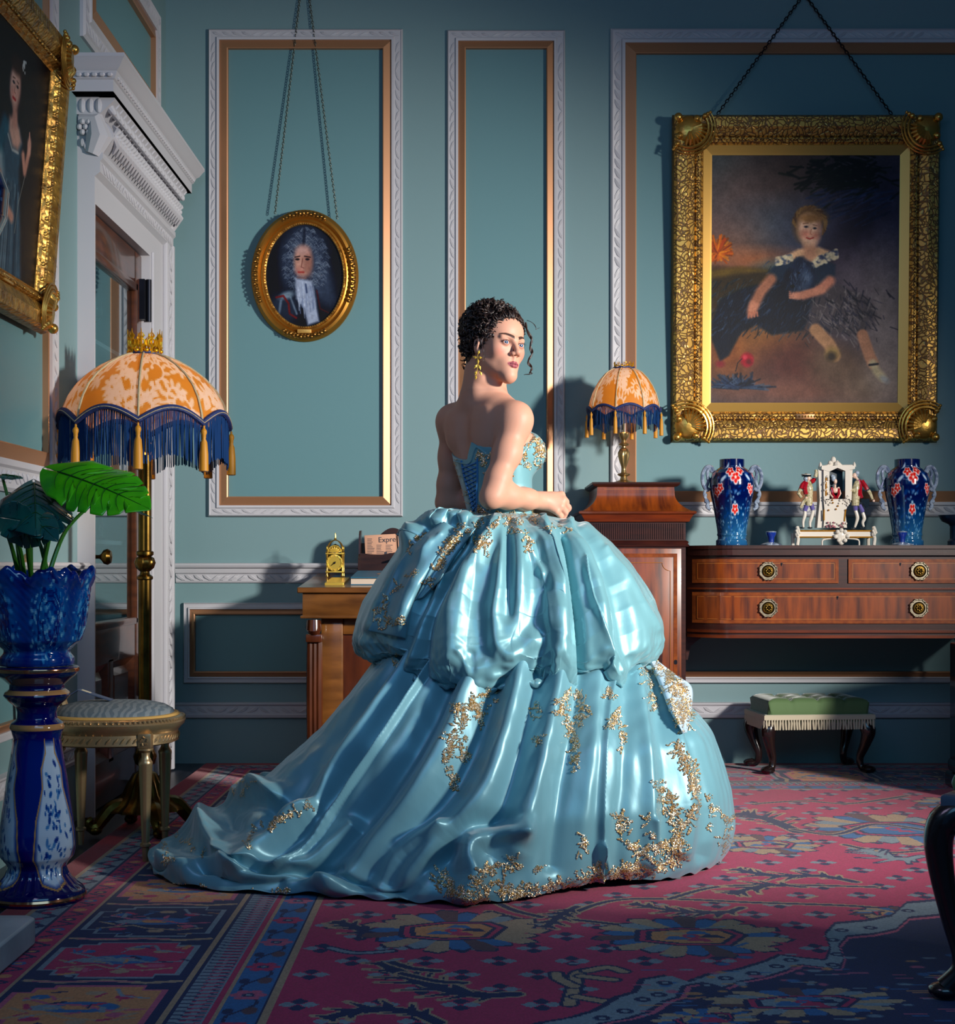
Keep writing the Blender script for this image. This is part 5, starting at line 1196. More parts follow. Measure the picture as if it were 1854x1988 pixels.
lady = gm(); lady.ball(A(950, 620, .0), (.0085, .009, .012), 12, 8); lady.tube([A(945, 680, 0), A(945, 740, 0)], .0045, 8); lady.ball(A(950, 790, 0), (.016, .011, .013), 12, 8); lady.tube([A(1005, 730, 0), A(1040, 850, -.004), A(980, 930, -.012)], .0055, 8); lady.tube([A(880, 740, 0), A(850, 860, -.004), A(900, 930, -.012)], .0055, 8); lo = lady.build('seated_lady', M['flesh'], pg)
m = gm(); m.ball(A(915, 560, .002), (.011, .011, .015), 10, 7); m.ball(A(895, 520, .002), .008, 8, 6); m.build('wig', M['wig'], lo)
m = gm(); m.tube([A(875, 740, -.004), A(890, 860, -.011), A(930, 935, -.013)], .006, 8); m.tube([A(1010, 760, -.004), A(1005, 860, -.011), A(965, 935, -.013)], .006, 8); m.ball(A(940, 930, .004), (.018, .013, .013), 12, 8); m.build('bodice', M['red_glaze'], lo)
def footman(P, col):
    """P: dict of points in the close view"""
    f = gm(); f.ball(A(*P['head'], 0), (.0095, .010, .0125), 12, 9); f.ball((A(*P['nose'], -.004)), .0025, 6, 4); f.tube([A(*P['head'], 0), A(*P['neck'], 0)], .0055, 8)
    o = f.build('footman', M['flesh'], pg)
    for h in P['hands']: f = gm(); f.ball(A(*h, -.014), .0062, 8, 6); f.build('hand', M['flesh'], o)
    f = gm(); f.ball(A(*P['wig'], .002), (.011, .011, .011), 10, 8); f.ball((A(P['wig'][0], P['wig'][1] + 45, .004)), .007, 8, 6); f.build('wig', M['wig'], o)
    f = gm(); f.tube(smoothpath([A(*q, 0) for q in P['torso']], 4), [np.interp(i / 12, [0, .3, .7, 1], [.010, .0175, .0165, .017]) for i in range(4 * (len(P['torso']) - 1) + 1)], 12); f.build('waistcoat', M['brocade'], o)
    f = gm()
    for q in P['coat']: f.tube(smoothpath([A(x, y, d) for x, y, d in q], 4), [.0100] * (4 * (len(q) - 1) + 1), 8)
    f.build('coat', M['red_glaze'], o)
    f = gm()
    for q in P['cuffs']: f.tube([A(x, y, -.012) for x, y in q], [.009, .008, .006][:len(q)], 8)
    f.build('cuff', M['brocade'], o)
    f = gm()
    for q in P['thigh']: f.tube([A(x, y, 0) for x, y in q], [.011, .0095], 10)
    f.build('breeches', M['violet_glaze'], o)
    f = gm()
    for q in P['shin']: f.tube(smoothpath([A(x, y, 0) for x, y in q], 4), [np.interp(i / (4 * (len(q) - 1)), [0, .35, 1], [.0075, .0082, .0045]) for i in range(4 * (len(q) - 1) + 1)], 10)
    f.build('stockings', M['bisque'], o)
    f = gm()
    for q in P['shoe']: f.ball(A(*q, -.004), (.0115, .006, .0045), 10, 6)
    f.build('shoes', M['black_glaze'], o); return o
f1_ = footman(dict(head=(445, 560), nose=(490, 560), neck=(440, 620), wig=(395, 565), hands=[(385, 935)], torso=[(440, 620), (455, 760), (450, 900), (450, 1080)],
    coat=[[(400, 640, -.006), (365, 740, -.010), (385, 870, -.012)], [(380, 640, 0), (320, 690, -.006), (290, 760, -.010)], [(490, 630, .004), (545, 600, .008), (560, 560, .010)]],
    cuffs=[[(280, 770), (240, 850), (300, 930)], [(560, 540), (580, 470), (570, 400)], [(390, 950), (330, 1020), (280, 1120)]],
    thigh=[[(405, 1080), (370, 1180)], [(490, 1050), (525, 1160)]], shin=[[(375, 1180), (370, 1270), (340, 1380), (345, 1490)], [(530, 1170), (500, 1300), (470, 1400), (475, 1490)]], shoe=[(315, 1500), (465, 1500)]), 0)
m = gm(); m.lathe([(.0001, .016), (.008, .013), (.0105, .004), (.020, .003), (.021, .008), (.019, .0)], A(395, 530, 0), 24, fn=lambda t, r, z: r * (1 + (.15 * math.cos(3 * t) if r > .015 else 0))); m.build('tricorn_hat', M['black_glaze'], f1_)
m = gm(); m.tube([(A(395, 500, 0)[0] + .0195 * math.cos(k * PI / 12), GY_ + .0195 * math.sin(k * PI / 12), A(395, 500, 0)[2] + .002) for k in range(25)], .0022, 5); m.build('hat_trim', M['bisque'], f1_)
f2_ = footman(dict(head=(1315, 510), nose=(1275, 530), neck=(1380, 590), wig=(1365, 460), hands=[(1205, 800), (1660, 990)], torso=[(1370, 610), (1345, 760), (1340, 900), (1330, 1080)],
    coat=[[(1400, 600, 0), (1420, 700, -.004), (1410, 820, -.004), (1440, 930, 0)], [(1440, 610, -.006), (1500, 700, -.010), (1540, 780, -.012)], [(1360, 640, .0), (1370, 780, -.006), (1400, 900, -.008)]],
    cuffs=[[(1560, 790), (1600, 860), (1640, 960)], [(1310, 800), (1260, 790), (1215, 800)]],
    thigh=[[(1330, 1060), (1335, 1170)], [(1410, 1060), (1470, 1200)]], shin=[[(1335, 1170), (1370, 1300), (1350, 1400), (1320, 1490)], [(1470, 1210), (1500, 1320), (1470, 1400), (1490, 1480)]], shoe=[(1290, 1505), (1470, 1495)]), 0)
m = gm(); m.prism([A(x, y)[::2] for x, y in ((1410, 960), (1580, 950), (1570, 1060), (1520, 1130), (1450, 1040))], 'y', GY_ - .020, GY_ - .010); m.build('carried_hat', M['black_glaze'], f2_)
# ---- dark urn at the end of the sideboard
uo = (W(1862, 0, 6.80).x, 6.80, 1.006)
m = MB(uo); m.lathe([(.050, 0), (.050, .02), (.040, .03), (.040, .085), (.046, .095), (.075, .108), (.085, .125), (.09, .135), (.0001, .14)], uo, 28); setp(m.build('urn', M['urn_blue'] if 'urn_blue' in M else mat('urn_blue', srgb(20, 34, 56), .3, coat=.3)), 'dark blue urn foot on the far right end of the sideboard', 'urn')

# ---- blue pedestal, jardiniere and the potted monstera
PX, PY = (72 - CX) * 4.22 / F, 4.22; s7 = 4.22 / F
def paint_ped():
    p = Paint(280, 220, 0, 0, 280, 220, (12, 28, 98)); r = random.Random(4)
    p.blob(140, 118, 400, 46, (18, 52, 134), .9, .5)
    for q in range(4):
        cx0 = 35 + 70 * q + 0; 
        for dx in (-280, 0, 280):
            c = cx0 + dx
            p.poly([(c - 8, 84), (c + 8, 84), (c + 15, 100), (c + 15, 112), (c + 22, 132), (c + 24, 158), (c + 14, 174), (c, 178), (c - 14, 174), (c - 24, 158), (c - 22, 132), (c - 15, 112), (c - 15, 100)], (206, 218, 226), .97, 2.5)
            for k in range(90):
                t_ = r.random(); x, y = c + r.gauss(0, 8 + 5 * t_), 96 + 76 * t_
                if abs(x - c) < 8 + 14 * min(1, (y - 84) / 60): p.blob(x, y, r.uniform(1, 3), r.uniform(.7, 1.8), r.choice([(36, 92, 160), (24, 66, 140), (80, 134, 184)]), .9, .3, r.uniform(0, 3))
            P = [(c - 9, 82), (c - 8, 90), (c - 16, 100), (c - 15, 112), (c - 24, 132), (c - 27, 156), (c - 16, 175), (c, 180), (c + 16, 175), (c + 27, 156), (c + 24, 132), (c + 15, 112), (c + 16, 100), (c + 8, 90), (c + 9, 82)]
            p.line(P, 1.8, (196, 150, 96), .95, .3)
    for y in (4, 46, 74, 216): p.mix((abs(p.Y - y) < 1.8).astype(float), (196, 150, 104))
    return p
prof = [(.001, 192), (76, 193), (80, 190), (80, 184), (74, 180), (64, 172), (56, 160), (58, 148), (66, 140), (66, 134), (54, 126), (42, 118), (40, 104), (42, 98), (54, 92), (54, 84), (47, 76), (50, 60), (58, 20), (70, -30)]
prof = [(.001, 643), (.108, 643), (.1125, .639 * 1000), (.1125, 628), (.106, 618), (.090, 606), (.074, 592), (.074, 580), (.086, 572), (.090, 562), (.078, 548), (.058, 532), (.053, 516), (.054, 498), (.070, 486), (.074, 474), (.068, 462), (.065, 445), (.072, 400), (.084, 330), (.094, 260), (.104, 190), (.106, 150), (.100, 122), (.084, 104), (.078, 92), (.086, 70), (.108, 44), (.126, 30), (.131, 20), (.131, 8), (.127, 0), (.001, 0)]
def ped_fn(a, R, Z):
    sq = .05 * np.cos(4 * (a + PI / 4 * 0 + .35)); k = np.clip((Z - .11) / .05, 0, 1) * np.clip((.46 - Z) / .03, 0, 1)
    fl_ = .035 * np.abs(np.sin(a * 14)) * np.clip((Z - .03) / .01, 0, 1) * np.clip((.088 - Z) / .01, 0, 1)
    return R * (1 + sq * k - fl_)
bpd = painted_lathe('pedestal_stand', [(r, z / 1000) for r, z in prof], paint_ped(), None, M['porcelain_paint'], fn=ped_fn)
bpd.location = (PX, PY, 0); setp(bpd, 'tall blue and white glazed pedestal with gilt lines under the plant pot', 'pedestal')
m = MB(); m.lathe([(.1127, .628), (.1142, .633), (.1127, .638)], (0, 0, 0), 64, cap=False); m.build('gilt_rim', M['copper_gilt'] if 'copper_gilt' in M else mat('copper_gilt', srgb(216, 150, 110), .12, metal=.9), bpd)
m = MB(); m.lathe([(.131, .008), (.1335, .014), (.131, .020)], (0, 0, 0), 64, cap=False); m.build('gilt_foot_rim', M['copper_gilt'], bpd)
def paint_pot():
    p = Paint(300, 120, 0, 0, 300, 120, (16, 60, 128)); r = random.Random(12)
    p.mix(np.clip((40 - p.Y) / 14, 0, 1), (10, 32, 104)); p.mix(np.clip((p.Y - 104) / 8, 0, 1), (10, 40, 120))
    for q in range(6):
        c = 50 * q + 25
        p.blob(c, 70, 21, 30, (40, 112, 168), .9, .35)
        for k in range(230):
            x, y = c + r.gauss(0, 9), r.gauss(72, 14)
            if abs(x - c) < 21: p.blob(x, y, r.uniform(.7, 2.4), r.uniform(.6, 1.8), r.choice([(150, 194, 212), (14, 52, 116), (24, 74, 140), (90, 156, 196)]), .8, .35, r.uniform(0, 3))
        for k in range(4):
            a0 = r.uniform(0, 6); p.line([(c + (14 - k * 2) * math.cos(a0 + i * .5) * .8, 70 + (20 - 3 * k) * math.sin(a0 + i * .5)) for i in range(7)], 1.1, (12, 48, 112), .8, .4)
    for k in range(8): pass
    for k in range(400): p.blob(r.uniform(0, 300), r.uniform(22, 42), r.uniform(1, 3), r.uniform(.8, 2), r.choice([(8, 26, 84), (30, 84, 160)]), .5, .5, r.uniform(0, 3))
    return p
pot_prof = [(.112, .10), (.128, .20), (.136, .262), (.140, .266), (.147, .258), (.148, .240), (.139, .215), (.137, .19), (.133, .150), (.126, .105), (.116, .068), (.096, .048), (.088, .040), (.090, .032), (.099, .022), (.101, .006), (.099, .0), (.001, 0)]
def pot_fn(a, R, Z):
    k = np.clip((Z - .05) / .03, 0, 1); hexa = .045 * np.cos(6 * (a + PI / 2 + .45)); up = np.clip((Z - .20) / .06, 0, 1)
    rough = .007 * np.sin(a * 31 + Z * 90) * np.sin(Z * 170 + a * 9) * np.clip((Z - .06) / .02, 0, 1)
    wav = np.sin(a * 6 + .8) * .6 + np.sin(a * 11 + 2) * .4
    return R * (1 + hexa * k + rough + .035 * up * np.sin(a * 9)), Z + up * (.014 * wav - .004 + .004 * np.sin(a * 23))
pot = painted_lathe('plant_pot', pot_prof, paint_pot(), None, M['porcelain_paint'], fn=pot_fn)
pot.location = (PX, PY, .645); setp(pot, 'ruffled blue floral jardiniere standing on the glazed pedestal', 'plant pot')
m = MB(); m.lathe([(.001, .10), (.11, .10)], (0, 0, 0), 24, cap=False); m.build('soil', M['soil'] if 'soil' in M else mat('soil', srgb(40, 32, 26), .9), pot)

pl = thing('monstera_plant', 'monstera with split glossy leaves growing in the ruffled blue pot', 'plant', (PX, PY, .745)); plo = tuple(pl.location)
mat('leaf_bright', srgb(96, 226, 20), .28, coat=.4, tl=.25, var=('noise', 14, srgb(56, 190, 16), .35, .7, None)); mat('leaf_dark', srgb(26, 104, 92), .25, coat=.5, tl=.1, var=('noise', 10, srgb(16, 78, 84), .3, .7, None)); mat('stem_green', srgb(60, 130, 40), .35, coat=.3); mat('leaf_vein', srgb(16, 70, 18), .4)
def leaf(base, tip, width, roll, droop, material, seed, notches=5, flat=0.0):
    """heart-shaped split leaf from its stalk joint (base) to its tip"""
    base, tip = Vector(base), Vector(tip); ax = tip - base; Lg = ax.length; ax.normalize()
    up = Vector((0, 0, 1)) - ax * ax.z; up.normalize(); sd = ax.cross(up); q = Matrix.Rotation(roll, 3, ax); up = q @ up; sd = q @ sd
    r = random.Random(seed); nv, nu = 110, 12
    def wd(s): return width * (1.04 * math.sin(PI * min(1, (s + .20) / 1.2) ** .82) ** .8) * (1 if s > -.18 else 0)
    m = MB(plo); nt = [[(.16 + .72 * (k + .5 + r.uniform(-.15, .15)) / notches, r.uniform(.5, .74), r.uniform(.011, .02)) for k in range(notches)] for _ in (0, 1)]
    def P(s, t, side):
        x = t * side; out = s * Lg + abs(t) * .25 * (abs(t) / width) * .6; nrm = abs(t) / width
        z = -droop * (max(s, 0) ** 2) * Lg - .16 * nrm ** 2 * width + .05 * width * math.sin(s * 14) * nrm + flat * nrm * width
        return base + ax * (s * Lg + nrm * .06 * Lg) + sd * x + up * z
    for si, side in ((0, -1), (1, 1)):
        rows = []
        for i in range(nv + 1):
            s = -.19 + 1.19 * i / nv; w_ = max(wd(s), .0004)
            for c, dp, hw in nt[si]:
                d_ = abs(s - c) / hw
                if d_ < 1: w_ *= 1 - dp * (1 - d_ ** 3)
            rows.append([P(s + (.10 * (j / nu) ** 2 if s > .1 else 0), w_ * j / nu, side) for j in range(nu + 1)])
        st = 14                                                     # notch between the lobes at the stalk
        for i in range(st): rows[i] = [P(-.19 + 1.19 * i / nv, max(wd(-.19 + 1.19 * i / nv), .0004) * (.16 * (1 - i / st) + (1 - .16 * (1 - i / st)) * j / nu), side) for j in range(nu + 1)]
        n0 = len(m.v); m.grid(rows)
    o = m.build('leaf', material, pl, angle=None)
    mod = o.modifiers.new('thick', 'SOLIDIFY'); mod.thickness = .0012
    v = MB(plo); v.tube([P(s, 0, 1) + up * .001 for s in [i / 12 for i in range(13)]], [.0022 * (1 - .8 * i / 12) for i in range(13)], 5)
    for si, side in ((0, -1), (1, 1)):
        for k in range(notches + 1):
            s0 = .02 + .72 * k / notches; v.tube([P(s0 + .14 * t_ * t_, wd(s0) * .86 * t_, side) + up * .0012 for t_ in (0, .3, .6, .9)], [.0014, .001, .0008, .0004], 4)
    v.build('leaf_vein', M['leaf_vein'], o)
    return o
def stalk(a, b, mid, r0=.0075, r1=.004):
    m = MB(plo); P = smoothpath([a, mid, b], 8); m.tube(P, [r0 + (r1 - r0) * i / (len(P) - 1) for i in range(len(P))], 8); m.build('stalk', M['stem_green'], pl)
w4 = lambda x, y, Y: W(x, y, Y)
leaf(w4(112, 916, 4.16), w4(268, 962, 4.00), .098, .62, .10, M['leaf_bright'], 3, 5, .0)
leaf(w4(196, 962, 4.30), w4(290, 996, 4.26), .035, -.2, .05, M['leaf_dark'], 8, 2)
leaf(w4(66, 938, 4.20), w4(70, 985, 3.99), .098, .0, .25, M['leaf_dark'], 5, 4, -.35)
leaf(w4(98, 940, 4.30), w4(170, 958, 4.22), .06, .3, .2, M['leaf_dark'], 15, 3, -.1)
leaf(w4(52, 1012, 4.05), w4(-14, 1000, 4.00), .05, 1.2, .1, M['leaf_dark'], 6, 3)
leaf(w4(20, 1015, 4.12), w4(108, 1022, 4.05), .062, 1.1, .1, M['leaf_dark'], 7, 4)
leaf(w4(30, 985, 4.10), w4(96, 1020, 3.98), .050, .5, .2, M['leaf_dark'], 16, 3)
leaf(w4(4, 922, 4.32), w4(40, 924, 4.30), .03, .2, .1, M['leaf_dark'], 9, 2)
for b, t, md in (((60, 1122), (66, 940, 4.2), (60, 1030)), ((75, 1118), (114, 918, 4.16), (100, 1020)), ((90, 1110), (196, 964, 4.3), (128, 1030)), ((64, 1120), (52, 1014, 4.05), (54, 1070)), ((44, 1130), (-6, 986, 4.1), (22, 1060)), ((50, 1125), (20, 1016, 4.12), (40, 1070)), ((84, 1112), (104, 944, 4.3), (92, 1030)), ((96, 1110), (72, 1042, 4.2), (82, 1070)), ((44, 1128), (4, 924, 4.32), (30, 1030))):
    stalk(w4(b[0], b[1] + 20, 4.22), w4(*t), w4(md[0], md[1], (4.22 + t[2]) / 2))

# ---- vase on the mantelpiece, cut by the left edge
vo = (-1.180, 3.385, 1.511); p = paint_vase(8)
v = thing('mantel_vase', 'blue vase with orange flowers cut off by the left edge', 'vase', vo)
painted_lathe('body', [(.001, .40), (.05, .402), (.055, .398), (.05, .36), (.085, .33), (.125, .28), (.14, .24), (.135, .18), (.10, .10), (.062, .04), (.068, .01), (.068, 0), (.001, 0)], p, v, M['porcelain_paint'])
m = MB(vo); m.tube([(vo[0], vo[1] + .08, vo[2] + .3), (vo[0], vo[1] + .11, vo[2] + .36), (vo[0], vo[1] + .05, vo[2] + .39)], .01, 6); m.build('handle', M['pearl'], v)

# ---- marble plinth with a carved paw, bottom left
mb_ = (-1.175, 3.62, 0)
t = thing('marble_plinth', 'white marble plinth with carved paw at the bottom left corner', 'sculpture', mb_)
mat('marble', srgb(196, 192, 188), .45, var=('noise', 6, srgb(160, 156, 154), .4, .75, None))
m = MB(mb_); x, y = mb_[:2]; m.prism([(x - .20, y - .35), (x + .095, y - .35), (x + .105, y - .33), (x + .105, y + .09), (x + .08, y + .115), (x - .20, y + .115)], 'z', .001, .068); m.build('plinth', M['marble'], t, bevel=.006)
m = MB(mb_)
for k in range(3): m.tube(smoothpath([(x - .08 + .035 * k, y + .06, .085), (x - .045 + .03 * k, y + .0, .100), (x - .02 + .03 * k, y - .07, .085), (x - .01 + .03 * k, y - .10, .075)], 5), [.018, .02, .02, .02, .02, .022, .024, .025, .026, .026, .024, .022, .02, .018, .014, .008], 10)
m.ball((x - .08, y + .02, .11), (.07, .1, .045), 16, 10); m.build('carved_paw', M['marble'], t)

# ---- glass and china standing on the cupboard shelves
def goblet(x, y, z, s_, material, label):
    o = (x, y, z); m = MB(o); m.lathe([(.030 * s_, 0), (.031 * s_, .002), (.006 * s_, .008), (.004 * s_, .03 * s_), (.010 * s_, .045 * s_), (.004 * s_, .06 * s_), (.004 * s_, .10 * s_), (.012 * s_, .105 * s_), (.036 * s_, .13 * s_), (.042 * s_, .17 * s_), (.040 * s_, .205 * s_), (.038 * s_, .205 * s_), (.039 * s_, .17 * s_), (.034 * s_, .135 * s_), (.001, .112 * s_)], o, 28)
    return setp(m.build('goblet', material), label, 'glass')
mat('clear_glass', (.9, .95, .97, 1), .02, trans=1., ior=1.45); mat('ruby_glass', srgb(150, 40, 90), .05, trans=.7, ior=1.45)
goblet(LX - .06, 6.17, SH[1] + .001 - .18 + .18, 1.05, M['clear_glass'], 'clear goblet on the cupboard shelf level with the door knob')
goblet(LX - .09, 5.98, SH[2] + .001, .8, M['ruby_glass'], 'ruby wine glass on the cupboard shelf behind the lamp shade')
goblet(LX - .07, 6.30, SH[2] + .001, .8, M['clear_glass'], 'clear wine glass on the cupboard shelf beside the ruby one')
goblet(LX - .07, 6.10, SH[3] + .001, .8, M['clear_glass'], 'clear wine glass on the top shelf of the cupboard')
for y, z, r_, lab in ((6.10, SH[0], .13, 'gilt-edged white plate standing on the lowest cupboard shelf'), (6.30, SH[1], .10, 'white plate leaning at the back of the cupboard shelf behind the goblet')):
    o = (LX - .26, y, z + r_ + .001); m = MB(o); m.m = Matrix.Translation(o) @ Matrix.Rotation(PI / 2 - .15, 4, 'Y'); m.lathe([(r_, .0), (r_ * .98, .006), (r_ * .7, .0), (.001, .002), (.001, -.004), (r_ * .65, -.006), (r_, 0)], n=40); q = setp(m.build('plate', M['bisque']), lab, 'plate')
# ------------------------------------------------------------------ the carpet, knotted cell by cell
def paint_rug():
    x0, x1, ya, yb = -1.26, 2.74, 7.12, 2.62
    RED, NAV, GRY, BEI, BLU, PEA, PNK, BRN = (170, 56, 98), (14, 46, 92), (128, 138, 146), (164, 140, 118), (62, 108, 150), (186, 134, 96), (176, 96, 120), (104, 76, 84)
    p = Paint(900, 660, x0, ya, x1, yb, RED); r = random.Random(11); B, Ln, Po = p.blob, p.line, p.poly
    H = .0  # hard edges
    def diamond(cx, cy, a, b, c): Po([(cx - a, cy), (cx - a * .35, cy + b * .8), (cx, cy + b), (cx + a * .35, cy + b * .8), (cx + a, cy), (cx + a * .35, cy - b * .8), (cx, cy - b), (cx - a * .35, cy - b * .8)], c)
    FX0, FY1 = -.425, 6.29
    j = 0; y = 2.5
    while y < FY1:
        x = FX0 + .05 + (.085 if j % 2 else 0)
        while x < x1:
            if r.random() > .18:
                diamond(x, y + .024, .019, .021, NAV); diamond(x, y - .024, .019, .021, NAV); diamond(x - .024, y, .020, .019, GRY); diamond(x + .024, y, .020, .019, GRY)
            x += .17
        y += .118; j += 1
    def vine(pts, w, c=NAV, o=BEI, leafs=True):
        q = [tuple(v)[:2] for v in smoothpath([(a, b, 0) for a, b in pts], 6)]
        Ln(q, w + .016, o, 1, .05); Ln(q, w, c, 1, .05)
    def leafy(pts, w, c=NAV, o=BEI, n=9, l=.05):
        q = [tuple(v)[:2] for v in smoothpath([(a, b, 0) for a, b in pts], 6)]
        for pas in (0, 1):
            for k in range(n):
                t = (k + .7) / (n + .6); i = int(t * (len(q) - 2)); ax, ay = q[i]; bx_, by_ = q[i + 1]; an = math.atan2(by_ - ay, bx_ - ax)
                for sd in (-1, 1):
                    a2 = an + sd * 2.3; L_ = l * (.5 + math.sin(PI * t)) ; e = (ax + L_ * math.cos(a2), ay + L_ * math.sin(a2))
                    Po([(ax + .02 * math.cos(an), ay + .02 * math.sin(an)), e, (ax - .02 * math.cos(an), ay - .02 * math.sin(an))], o if pas == 0 else c) if pas else Ln([(ax, ay), e], .022, o, 1, .05)
            Ln(q, w + (.014 if pas == 0 else 0), o if pas == 0 else c, 1, .05)
    def palmette(cx, cy, a, b, rot=0, inner=PEA, seed=0):
        rr = random.Random(seed); c_, s_ = math.cos(rot), math.sin(rot)
        T = lambda u, v: (cx + u * c_ - v * s_, cy + u * s_ + v * c_)
        n = 22
        for pas in (0, 1):
            for k in range(n):
                an = 2 * PI * (k + .5) / n; q = 1.0 + .12 * (k % 2); col = NAV if pas == 0 else (BLU, BEI, GRY, BEI, BLU, BRN)[k % 6 if rr.random() > .15 else 1]
                g = .012 if pas == 0 else 0; hw = PI / n * 1.25
                P = [T(a * .45 * math.cos(an - hw), b * .45 * math.sin(an - hw)), T((a * q * .92 + g) * math.cos(an - hw * .7), (b * q * .92 + g) * math.sin(an - hw * .7)), T((a * q + g) * math.cos(an + .05), (b * q + g) * math.sin(an + .05)), T((a * q * .9 + g) * math.cos(an + hw * .8), (b * q * .9 + g) * math.sin(an + hw * .8)), T(a * .45 * math.cos(an + hw), b * .45 * math.sin(an + hw))]
                Po(P, col)
        hexa = lambda f: [T(a * f * u, b * f * v) for u, v in ((-.66, -.3), (-.2, -.52), (.42, -.5), (.66, .1), (.5, .42), (-.1, .5), (-.62, .3))]
        Po(hexa(1.0), NAV); Po(hexa(.9), RED); Po(hexa(.80), NAV); Po(hexa(.70), inner)
        for k in range(5):
            an = rr.uniform(0, 6); u, v = T(a * .22 * math.cos(k * 1.25), b * .2 * math.sin(k * 1.25)); Po([(u - .03, v - .012), (u + .035, v - .016), (u + .02, v + .014), (u - .012, v + .022)], (NAV, BLU, BEI, BLU, RED)[k])
        B(*T(0, 0), a * .1, b * .12, RED, 1, .05); B(*T(0, 0), a * .05, b * .06, BLU, 1, .05)
    # vines and flowers of the field
    g = lambda *q: [FL(*k) for k in q]
    vine(g((950, 1770), (1040, 1790), (1100, 1785), (1200, 1795)), .020); vine(g((1080, 1785), (1180, 1750), (1290, 1745), (1460, 1752), (1700, 1762), (1840, 1790)), .018)
    vine(g((1300, 1745), (1390, 1722), (1520, 1718), (1700, 1722)), .018); leafy(g((1230, 1755), (1310, 1768), (1400, 1772), (1440, 1762)), .022, l=.05, n=7)
    leafy(g((1420, 1735), (1490, 1718), (1560, 1722)), .022, n=6, l=.06); leafy(g((1060, 1800), (1090, 1775), (1120, 1760)), .02, n=5, l=.05)
    leafy(g((745, 1870), (790, 1895), (860, 1920), (930, 1932), (1000, 1930)), .035, n=8, l=.07); vine(g((760, 1868), (800, 1880), (850, 1885)), .022); vine(g((780, 1890), (850, 1905), (900, 1908)), .02)
    leafy(g((655, 1790), (690, 1800), (720, 1812), (780, 1815)), .03, n=5, l=.05); vine(g((640, 1840), (690, 1850), (760, 1846)), .018, GRY, NAV)
    vine(g((960, 1750), (1000, 1768), (1050, 1780)), .02)
    # fox-like branching figure
    for P in (g((1105, 1950), (1115, 1915), (1120, 1890), (1150, 1882)), g((1115, 1915), (1085, 1900), (1080, 1890)), g((1130, 1895), (1190, 1902)), g((1120, 1935), (1180, 1945), (1230, 1948)), g((1140, 1885), (1180, 1878), (1210, 1886))): vine(P, .026, BEI, NAV)
    leafy(g((640, 1975), (720, 1958), (800, 1965), (850, 1985)), .03, n=6, l=.05)
    palmette(-.06, 3.86, .215, .20, .1, PEA, 1); palmette(.53, 3.80, .22, .19, -.05, PEA, 2); palmette(1.22, 3.34, .20, .2, .3, PEA, 3)
    palmette(1.45, 5.35, .27, .30, .2, BLU, 4); palmette(.95, 5.05, .16, .16, 0, BEI, 5); palmette(1.55, 4.40, .15, .14, 1.2, BEI, 6); palmette(2.0, 5.0, .2, .2, .4, RED, 7); palmette(1.9, 5.9, .2, .18, 0, BEI, 8)
    leafy(g((1440, 1580), (1490, 1590), (1550, 1615)), .05, n=7, l=.11); vine(g((1540, 1610), (1620, 1620), (1700, 1600), (1800, 1612)), .022); vine(g((1640, 1640), (1720, 1655), (1800, 1650)), .02); vine(g((1470, 1560), (1560, 1555), (1650, 1560), (1760, 1545)), .02)
    leafy(g((1680, 1650), (1740, 1668), (1790, 1662)), .03, c=GRY, o=NAV, n=7, l=.07); palmette(1.12, 4.05, .12, .07, 0, PEA, 12)
    leafy(g((1430, 1688), (1500, 1700), (1590, 1700), (1660, 1712)), .03, n=8, l=.06)
    for k in range(46):                                              # scattered sprigs
        x, y = r.uniform(FX0 + .1, 2.6), r.uniform(2.8, 6.2)
        if r.random() < .6: Ln([(x, y), (x + r.uniform(-.07, .07), y + r.uniform(-.03, .03))], .012, r.choice((GRY, BEI, BLU)), 1, .1)
    # blue corner medallion, lobed beige outline
    out = g((985, 2010), (1040, 1985), (1100, 1975), (1150, 1960), (1190, 1935), (1225, 1925), (1240, 1900), (1290, 1892), (1330, 1905), (1370, 1890), (1430, 1880), (1480, 1865), (1510, 1852), (1560, 1858), (1600, 1862), (1610, 1840), (1600, 1810), (1620, 1790), (1680, 1785), (1730, 1775), (1760, 1750), (1854, 1742), (2100, 1740), (2600, 2010))
    Po(out, NAV, 1); c0 = FL(1800, 1990)
    sc_ = lambda f: [(c0[0] + (x - c0[0]) * f, c0[1] + (y - c0[1]) * f) for x, y in out]
    Po(sc_(.975), GRY); Po(sc_(.84), NAV); Po(sc_(.82), PNK); Po(sc_(.80), NAV)
    for k in range(60): x, y = FL(r.uniform(1180, 1854), r.uniform(1880, 1985)); Ln([(x, y), (x + r.uniform(.02, .05), y)], .008, r.choice((PNK, PEA, GRY, BLU, PNK)), .9 if y < 3.5 else 0, .1)
    for k in range(70):
        x, y = FL(r.uniform(1250, 1854), r.uniform(1850, 1985)); B(x, y, r.uniform(.008, .02), r.uniform(.006, .014), r.choice((PNK, PEA, GRY, BLU)), .9, .2)
    palmette(*FL(1560, 1945), .20, .10, .1, GRY, 21); palmette(*FL(1370, 1978), .11, .07, .4, BEI, 22)
    for k in range(16):
        t = k / 15; x, y = out[2 + int(t * 18)]; x2, y2 = c0[0] + (x - c0[0]) * .90, c0[1] + (y - c0[1]) * .90; B(x2, y2, .018, .018, NAV, 1, .05); B(x2, y2, .008, .008, GRY, 1, .05)
    # borders (the same bands along the left side and along the back)
    def band(k0, k1, col):
        p.mix(((p.X - x0 >= k0) & (p.X - x0 < k1) & (p.Y < ya - k0)).astype(float), col); p.mix(((ya - p.Y >= k0) & (ya - p.Y < k1) & (p.X > x0 + k0)).astype(float), col)
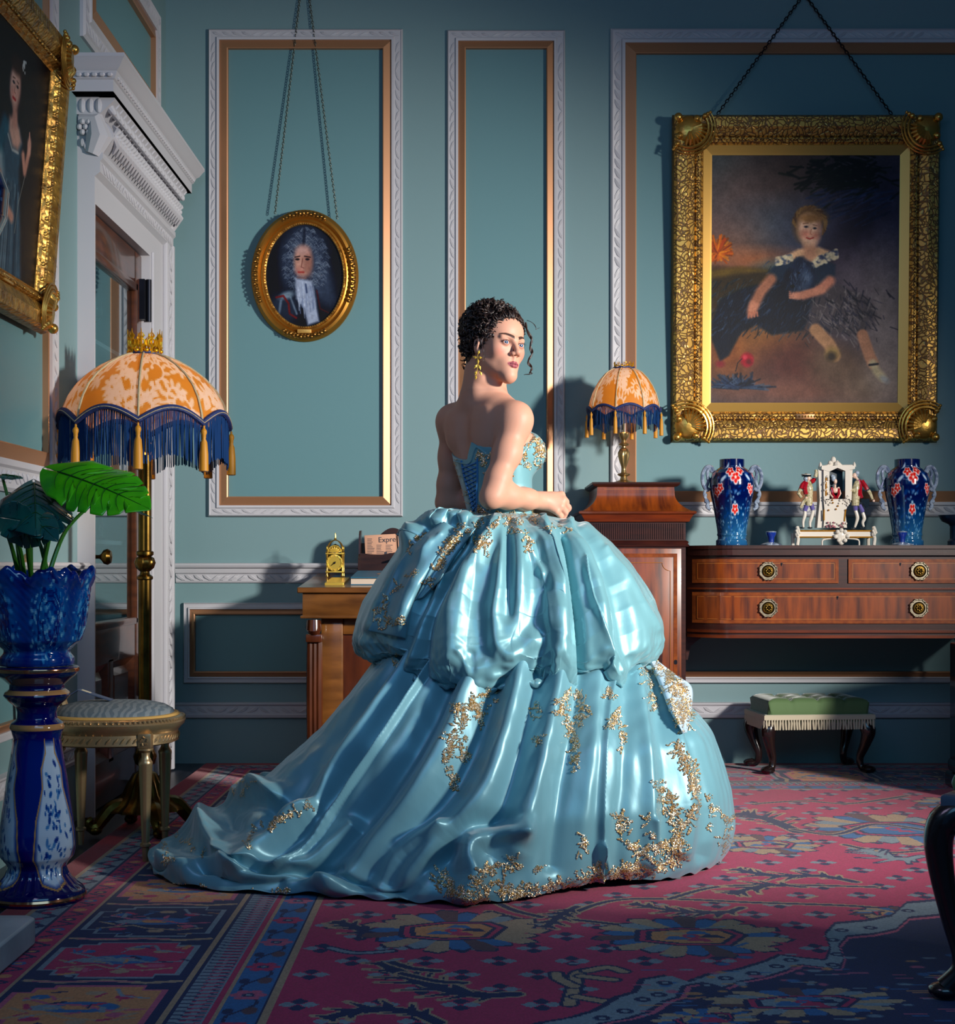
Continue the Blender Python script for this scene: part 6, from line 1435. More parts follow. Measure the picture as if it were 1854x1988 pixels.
    def bpt(a, u, side): return (x0 + a, ya - u) if side == 0 else (x0 + u, ya - a)
    for k0, k1, c in ((0, .07, (152, 36, 62)), (.07, .084, BEI), (.084, .16, GRY), (.16, .168, NAV), (.168, .235, RED), (.235, .243, BEI), (.243, .612, NAV), (.612, .628, BEI), (.628, .636, NAV), (.636, .705, GRY), (.705, .720, RED), (.720, .728, BEI), (.728, .812, BLU), (.812, .82, NAV), (.82, .835, BEI)): band(k0, k1, c)
    for side in (0, 1):
        u = .08; U1 = 4.5 if side == 0 else 4.0; k = 0
        while u < U1:
            q = lambda *pts: [bpt(a, u + b, side) for a, b in pts]
            Ln(q((.092, 0), (.15, .05)), .016, NAV, 1, .1); Ln(q((.15, .055), (.092, .11)), .016, NAV, 1, .1); B(*bpt(.12, u + .015, side), .014, .014, RED, 1, .1); B(*bpt(.12, u + .085, side), .012, .012, RED, 1, .1)
            Ln(q((.178, .0), (.222, .03), (.178, .06)), .010, NAV, 1, .1); B(*bpt(.2, u + .09, side), .018, .016, (NAV, BLU, PEA)[k % 3], 1, .1); B(*bpt(.2, u + .09, side), .008, .008, PEA, 1, .1)
            for z_ in (0, .0275, .055, .0825): Ln(q((.640, z_), (.700, z_ + .014)), .007, NAV, 1, .1); Ln(q((.700, z_), (.66, z_ + .0137)), .007, RED, 1, .1)
            u += .11; k += 1
        u = .85 if side == 0 else .9; k = 0
        while u < U1 + .3:
            q = lambda *pts: [bpt(a, u + b, side) for a, b in pts]
            Ln([bpt(.77 + .026 * math.sin(t / 12 * 2 * PI), u + .23 * t / 12, side) for t in range(13)], .008, NAV, 1, .1)
            c = (RED, PNK)[k % 2]
            for t in range(6): B(*bpt(.77 + .026 * math.cos(t * PI / 3), u + .026 * math.sin(t * PI / 3), side), .015, .013, c, 1, .1)
            B(*bpt(.77, u, side), .013, .013, NAV, 1, .1); B(*bpt(.77, u, side), .007, .007, GRY, 1, .1); B(*bpt(.79, u + .115, side), .016, .026, BRN, 1, .1); B(*bpt(.745, u + .12, side), .012, .02, NAV, 1, .1)
            u += .23; k += 1
        u = .30; k = 0                                               # cartouches of the main border
        while u < U1 + .3:
            q = lambda *pts: [bpt(a, u + b, side) for a, b in pts]
            fill = (PEA, NAV, RED)[k % 3]; edge = (PNK, GRY, GRY)[k % 3]
            box_ = ((.26, .05), (.30, .05), (.30, .02), (.34, .02), (.34, .0), (.54, .0), (.54, .03), (.59, .03), (.59, .30), (.54, .30), (.54, .33), (.36, .33), (.36, .30), (.30, .30), (.30, .26), (.26, .26))
            Po(q(*box_), edge); Po([bpt(.425 + (a - .425) * .93, u + .165 + (b - .165) * .93, side) for a, b in box_], fill)
            B(*bpt(.43, u + .165, side), .085, .04, BLU, 1, .05); B(*bpt(.43, u + .165, side), .045, .018, (PEA, PEA, GRY)[k % 3], 1, .05); B(*bpt(.36, u + .17, side), .035, .022, GRY, 1, .05)
            for a, b, c in ((.52, .22, PNK), (.33, .09, BLU), (.51, .09, RED), (.35, .25, RED), (.44, .06, BEI), (.45, .27, BEI)): B(*bpt(a, u + b, side), .022, .016, c if c != fill else BEI, 1, .05)
            Ln(q((.30, .10), (.36, .14), (.43, .15), (.50, .19), (.57, .18)), .010, PNK if fill != RED else GRY, 1, .1); Ln(q((.30, .24), (.38, .21), (.42, .24), (.50, .26), (.56, .24)), .010, BEI, 1, .1); Ln(q((.48, .03), (.50, .08), (.56, .10)), .009, GRY, 1, .1); Ln(q((.29, .17), (.33, .20)), .009, BEI, 1, .1)
            for _ in range(26):
                a, b = r.uniform(.28, .57), r.uniform(.03, .30); c = r.choice((NAV, BLU, GRY, BEI, PNK, RED, PEA)); an = r.uniform(0, 3); Ln([bpt(a, u + b, side), bpt(a + .028 * math.cos(an), u + b + .028 * math.sin(an), side)], r.choice((.006, .009, .013)), c, 1, .1)
            Ln(q((.26, .345), (.34, .36), (.44, .345), (.53, .365), (.60, .35)), .018, BEI, 1, .1); Ln(q((.28, .352), (.40, .352), (.5, .352)), .008, PNK, 1, .1)
            u += .385; k += 1
    p.a *= 1 + .10 * (np.random.RandomState(3).rand(p.h, p.w, 1) - .5); p.a *= 1 + .12 * (vnoise(p.h, p.w, 60, 5)[..., None] - .5)
    return p, (x0, x1, ya, yb)
rp_, (rx0, rx1, rya, ryb) = paint_rug()
mat('wool', (1, 1, 1, 1), .95, attr=True, sheen=.15, bump=[('noise', 260, .5, .003, None)])
rug = canvas('carpet', rp_, lambda u, v: (rx0 + (rx1 - rx0) * u, rya + (ryb - rya) * v, 0.0), None, M['wool'])
setp(rug, 'large raspberry and navy oriental carpet covering most of the floor', 'carpet')
mo = rug.modifiers.new('thickness', 'SOLIDIFY'); mo.thickness = .007; mo.offset = -1
# ------------------------------------------------------------------ the woman
def rotm(x, y, z):
    """columns: local axes in world"""
    return np.array([x, y, z], float).T
class Field:
    def __init__(s, lo, hi, h):
        s.lo = np.array(lo, np.float32); s.h = h; s.n = np.ceil((np.array(hi) - lo) / h).astype(int) + 1
        s.D = np.full(s.n, 9.0, np.float32)
    def sl(s, lo, hi):
        a = np.clip(np.floor((np.array(lo) - s.lo) / s.h).astype(int), 0, s.n); b = np.clip(np.ceil((np.array(hi) - s.lo) / s.h).astype(int) + 1, 0, s.n)
        if (b <= a).any(): return None, None
        g = [s.lo[i] + s.h * np.arange(a[i], b[i], dtype=np.float32) for i in range(3)]
        return tuple(slice(a[i], b[i]) for i in range(3)), (g[0][:, None, None], g[1][None, :, None], g[2][None, None, :])
    def comb(s, w, d, k, op):
        D = s.D[w]
        if op == 'u':
            hh = np.clip(k - np.abs(D - d), 0, None) / k; s.D[w] = np.minimum(D, d) - hh * hh * k * .25
        else:
            d = -d; hh = np.clip(k - np.abs(D - d), 0, None) / k; s.D[w] = np.maximum(D, d) + hh * hh * k * .25
    def cone(s, a, b, r1, r2, k=.01, op='u'):
        a, b = np.array(a, np.float32), np.array(b, np.float32); R = max(r1, r2) + k * 1.5 + s.h * 2
        w, g = s.sl(np.minimum(a, b) - R, np.maximum(a, b) + R)
        if w is None: return s
        ba = b - a; L = float(ba @ ba) + 1e-12
        px, py, pz = g[0] - a[0], g[1] - a[1], g[2] - a[2]
        t = np.clip((px * ba[0] + py * ba[1] + pz * ba[2]) / L, 0, 1)
        d = np.sqrt((px - ba[0] * t) ** 2 + (py - ba[1] * t) ** 2 + (pz - ba[2] * t) ** 2) - (r1 + (r2 - r1) * t)
        s.comb(w, d, k, op); return s
    def path(s, pts, rs, k=.01, op='u'):
        for i in range(len(pts) - 1): s.cone(pts[i], pts[i + 1], rs[i], rs[i + 1], k, op)
        return s
    def ell(s, c, r, M_=None, k=.01, op='u'):
        c = np.array(c, np.float32); R = max(r) + k * 1.5 + s.h * 2
        w, g = s.sl(c - R, c + R)
        if w is None: return s
        px, py, pz = g[0] - c[0], g[1] - c[1], g[2] - c[2]
        if M_ is not None: q = [px * M_[0, i] + py * M_[1, i] + pz * M_[2, i] for i in range(3)]
        else: q = [px, py, pz]
        k0 = np.sqrt((q[0] / r[0]) ** 2 + (q[1] / r[1]) ** 2 + (q[2] / r[2]) ** 2); k1 = np.sqrt((q[0] / r[0] ** 2) ** 2 + (q[1] / r[1] ** 2) ** 2 + (q[2] / r[2] ** 2) ** 2) + 1e-9
        d = k0 * (k0 - 1) / k1
        s.comb(w, d.astype(np.float32), k, op); return s
    def mesh(s):
        D = s.D; n = np.array(D.shape); S_ = D < 0
        c = np.zeros(n - 1, np.int8)
        for i in (0, 1):
            for j in (0, 1):
                for k in (0, 1): c += S_[i:n[0] - 1 + i, j:n[1] - 1 + j, k:n[2] - 1 + k]
        act = (c > 0) & (c < 8); idx = np.full(n - 1, -1, np.int64); I = np.argwhere(act); idx[act] = np.arange(len(I))
        acc = np.zeros((len(I), 3)); cnt = np.zeros(len(I))
        cor = [(i, j, k) for i in (0, 1) for j in (0, 1) for k in (0, 1)]
        val = {q: D[I[:, 0] + q[0], I[:, 1] + q[1], I[:, 2] + q[2]] for q in cor}
        for a in cor:
            for ax in range(3):
                if a[ax]: continue
                b = list(a); b[ax] = 1; b = tuple(b); va, vb = val[a], val[b]; m = (va < 0) != (vb < 0)
                t = va[m] / (va[m] - vb[m]); p = np.tile(np.array(a, float), (m.sum(), 1)); p[:, ax] += t; acc[m] += p; cnt[m] += 1
        V = (I + acc / cnt[:, None]) * s.h + s.lo
        Q = []
        for ax in range(3):
            o1, o2 = [(1, 2), (2, 0), (0, 1)][ax]
            sa = [slice(0, -1)] * 3; sb_ = [slice(0, -1)] * 3; sa = [slice(0, None)] * 3; sb_ = [slice(0, None)] * 3; sa[ax] = slice(0, -1); sb_[ax] = slice(1, None)
            ch_ = S_[tuple(sa)] != S_[tuple(sb_)]; E = np.argwhere(ch_)
            E = E[(E[:, o1] > 0) & (E[:, o2] > 0) & (E[:, o1] < n[o1] - 1) & (E[:, o2] < n[o2] - 1)]
            ins = S_[E[:, 0], E[:, 1], E[:, 2]]
            def at(d1, d2): q = E.copy(); q[:, o1] -= d1; q[:, o2] -= d2; return idx[q[:, 0], q[:, 1], q[:, 2]]
            quad = np.stack([at(1, 1), at(0, 1), at(0, 0), at(1, 0)], 1); quad[~ins] = quad[~ins][:, ::-1]; Q.append(quad)
        return V, np.concatenate(Q)
# --- skeleton
aF = math.radians(54); Fv = np.array((math.sin(aF), math.cos(aF), 0)); Rv = np.array((math.cos(aF), -math.sin(aF), 0)); Zv = np.array((0, 0, 1.))
BM = rotm(Rv, Fv, Zv)
SEC = np.array([  # z, centre x, centre y, half width, half depth
 (.80, .085, 4.85, .165, .12), (.95, .085, 4.85, .160, .118), (1.02, .080, 4.85, .132, .100), (1.085, .072, 4.85, .113, .088), (1.17, .060, 4.85, .124, .094), (1.25, .046, 4.85, .142, .100),
 (1.32, .036, 4.852, .152, .099), (1.375, .030, 4.854, .155, .090), (1.41, .028, 4.855, .142, .078), (1.435, .028, 4.855, .105, .064), (1.46, .026, 4.855, .068, .056), (1.50, .026, 4.853, .054, .054), (1.53, .030, 4.850, .052, .053)])
def torso(fd, off=0.0, k=.02, z0=.82, z1=1.53, op='u'):
    w, g = fd.sl((-.25, 4.6, z0 - .03), (.35, 5.1, z1 + .03))
    if w is None: return
    z = np.clip(g[2], SEC[0, 0], SEC[-1, 0]).ravel()
    def ip(c):                                                     # smooth interpolation over z
        return np.interp(z, SEC[:, 0], SEC[:, c]).astype(np.float32)[None, None, :]
    dx, dy = g[0] - ip(1), g[1] - ip(2); u = dx * Rv[0] + dy * Rv[1]; v = dx * Fv[0] + dy * Fv[1]; a, b = ip(3) + off, ip(4) + off
    k0 = np.sqrt((u / a) ** 2 + (v / b) ** 2); k1 = np.sqrt((u / a ** 2) ** 2 + (v / b ** 2) ** 2) + 1e-6
    d = k0 * (k0 - 1) / k1; d = np.maximum(d, np.abs(g[2] - (z0 + z1) / 2) - (z1 - z0) / 2)
    fd.comb(w, d.astype(np.float32), k, op)
def at_t(z, r=0, f=0):
    c = np.array([np.interp(z, SEC[:, 0], SEC[:, 1]), np.interp(z, SEC[:, 0], SEC[:, 2]), z]); return c + Rv * r + Fv * f
shR, shL = at_t(1.392, .150, -.008), at_t(1.392, -.152, -.006)
elR = np.array(W(957, 962, 4.640)); wrR = np.array(W(1052, 972, 4.79)); shR = np.array(W(1000, 815, 4.715)); shL = np.array(W(879, 818, 4.975))
elL = np.array(W(870, 972, 5.02)); wrL = np.array(W(1010, 988, 4.99))
NB = np.array(W(932, 752, 4.85)); HC = np.array((.062, 4.815, 1.606))
b_ = math.radians(39); roll = math.radians(5); Hy = np.array((math.sin(b_), -math.cos(b_), -.03)); Hy /= np.linalg.norm(Hy)
Hx = np.cross(Hy, (0, 0, 1)); Hx = -Hx if Hx[0] < 0 else Hx; Hx /= np.linalg.norm(Hx); Hz = np.cross(Hx, Hy); Hz = -Hz if Hz[2] < 0 else Hz
Hx, Hz = Hx * math.cos(roll) - Hz * math.sin(roll), Hz * math.cos(roll) + Hx * math.sin(roll)
HM = rotm(Hx, Hy, Hz)
def H(x, y, z): return HC + Hx * x + Hy * y + Hz * z
def Wn(x, y, Y): return np.array(W(x, y, Y))
def body_field(fd, nude_torso=True):
    torso(fd)
    # back and chest modelling
    for s_ in (-1, 1):
        fd.ell(at_t(1.275, s_ * .072, .072), (.062, .066, .064), BM, .03)
        fd.ell(at_t(1.345, s_ * .082, -.070), (.046, .022, .058), BM, .03)                 # shoulder blade
        fd.cone(at_t(1.43, s_ * .03, -.005), (shR if s_ > 0 else shL) + Zv * .008, .040, .036, .06)   # trapezius
        fd.cone(at_t(1.41, s_ * .02, .06), (shR if s_ > 0 else shL) + Zv * .02 + Fv * .02, .012, .013, .03)  # collar bone
    fd.path([at_t(1.40, 0, -.098), at_t(1.30, 0, -.118), at_t(1.18, 0, -.112), at_t(1.10, 0, -.105)], [.008, .008, .008, .008], .045, 's')   # spine groove
    fd.path([NB - Zv * .03, Wn(942, 722, 4.845), HC - Hz * .05 - Hy * .02], [.056, .049, .050], .045)          # neck
    fd.cone(Wn(925, 755, 4.80), Wn(932, 712, 4.80), .016, .014, .03)
    for q in ((( 937, 735, 4.79), (975, 765, 4.80)),): fd.cone(Wn(*q[0]), Wn(*q[1]), .012, .010, .02)
    # arms
    for sh, el, wr, sd in ((shR, elR, wrR, 1), (shL, elL, wrL, -1)):
        fd.ell(sh - Zv * .004, (.047, .045, .050), BM, .045); m1 = sh + (el - sh) * .45 + Fv * .006
        fd.path([sh - Zv * .005, m1, sh + (el - sh) * .8, el], [.044, .041, .035, .034], .03)
        m2 = el + (wr - el) * .3; fd.path([el, m2 + Zv * .003, el + (wr - el) * .7, wr], [.034, .037, .0295, .0245], .025); fd.ell(el + (el - (sh + wr) / 2) * .10, (.026, .026, .026), None, .02)
    # right hand: closed over the other hand
    k1, k2, k3, k4 = Wn(1089, 962, 4.815), Wn(1092, 972, 4.80), Wn(1088, 983, 4.79), Wn(1080, 992, 4.785)
    fd.cone(wrR, (k1 + wrR) / 2, .025, .020, .02)
    for kk, r_ in ((k1, .0145), (k2, .0145), (k3, .0135), (k4, .012)): fd.cone(wrR * .75 + kk * .25, kk, .017, r_, .012)
    for kk, L_, r_ in ((k1, 1.0, .0095), (k2, 1.05, .0098), (k3, 1.0, .0092), (k4, .85, .0080)):
        a = kk; b = kk + np.array((.017, .026, -.018)) * L_; c = b + np.array((-.010, .012, -.024)) * L_; e = c + np.array((-.018, -.004, -.006)) * L_
        fd.path([a, b], [r_ * 1.25, r_ * 1.08], .004); fd.path([b, c], [r_ * 1.08, r_], .003); fd.path([c, e], [r_, r_ * .85], .003)
    t0 = wrR * .6 + k1 * .4; fd.path([t0 + np.array((0, .014, .0)), t0 + np.array((.024, .034, -.006)), t0 + np.array((.050, .040, -.016)), t0 + np.array((.062, .034, -.030))], [.016, .013, .010, .0085], .008)
    # left hand beneath it
    L0 = Wn(1046, 992, 4.93); fd.path([wrL, (wrL + L0) / 2, L0], [.0255, .024, .021], .02)
    for i in range(4):
        a = L0 + np.array((.008 * 1, -.004 * i, .006 - .012 * i)); fd.path([a, a + np.array((.03, -.03, -.006)), a + np.array((.044, -.055, -.006)), a + np.array((.036, -.066, .006))], [.0115, .0092, .0085, .007], .005)
    fd.path([L0 + np.array((-.01, -.01, .012)), L0 + np.array((.02, -.03, .02)), L0 + np.array((.045, -.045, .018))], [.015, .0105, .0085], .008)
def head_field(fd):
    E = lambda c, r, k=.012, op='u', M2=HM: fd.ell(H(*c), r, M2, k, op)
    Cn = lambda a, b, r1, r2, k=.01, op='u': fd.cone(H(*a), H(*b), r1, r2, k, op)
    E((0, -.022, .034), (.0735, .090, .080), .03); E((0, .030, .040), (.060, .055, .055), .03); E((0, .022, -.030), (.057, .060, .066), .03)
    for s_ in (-1, 1):
        Cn((s_ * .050, .002, -.042), (s_ * .008, .070, -.095), .0140, .013, .035); E((s_ * .040, .050, -.018), (.023, .023, .026), .022)
        Cn((s_ * .010, .0835, .0175), (s_ * .040, .071, .0185), .0075, .007, .012)
    E((0, .067, -.099), (.0165, .018, .016), .022); E((0, .066, -.058), (.030, .022, .026), .02)
    for s_ in (-1, 1): E((s_ * .0305, .094, .002), (.0150, .016, .0115), .012, 's')
    Cn((0, .082, .012), (0, .1015, -.024), .0068, .0085, .012); E((0, .1015, -.0270), (.0088, .0090, .0080), .008)
    for s_ in (-1, 1): E((s_ * .0118, .0925, -.0315), (.0068, .0090, .0066), .006); E((s_ * .0062, .0985, -.0375), (.0032, .0048, .0022), .002, 's')
    Cn((0, .0885, -.041), (0, .0885, -.049), .0045, .0045, .008)
    # eyelids round the eyeballs
    for s_ in (-1, 1):
        c = (s_ * .0305, .0715, .0025); E(c, (.0142, .0140, .0138), .004); E((s_ * .0305, .0885, .0018), (.0128, .0110, .0048), .0015, 's')
    # lips
    for s_ in (-1, 1):
        Cn((s_ * .0215, .0800, -.0625), (s_ * .0050, .0925, -.0585), .0022, .0046, .003); Cn((s_ * .0200, .0805, -.0645), (s_ * .0055, .0915, -.0680), .0028, .0058, .003)
    Cn((-.020, .088, -.0628), (.020, .088, -.0628), .0006, .0006, .0025, 's'); E((0, .101, -.0628), (.017, .0065, .0010), .002, 's')
    # ears
    for s_ in (-1, 1):
        Me = rotm(Hx * s_ * .92 - Hy * .39, Hy * .92 + Hx * s_ * .39, Hz)
        fd.ell(H(s_ * .0745, -.010, -.004), (.0085, .0165, .029), Me, .006); fd.ell(H(s_ * .0835, -.004, .001), (.0045, .0095, .018), Me, .004, 's'); E((s_ * .074, .001, -.029), (.006, .007, .008), .006)
def skin_colors(V):
    q = (V - HC) @ HM; n = len(V); sk = np.array(srgb(204, 150, 126)[:3]); col = np.tile(sk, (n, 1))
    def mx(m, c): m = np.clip(m, 0, 1)[:, None]; col[:] = col * (1 - m) + np.array(srgb(*c)[:3]) * m
    x, y, z = q.T; head = (y > .03) & (np.abs(x) < .09) & (z > -.13) & (z < .09)
    for s_ in (-1, 1): mx(head * .45 * np.exp(-(((x - s_ * .042) / .018) ** 2 + ((z + .026) / .016) ** 2)), (206, 112, 100))
    mx(head * .35 * np.exp(-((x / .010) ** 2 + ((z + .03) / .010) ** 2)), (214, 130, 112))
    ax = np.abs(x); up = -.0545 - .004 * (ax / .02) ** 1.5 + .0018 * np.exp(-((ax - .006) / .004) ** 2); lo_ = -.0745 + .0105 * (ax / .0225) ** 2
    mx(head * (y > .06) * 1.0 * ((z < up) & (z > lo_) & (ax < .0225)), (160, 84, 92)); mx(head * (y > .06) * ((np.abs(z + .0628) < .0010) & (ax < .021)), (104, 44, 52))
    for s_ in (-1, 1):
        t = (x * s_ - .008) / .042; zb = .0195 + .0085 * np.sin(np.clip(t, 0, 1) * PI * .62) - .004 * np.clip(t - .65, 0, 1); th = .0050 * (1 - np.clip(t, 0, 1) ** 2 * .75)
        mx(head * (y > .05) * (t > 0) * (t < 1) * np.clip((th - np.abs(z - zb)) / .0012 + .5, 0, 1) * .95, (44, 27, 24))
        e = np.sqrt(((x - s_ * .0305) / .0140) ** 2 + ((z - .0022) / .0068) ** 2); mx(head * (y > .05) * ((e > .80) & (e < 1.12) & (z > .0005)) * .9, (40, 24, 24)); mx(head * (y > .05) * np.exp(-((e - 1.25) / .35) ** 2) * .35, (150, 92, 84))
        mx(head * (y > .05) * ((e > .85) & (e < 1.06) & (z <= .0005)) * .45, (90, 50, 48))
    mx(np.exp(-(np.sum((V - Wn(1095, 985, 4.82)) ** 2, 1) / .04 ** 2)) * .25, (224, 140, 130))
    return col
WO = (.05, 4.85, 0)
wm = thing('person', 'woman in a strapless pale blue satin ball gown looking over her shoulder', 'person', WO)
b1 = Field((-.17, 4.55, .86), (.36, 5.13, 1.472), .0036); body_field(b1); V1, Q1 = b1.mesh()
b2 = Field((-.08, 4.66, 1.463), (.20, 4.99, 1.75), .0016); body_field(b2); head_field(b2); V2, Q2 = b2.mesh()
b3 = Field((.19, 4.70, 1.04), (.33, 4.98, 1.19), .0018); body_field(b3); V3, Q3 = b3.mesh()
k = ~((V1[Q1].mean(1)[:, 0] > .1925) & (V1[Q1].mean(1)[:, 1] < 4.98) & (V1[Q1].mean(1)[:, 2] < 1.187) & (V1[Q1].mean(1)[:, 2] > 1.043)); Q1 = Q1[k]
V = np.concatenate([V1, V2, V3]); Q = np.concatenate([Q1, Q2 + len(V1), Q3 + len(V1) + len(V2)])
mat('skin', (1, 1, 1, 1), .5, attr=True, spec=.3, sub=.08, bump=[('noise', 220, .08, .001, None)])
body = np_mesh('body', V - np.array(WO), Q, M['skin'], wm, colors=skin_colors(V)); body['label'] = 'fair skin, bare shoulders and arms'
# legs under the gown, standing on the carpet
def w_(p): return tuple(p)
# eyes
mat('eye', (1, 1, 1, 1), .08, attr=True, coat=1)
look = np.array((0, 0, 0.)); camp = np.array((0, 0, CAMZ + .25))
for s_ in (-1, 1):
    c = H(s_ * .0305, .0715, .0025); g_ = (Hy * .86 + (camp - c) / np.linalg.norm(camp - c) * .5); g_ /= np.linalg.norm(g_)
    n1, n2 = 40, 64; th = np.linspace(0, PI, n1 + 1); ph = np.linspace(0, 2 * PI, n2, endpoint=False); u = np.cross(g_, Hz); u /= np.linalg.norm(u); v_ = np.cross(g_, u)
    T_, P_ = np.meshgrid(th, ph, indexing='ij'); r_ = .0128
    VV = c - np.array(WO) + r_ * (np.cos(T_)[..., None] * g_ + (np.sin(T_) * np.cos(P_))[..., None] * u + (np.sin(T_) * np.sin(P_))[..., None] * v_); VV = VV.reshape(-1, 3)
    i, j = np.meshgrid(np.arange(n1), np.arange(n2), indexing='ij'); QQ = np.stack([i * n2 + j, (i + 1) * n2 + j, (i + 1) * n2 + (j + 1) % n2, i * n2 + (j + 1) % n2], -1).reshape(-1, 4)
    tt = np.degrees(T_.ravel()); cc = np.tile(srgb(196, 188, 192)[:3], (len(tt), 1)); cc[tt < 34] = srgb(38, 56, 84)[:3]; cc[tt < 28] = srgb(72, 106, 146)[:3]; cc[tt < 14] = srgb(8, 8, 12)[:3]
    np_mesh('eye', VV, QQ, M['eye'], wm, colors=cc)
# eyelashes
m = MB(WO)
for s_ in (-1, 1):
    for k in range(16):
        t = -1 + 2 * k / 15; a = H(s_ * .0305 + .0122 * t, .0852 - .0035 * t * t, .0022 + .0052 * (1 - t * t) ** .6); b = a + Hy * .006 + Hz * .0035 + Hx * t * .003; m.tube([tuple(a), tuple((a + b) / 2 - Hz * .0004), tuple(b)], [.0004, .0003, .0001], 3)
m.build('eyelashes', M['hair_dark'] if 'hair_dark' in M else mat('hair_dark', srgb(26, 18, 18), .4), wm)

# hair: pinned-up curls
mat('hair', srgb(38, 26, 24), .38, spec=.6, var=('noise', 60, srgb(62, 40, 30), .4, .75, None))
hf = Field(tuple(HC - .16), tuple(HC + .16), .0026)
hf.ell(H(0, -.030, .044), (.080, .092, .084), HM, .02); hf.ell(H(-.0, -.075, .050), (.062, .056, .066), HM, .03); hf.ell(H(0, -.05, .092), (.058, .070, .042), HM, .03)
hf.ell(H(0, .095, .000), (.066, .085, .064), HM, .015, 's'); hf.ell(H(0, .02, -.085), (.2, .2, .060), HM, .02, 's')
for s_ in (-1, 1): hf.ell(H(s_ * .080, .012, -.012), (.030, .024, .046), HM, .01, 's')
hf.path([H(0, -.085, .0), H(0, -.075, -.045), H(0, -.055, -.075)], [.045, .040, .028], .03)
VH, QH = hf.mesh()
hair = np_mesh('hair', VH - np.array(WO), QH, M['hair'], wm); hair['label'] = 'dark brown curly hair pinned up'
bvh = BVHTree.FromPolygons([Vector(v) for v in VH], [tuple(q) for q in QH]); r = random.Random(31); m = MB(WO)
cnt = 0
while cnt < 620:
    d = Vector((r.gauss(0, 1), r.gauss(0, 1), r.gauss(.25, .9))).normalized(); o = Vector(HC + Hy * -.03 + Hz * .03)
    hit = bvh.ray_cast(o + d * .3, -d)
    if hit[0] is None: continue
    p, n = hit[0], hit[1]; q = (np.array(p) - HC) @ HM
    if q[2] < -.03 and r.random() < .8: continue
    if q[1] > .055 and q[2] < .062: continue
    cnt += 1; tn_ = n.cross(Vector((r.gauss(0, 1), r.gauss(0, 1), r.gauss(0, 1)))).normalized(); bn = n.cross(tn_); R = r.uniform(.005, .0125); L_ = r.uniform(.02, .045); turns = r.uniform(1.2, 2.6); st = 16
    cen = p + n * R * .55; P = []
    for i in range(st + 1):
        t = i / st; a = t * turns * 2 * PI; P.append(cen + tn_ * (L_ * (t - .5)) + (n * math.cos(a) + bn * math.sin(a)) * R * (1 - .3 * t) * .9 + n * .002)
    for jj in range(2): off = Vector((r.gauss(0, .0012), r.gauss(0, .0012), r.gauss(0, .0012))); m.tube([v + off for v in P], [.0019 * math.sin(PI * (i + .9) / (st + 1.8)) + .0004 for i in range(st + 1)], 4, cap=False)
# fly-away and face-framing ringlets
def ringlet(pts, R, turns, w0=.0022, strands=3):
    Q_ = smoothpath(pts, 14); n = len(Q_)
    for s0 in range(strands):
        P = []
        for i, c in enumerate(Q_):
            t = i / (n - 1); a = turns * 2 * PI * t + s0 * .5; P.append(c + Vector(Hx) * R * math.cos(a) * (.5 + .5 * t) + Vector(Hy) * R * math.sin(a) * (.5 + .5 * t) + Vector((s0 * .0006, 0, 0)))
        m.tube(P, [w0 * (1 - .75 * i / (n - 1)) for i in range(n)], 5, cap=False)
ringlet([W(1018, 626, 4.84), W(1029, 655, 4.87), W(1031, 680, 4.87), W(1027, 705, 4.87), W(1032, 722, 4.87), W(1020, 728, 4.87)], .006, 4.4, .0030, 4)
ringlet([W(1022, 622, 4.80), W(1036, 628, 4.79), W(1040, 640, 4.79), W(1046, 636, 4.79)], .003, 2, .001, 2)
ringlet([W(940, 650, 4.76), W(936, 668, 4.745), W(940, 690, 4.74), W(934, 704, 4.74)], .004, 2.5, .0012, 2)
ringlet([W(905, 690, 4.86), W(903, 710, 4.86), W(908, 730, 4.86)], .004, 2, .001, 2)
for k in range(60):
    d = Vector((r.gauss(0, 1), r.gauss(0, .6), r.uniform(.2, 1))).normalized(); hit = bvh.ray_cast(Vector(HC + Hz * .04) + d * .3, -d)
    if hit[0] is None: continue
    p, n = hit[0], hit[1]; t_ = n.cross(Vector((r.gauss(0, 1), r.gauss(0, 1), 0))).normalized(); m.tube([p, p + n * r.uniform(.012, .022) + t_ * .006, p + n * .016 + t_ * .02, p + n * .004 + t_ * .026], [.0008, .0007, .0006, .0003], 3, cap=False)
# hairline wisps over the forehead and temple
for k in range(90):
    a = -1.25 + 2.5 * k / 89; x, z = .066 * math.sin(a), .046 + .044 * math.cos(a); y = .062 * math.cos(a * .9) - .0 
    P = [H(x, y + .004, z + .004), H(x * 1.02 + r.gauss(0, .004), y + .012, z - .006), H(x * .98 + r.gauss(0, .006), y + .006, z + .010 + r.gauss(0, .004)), H(x * .9, y - .02, z + .022)]
    m.tube(smoothpath([tuple(q) for q in P], 4), .0014, 4, cap=False)
cu = m.build('curls', M['hair'], hair, angle=None); cu['kind'] = 'stuff'
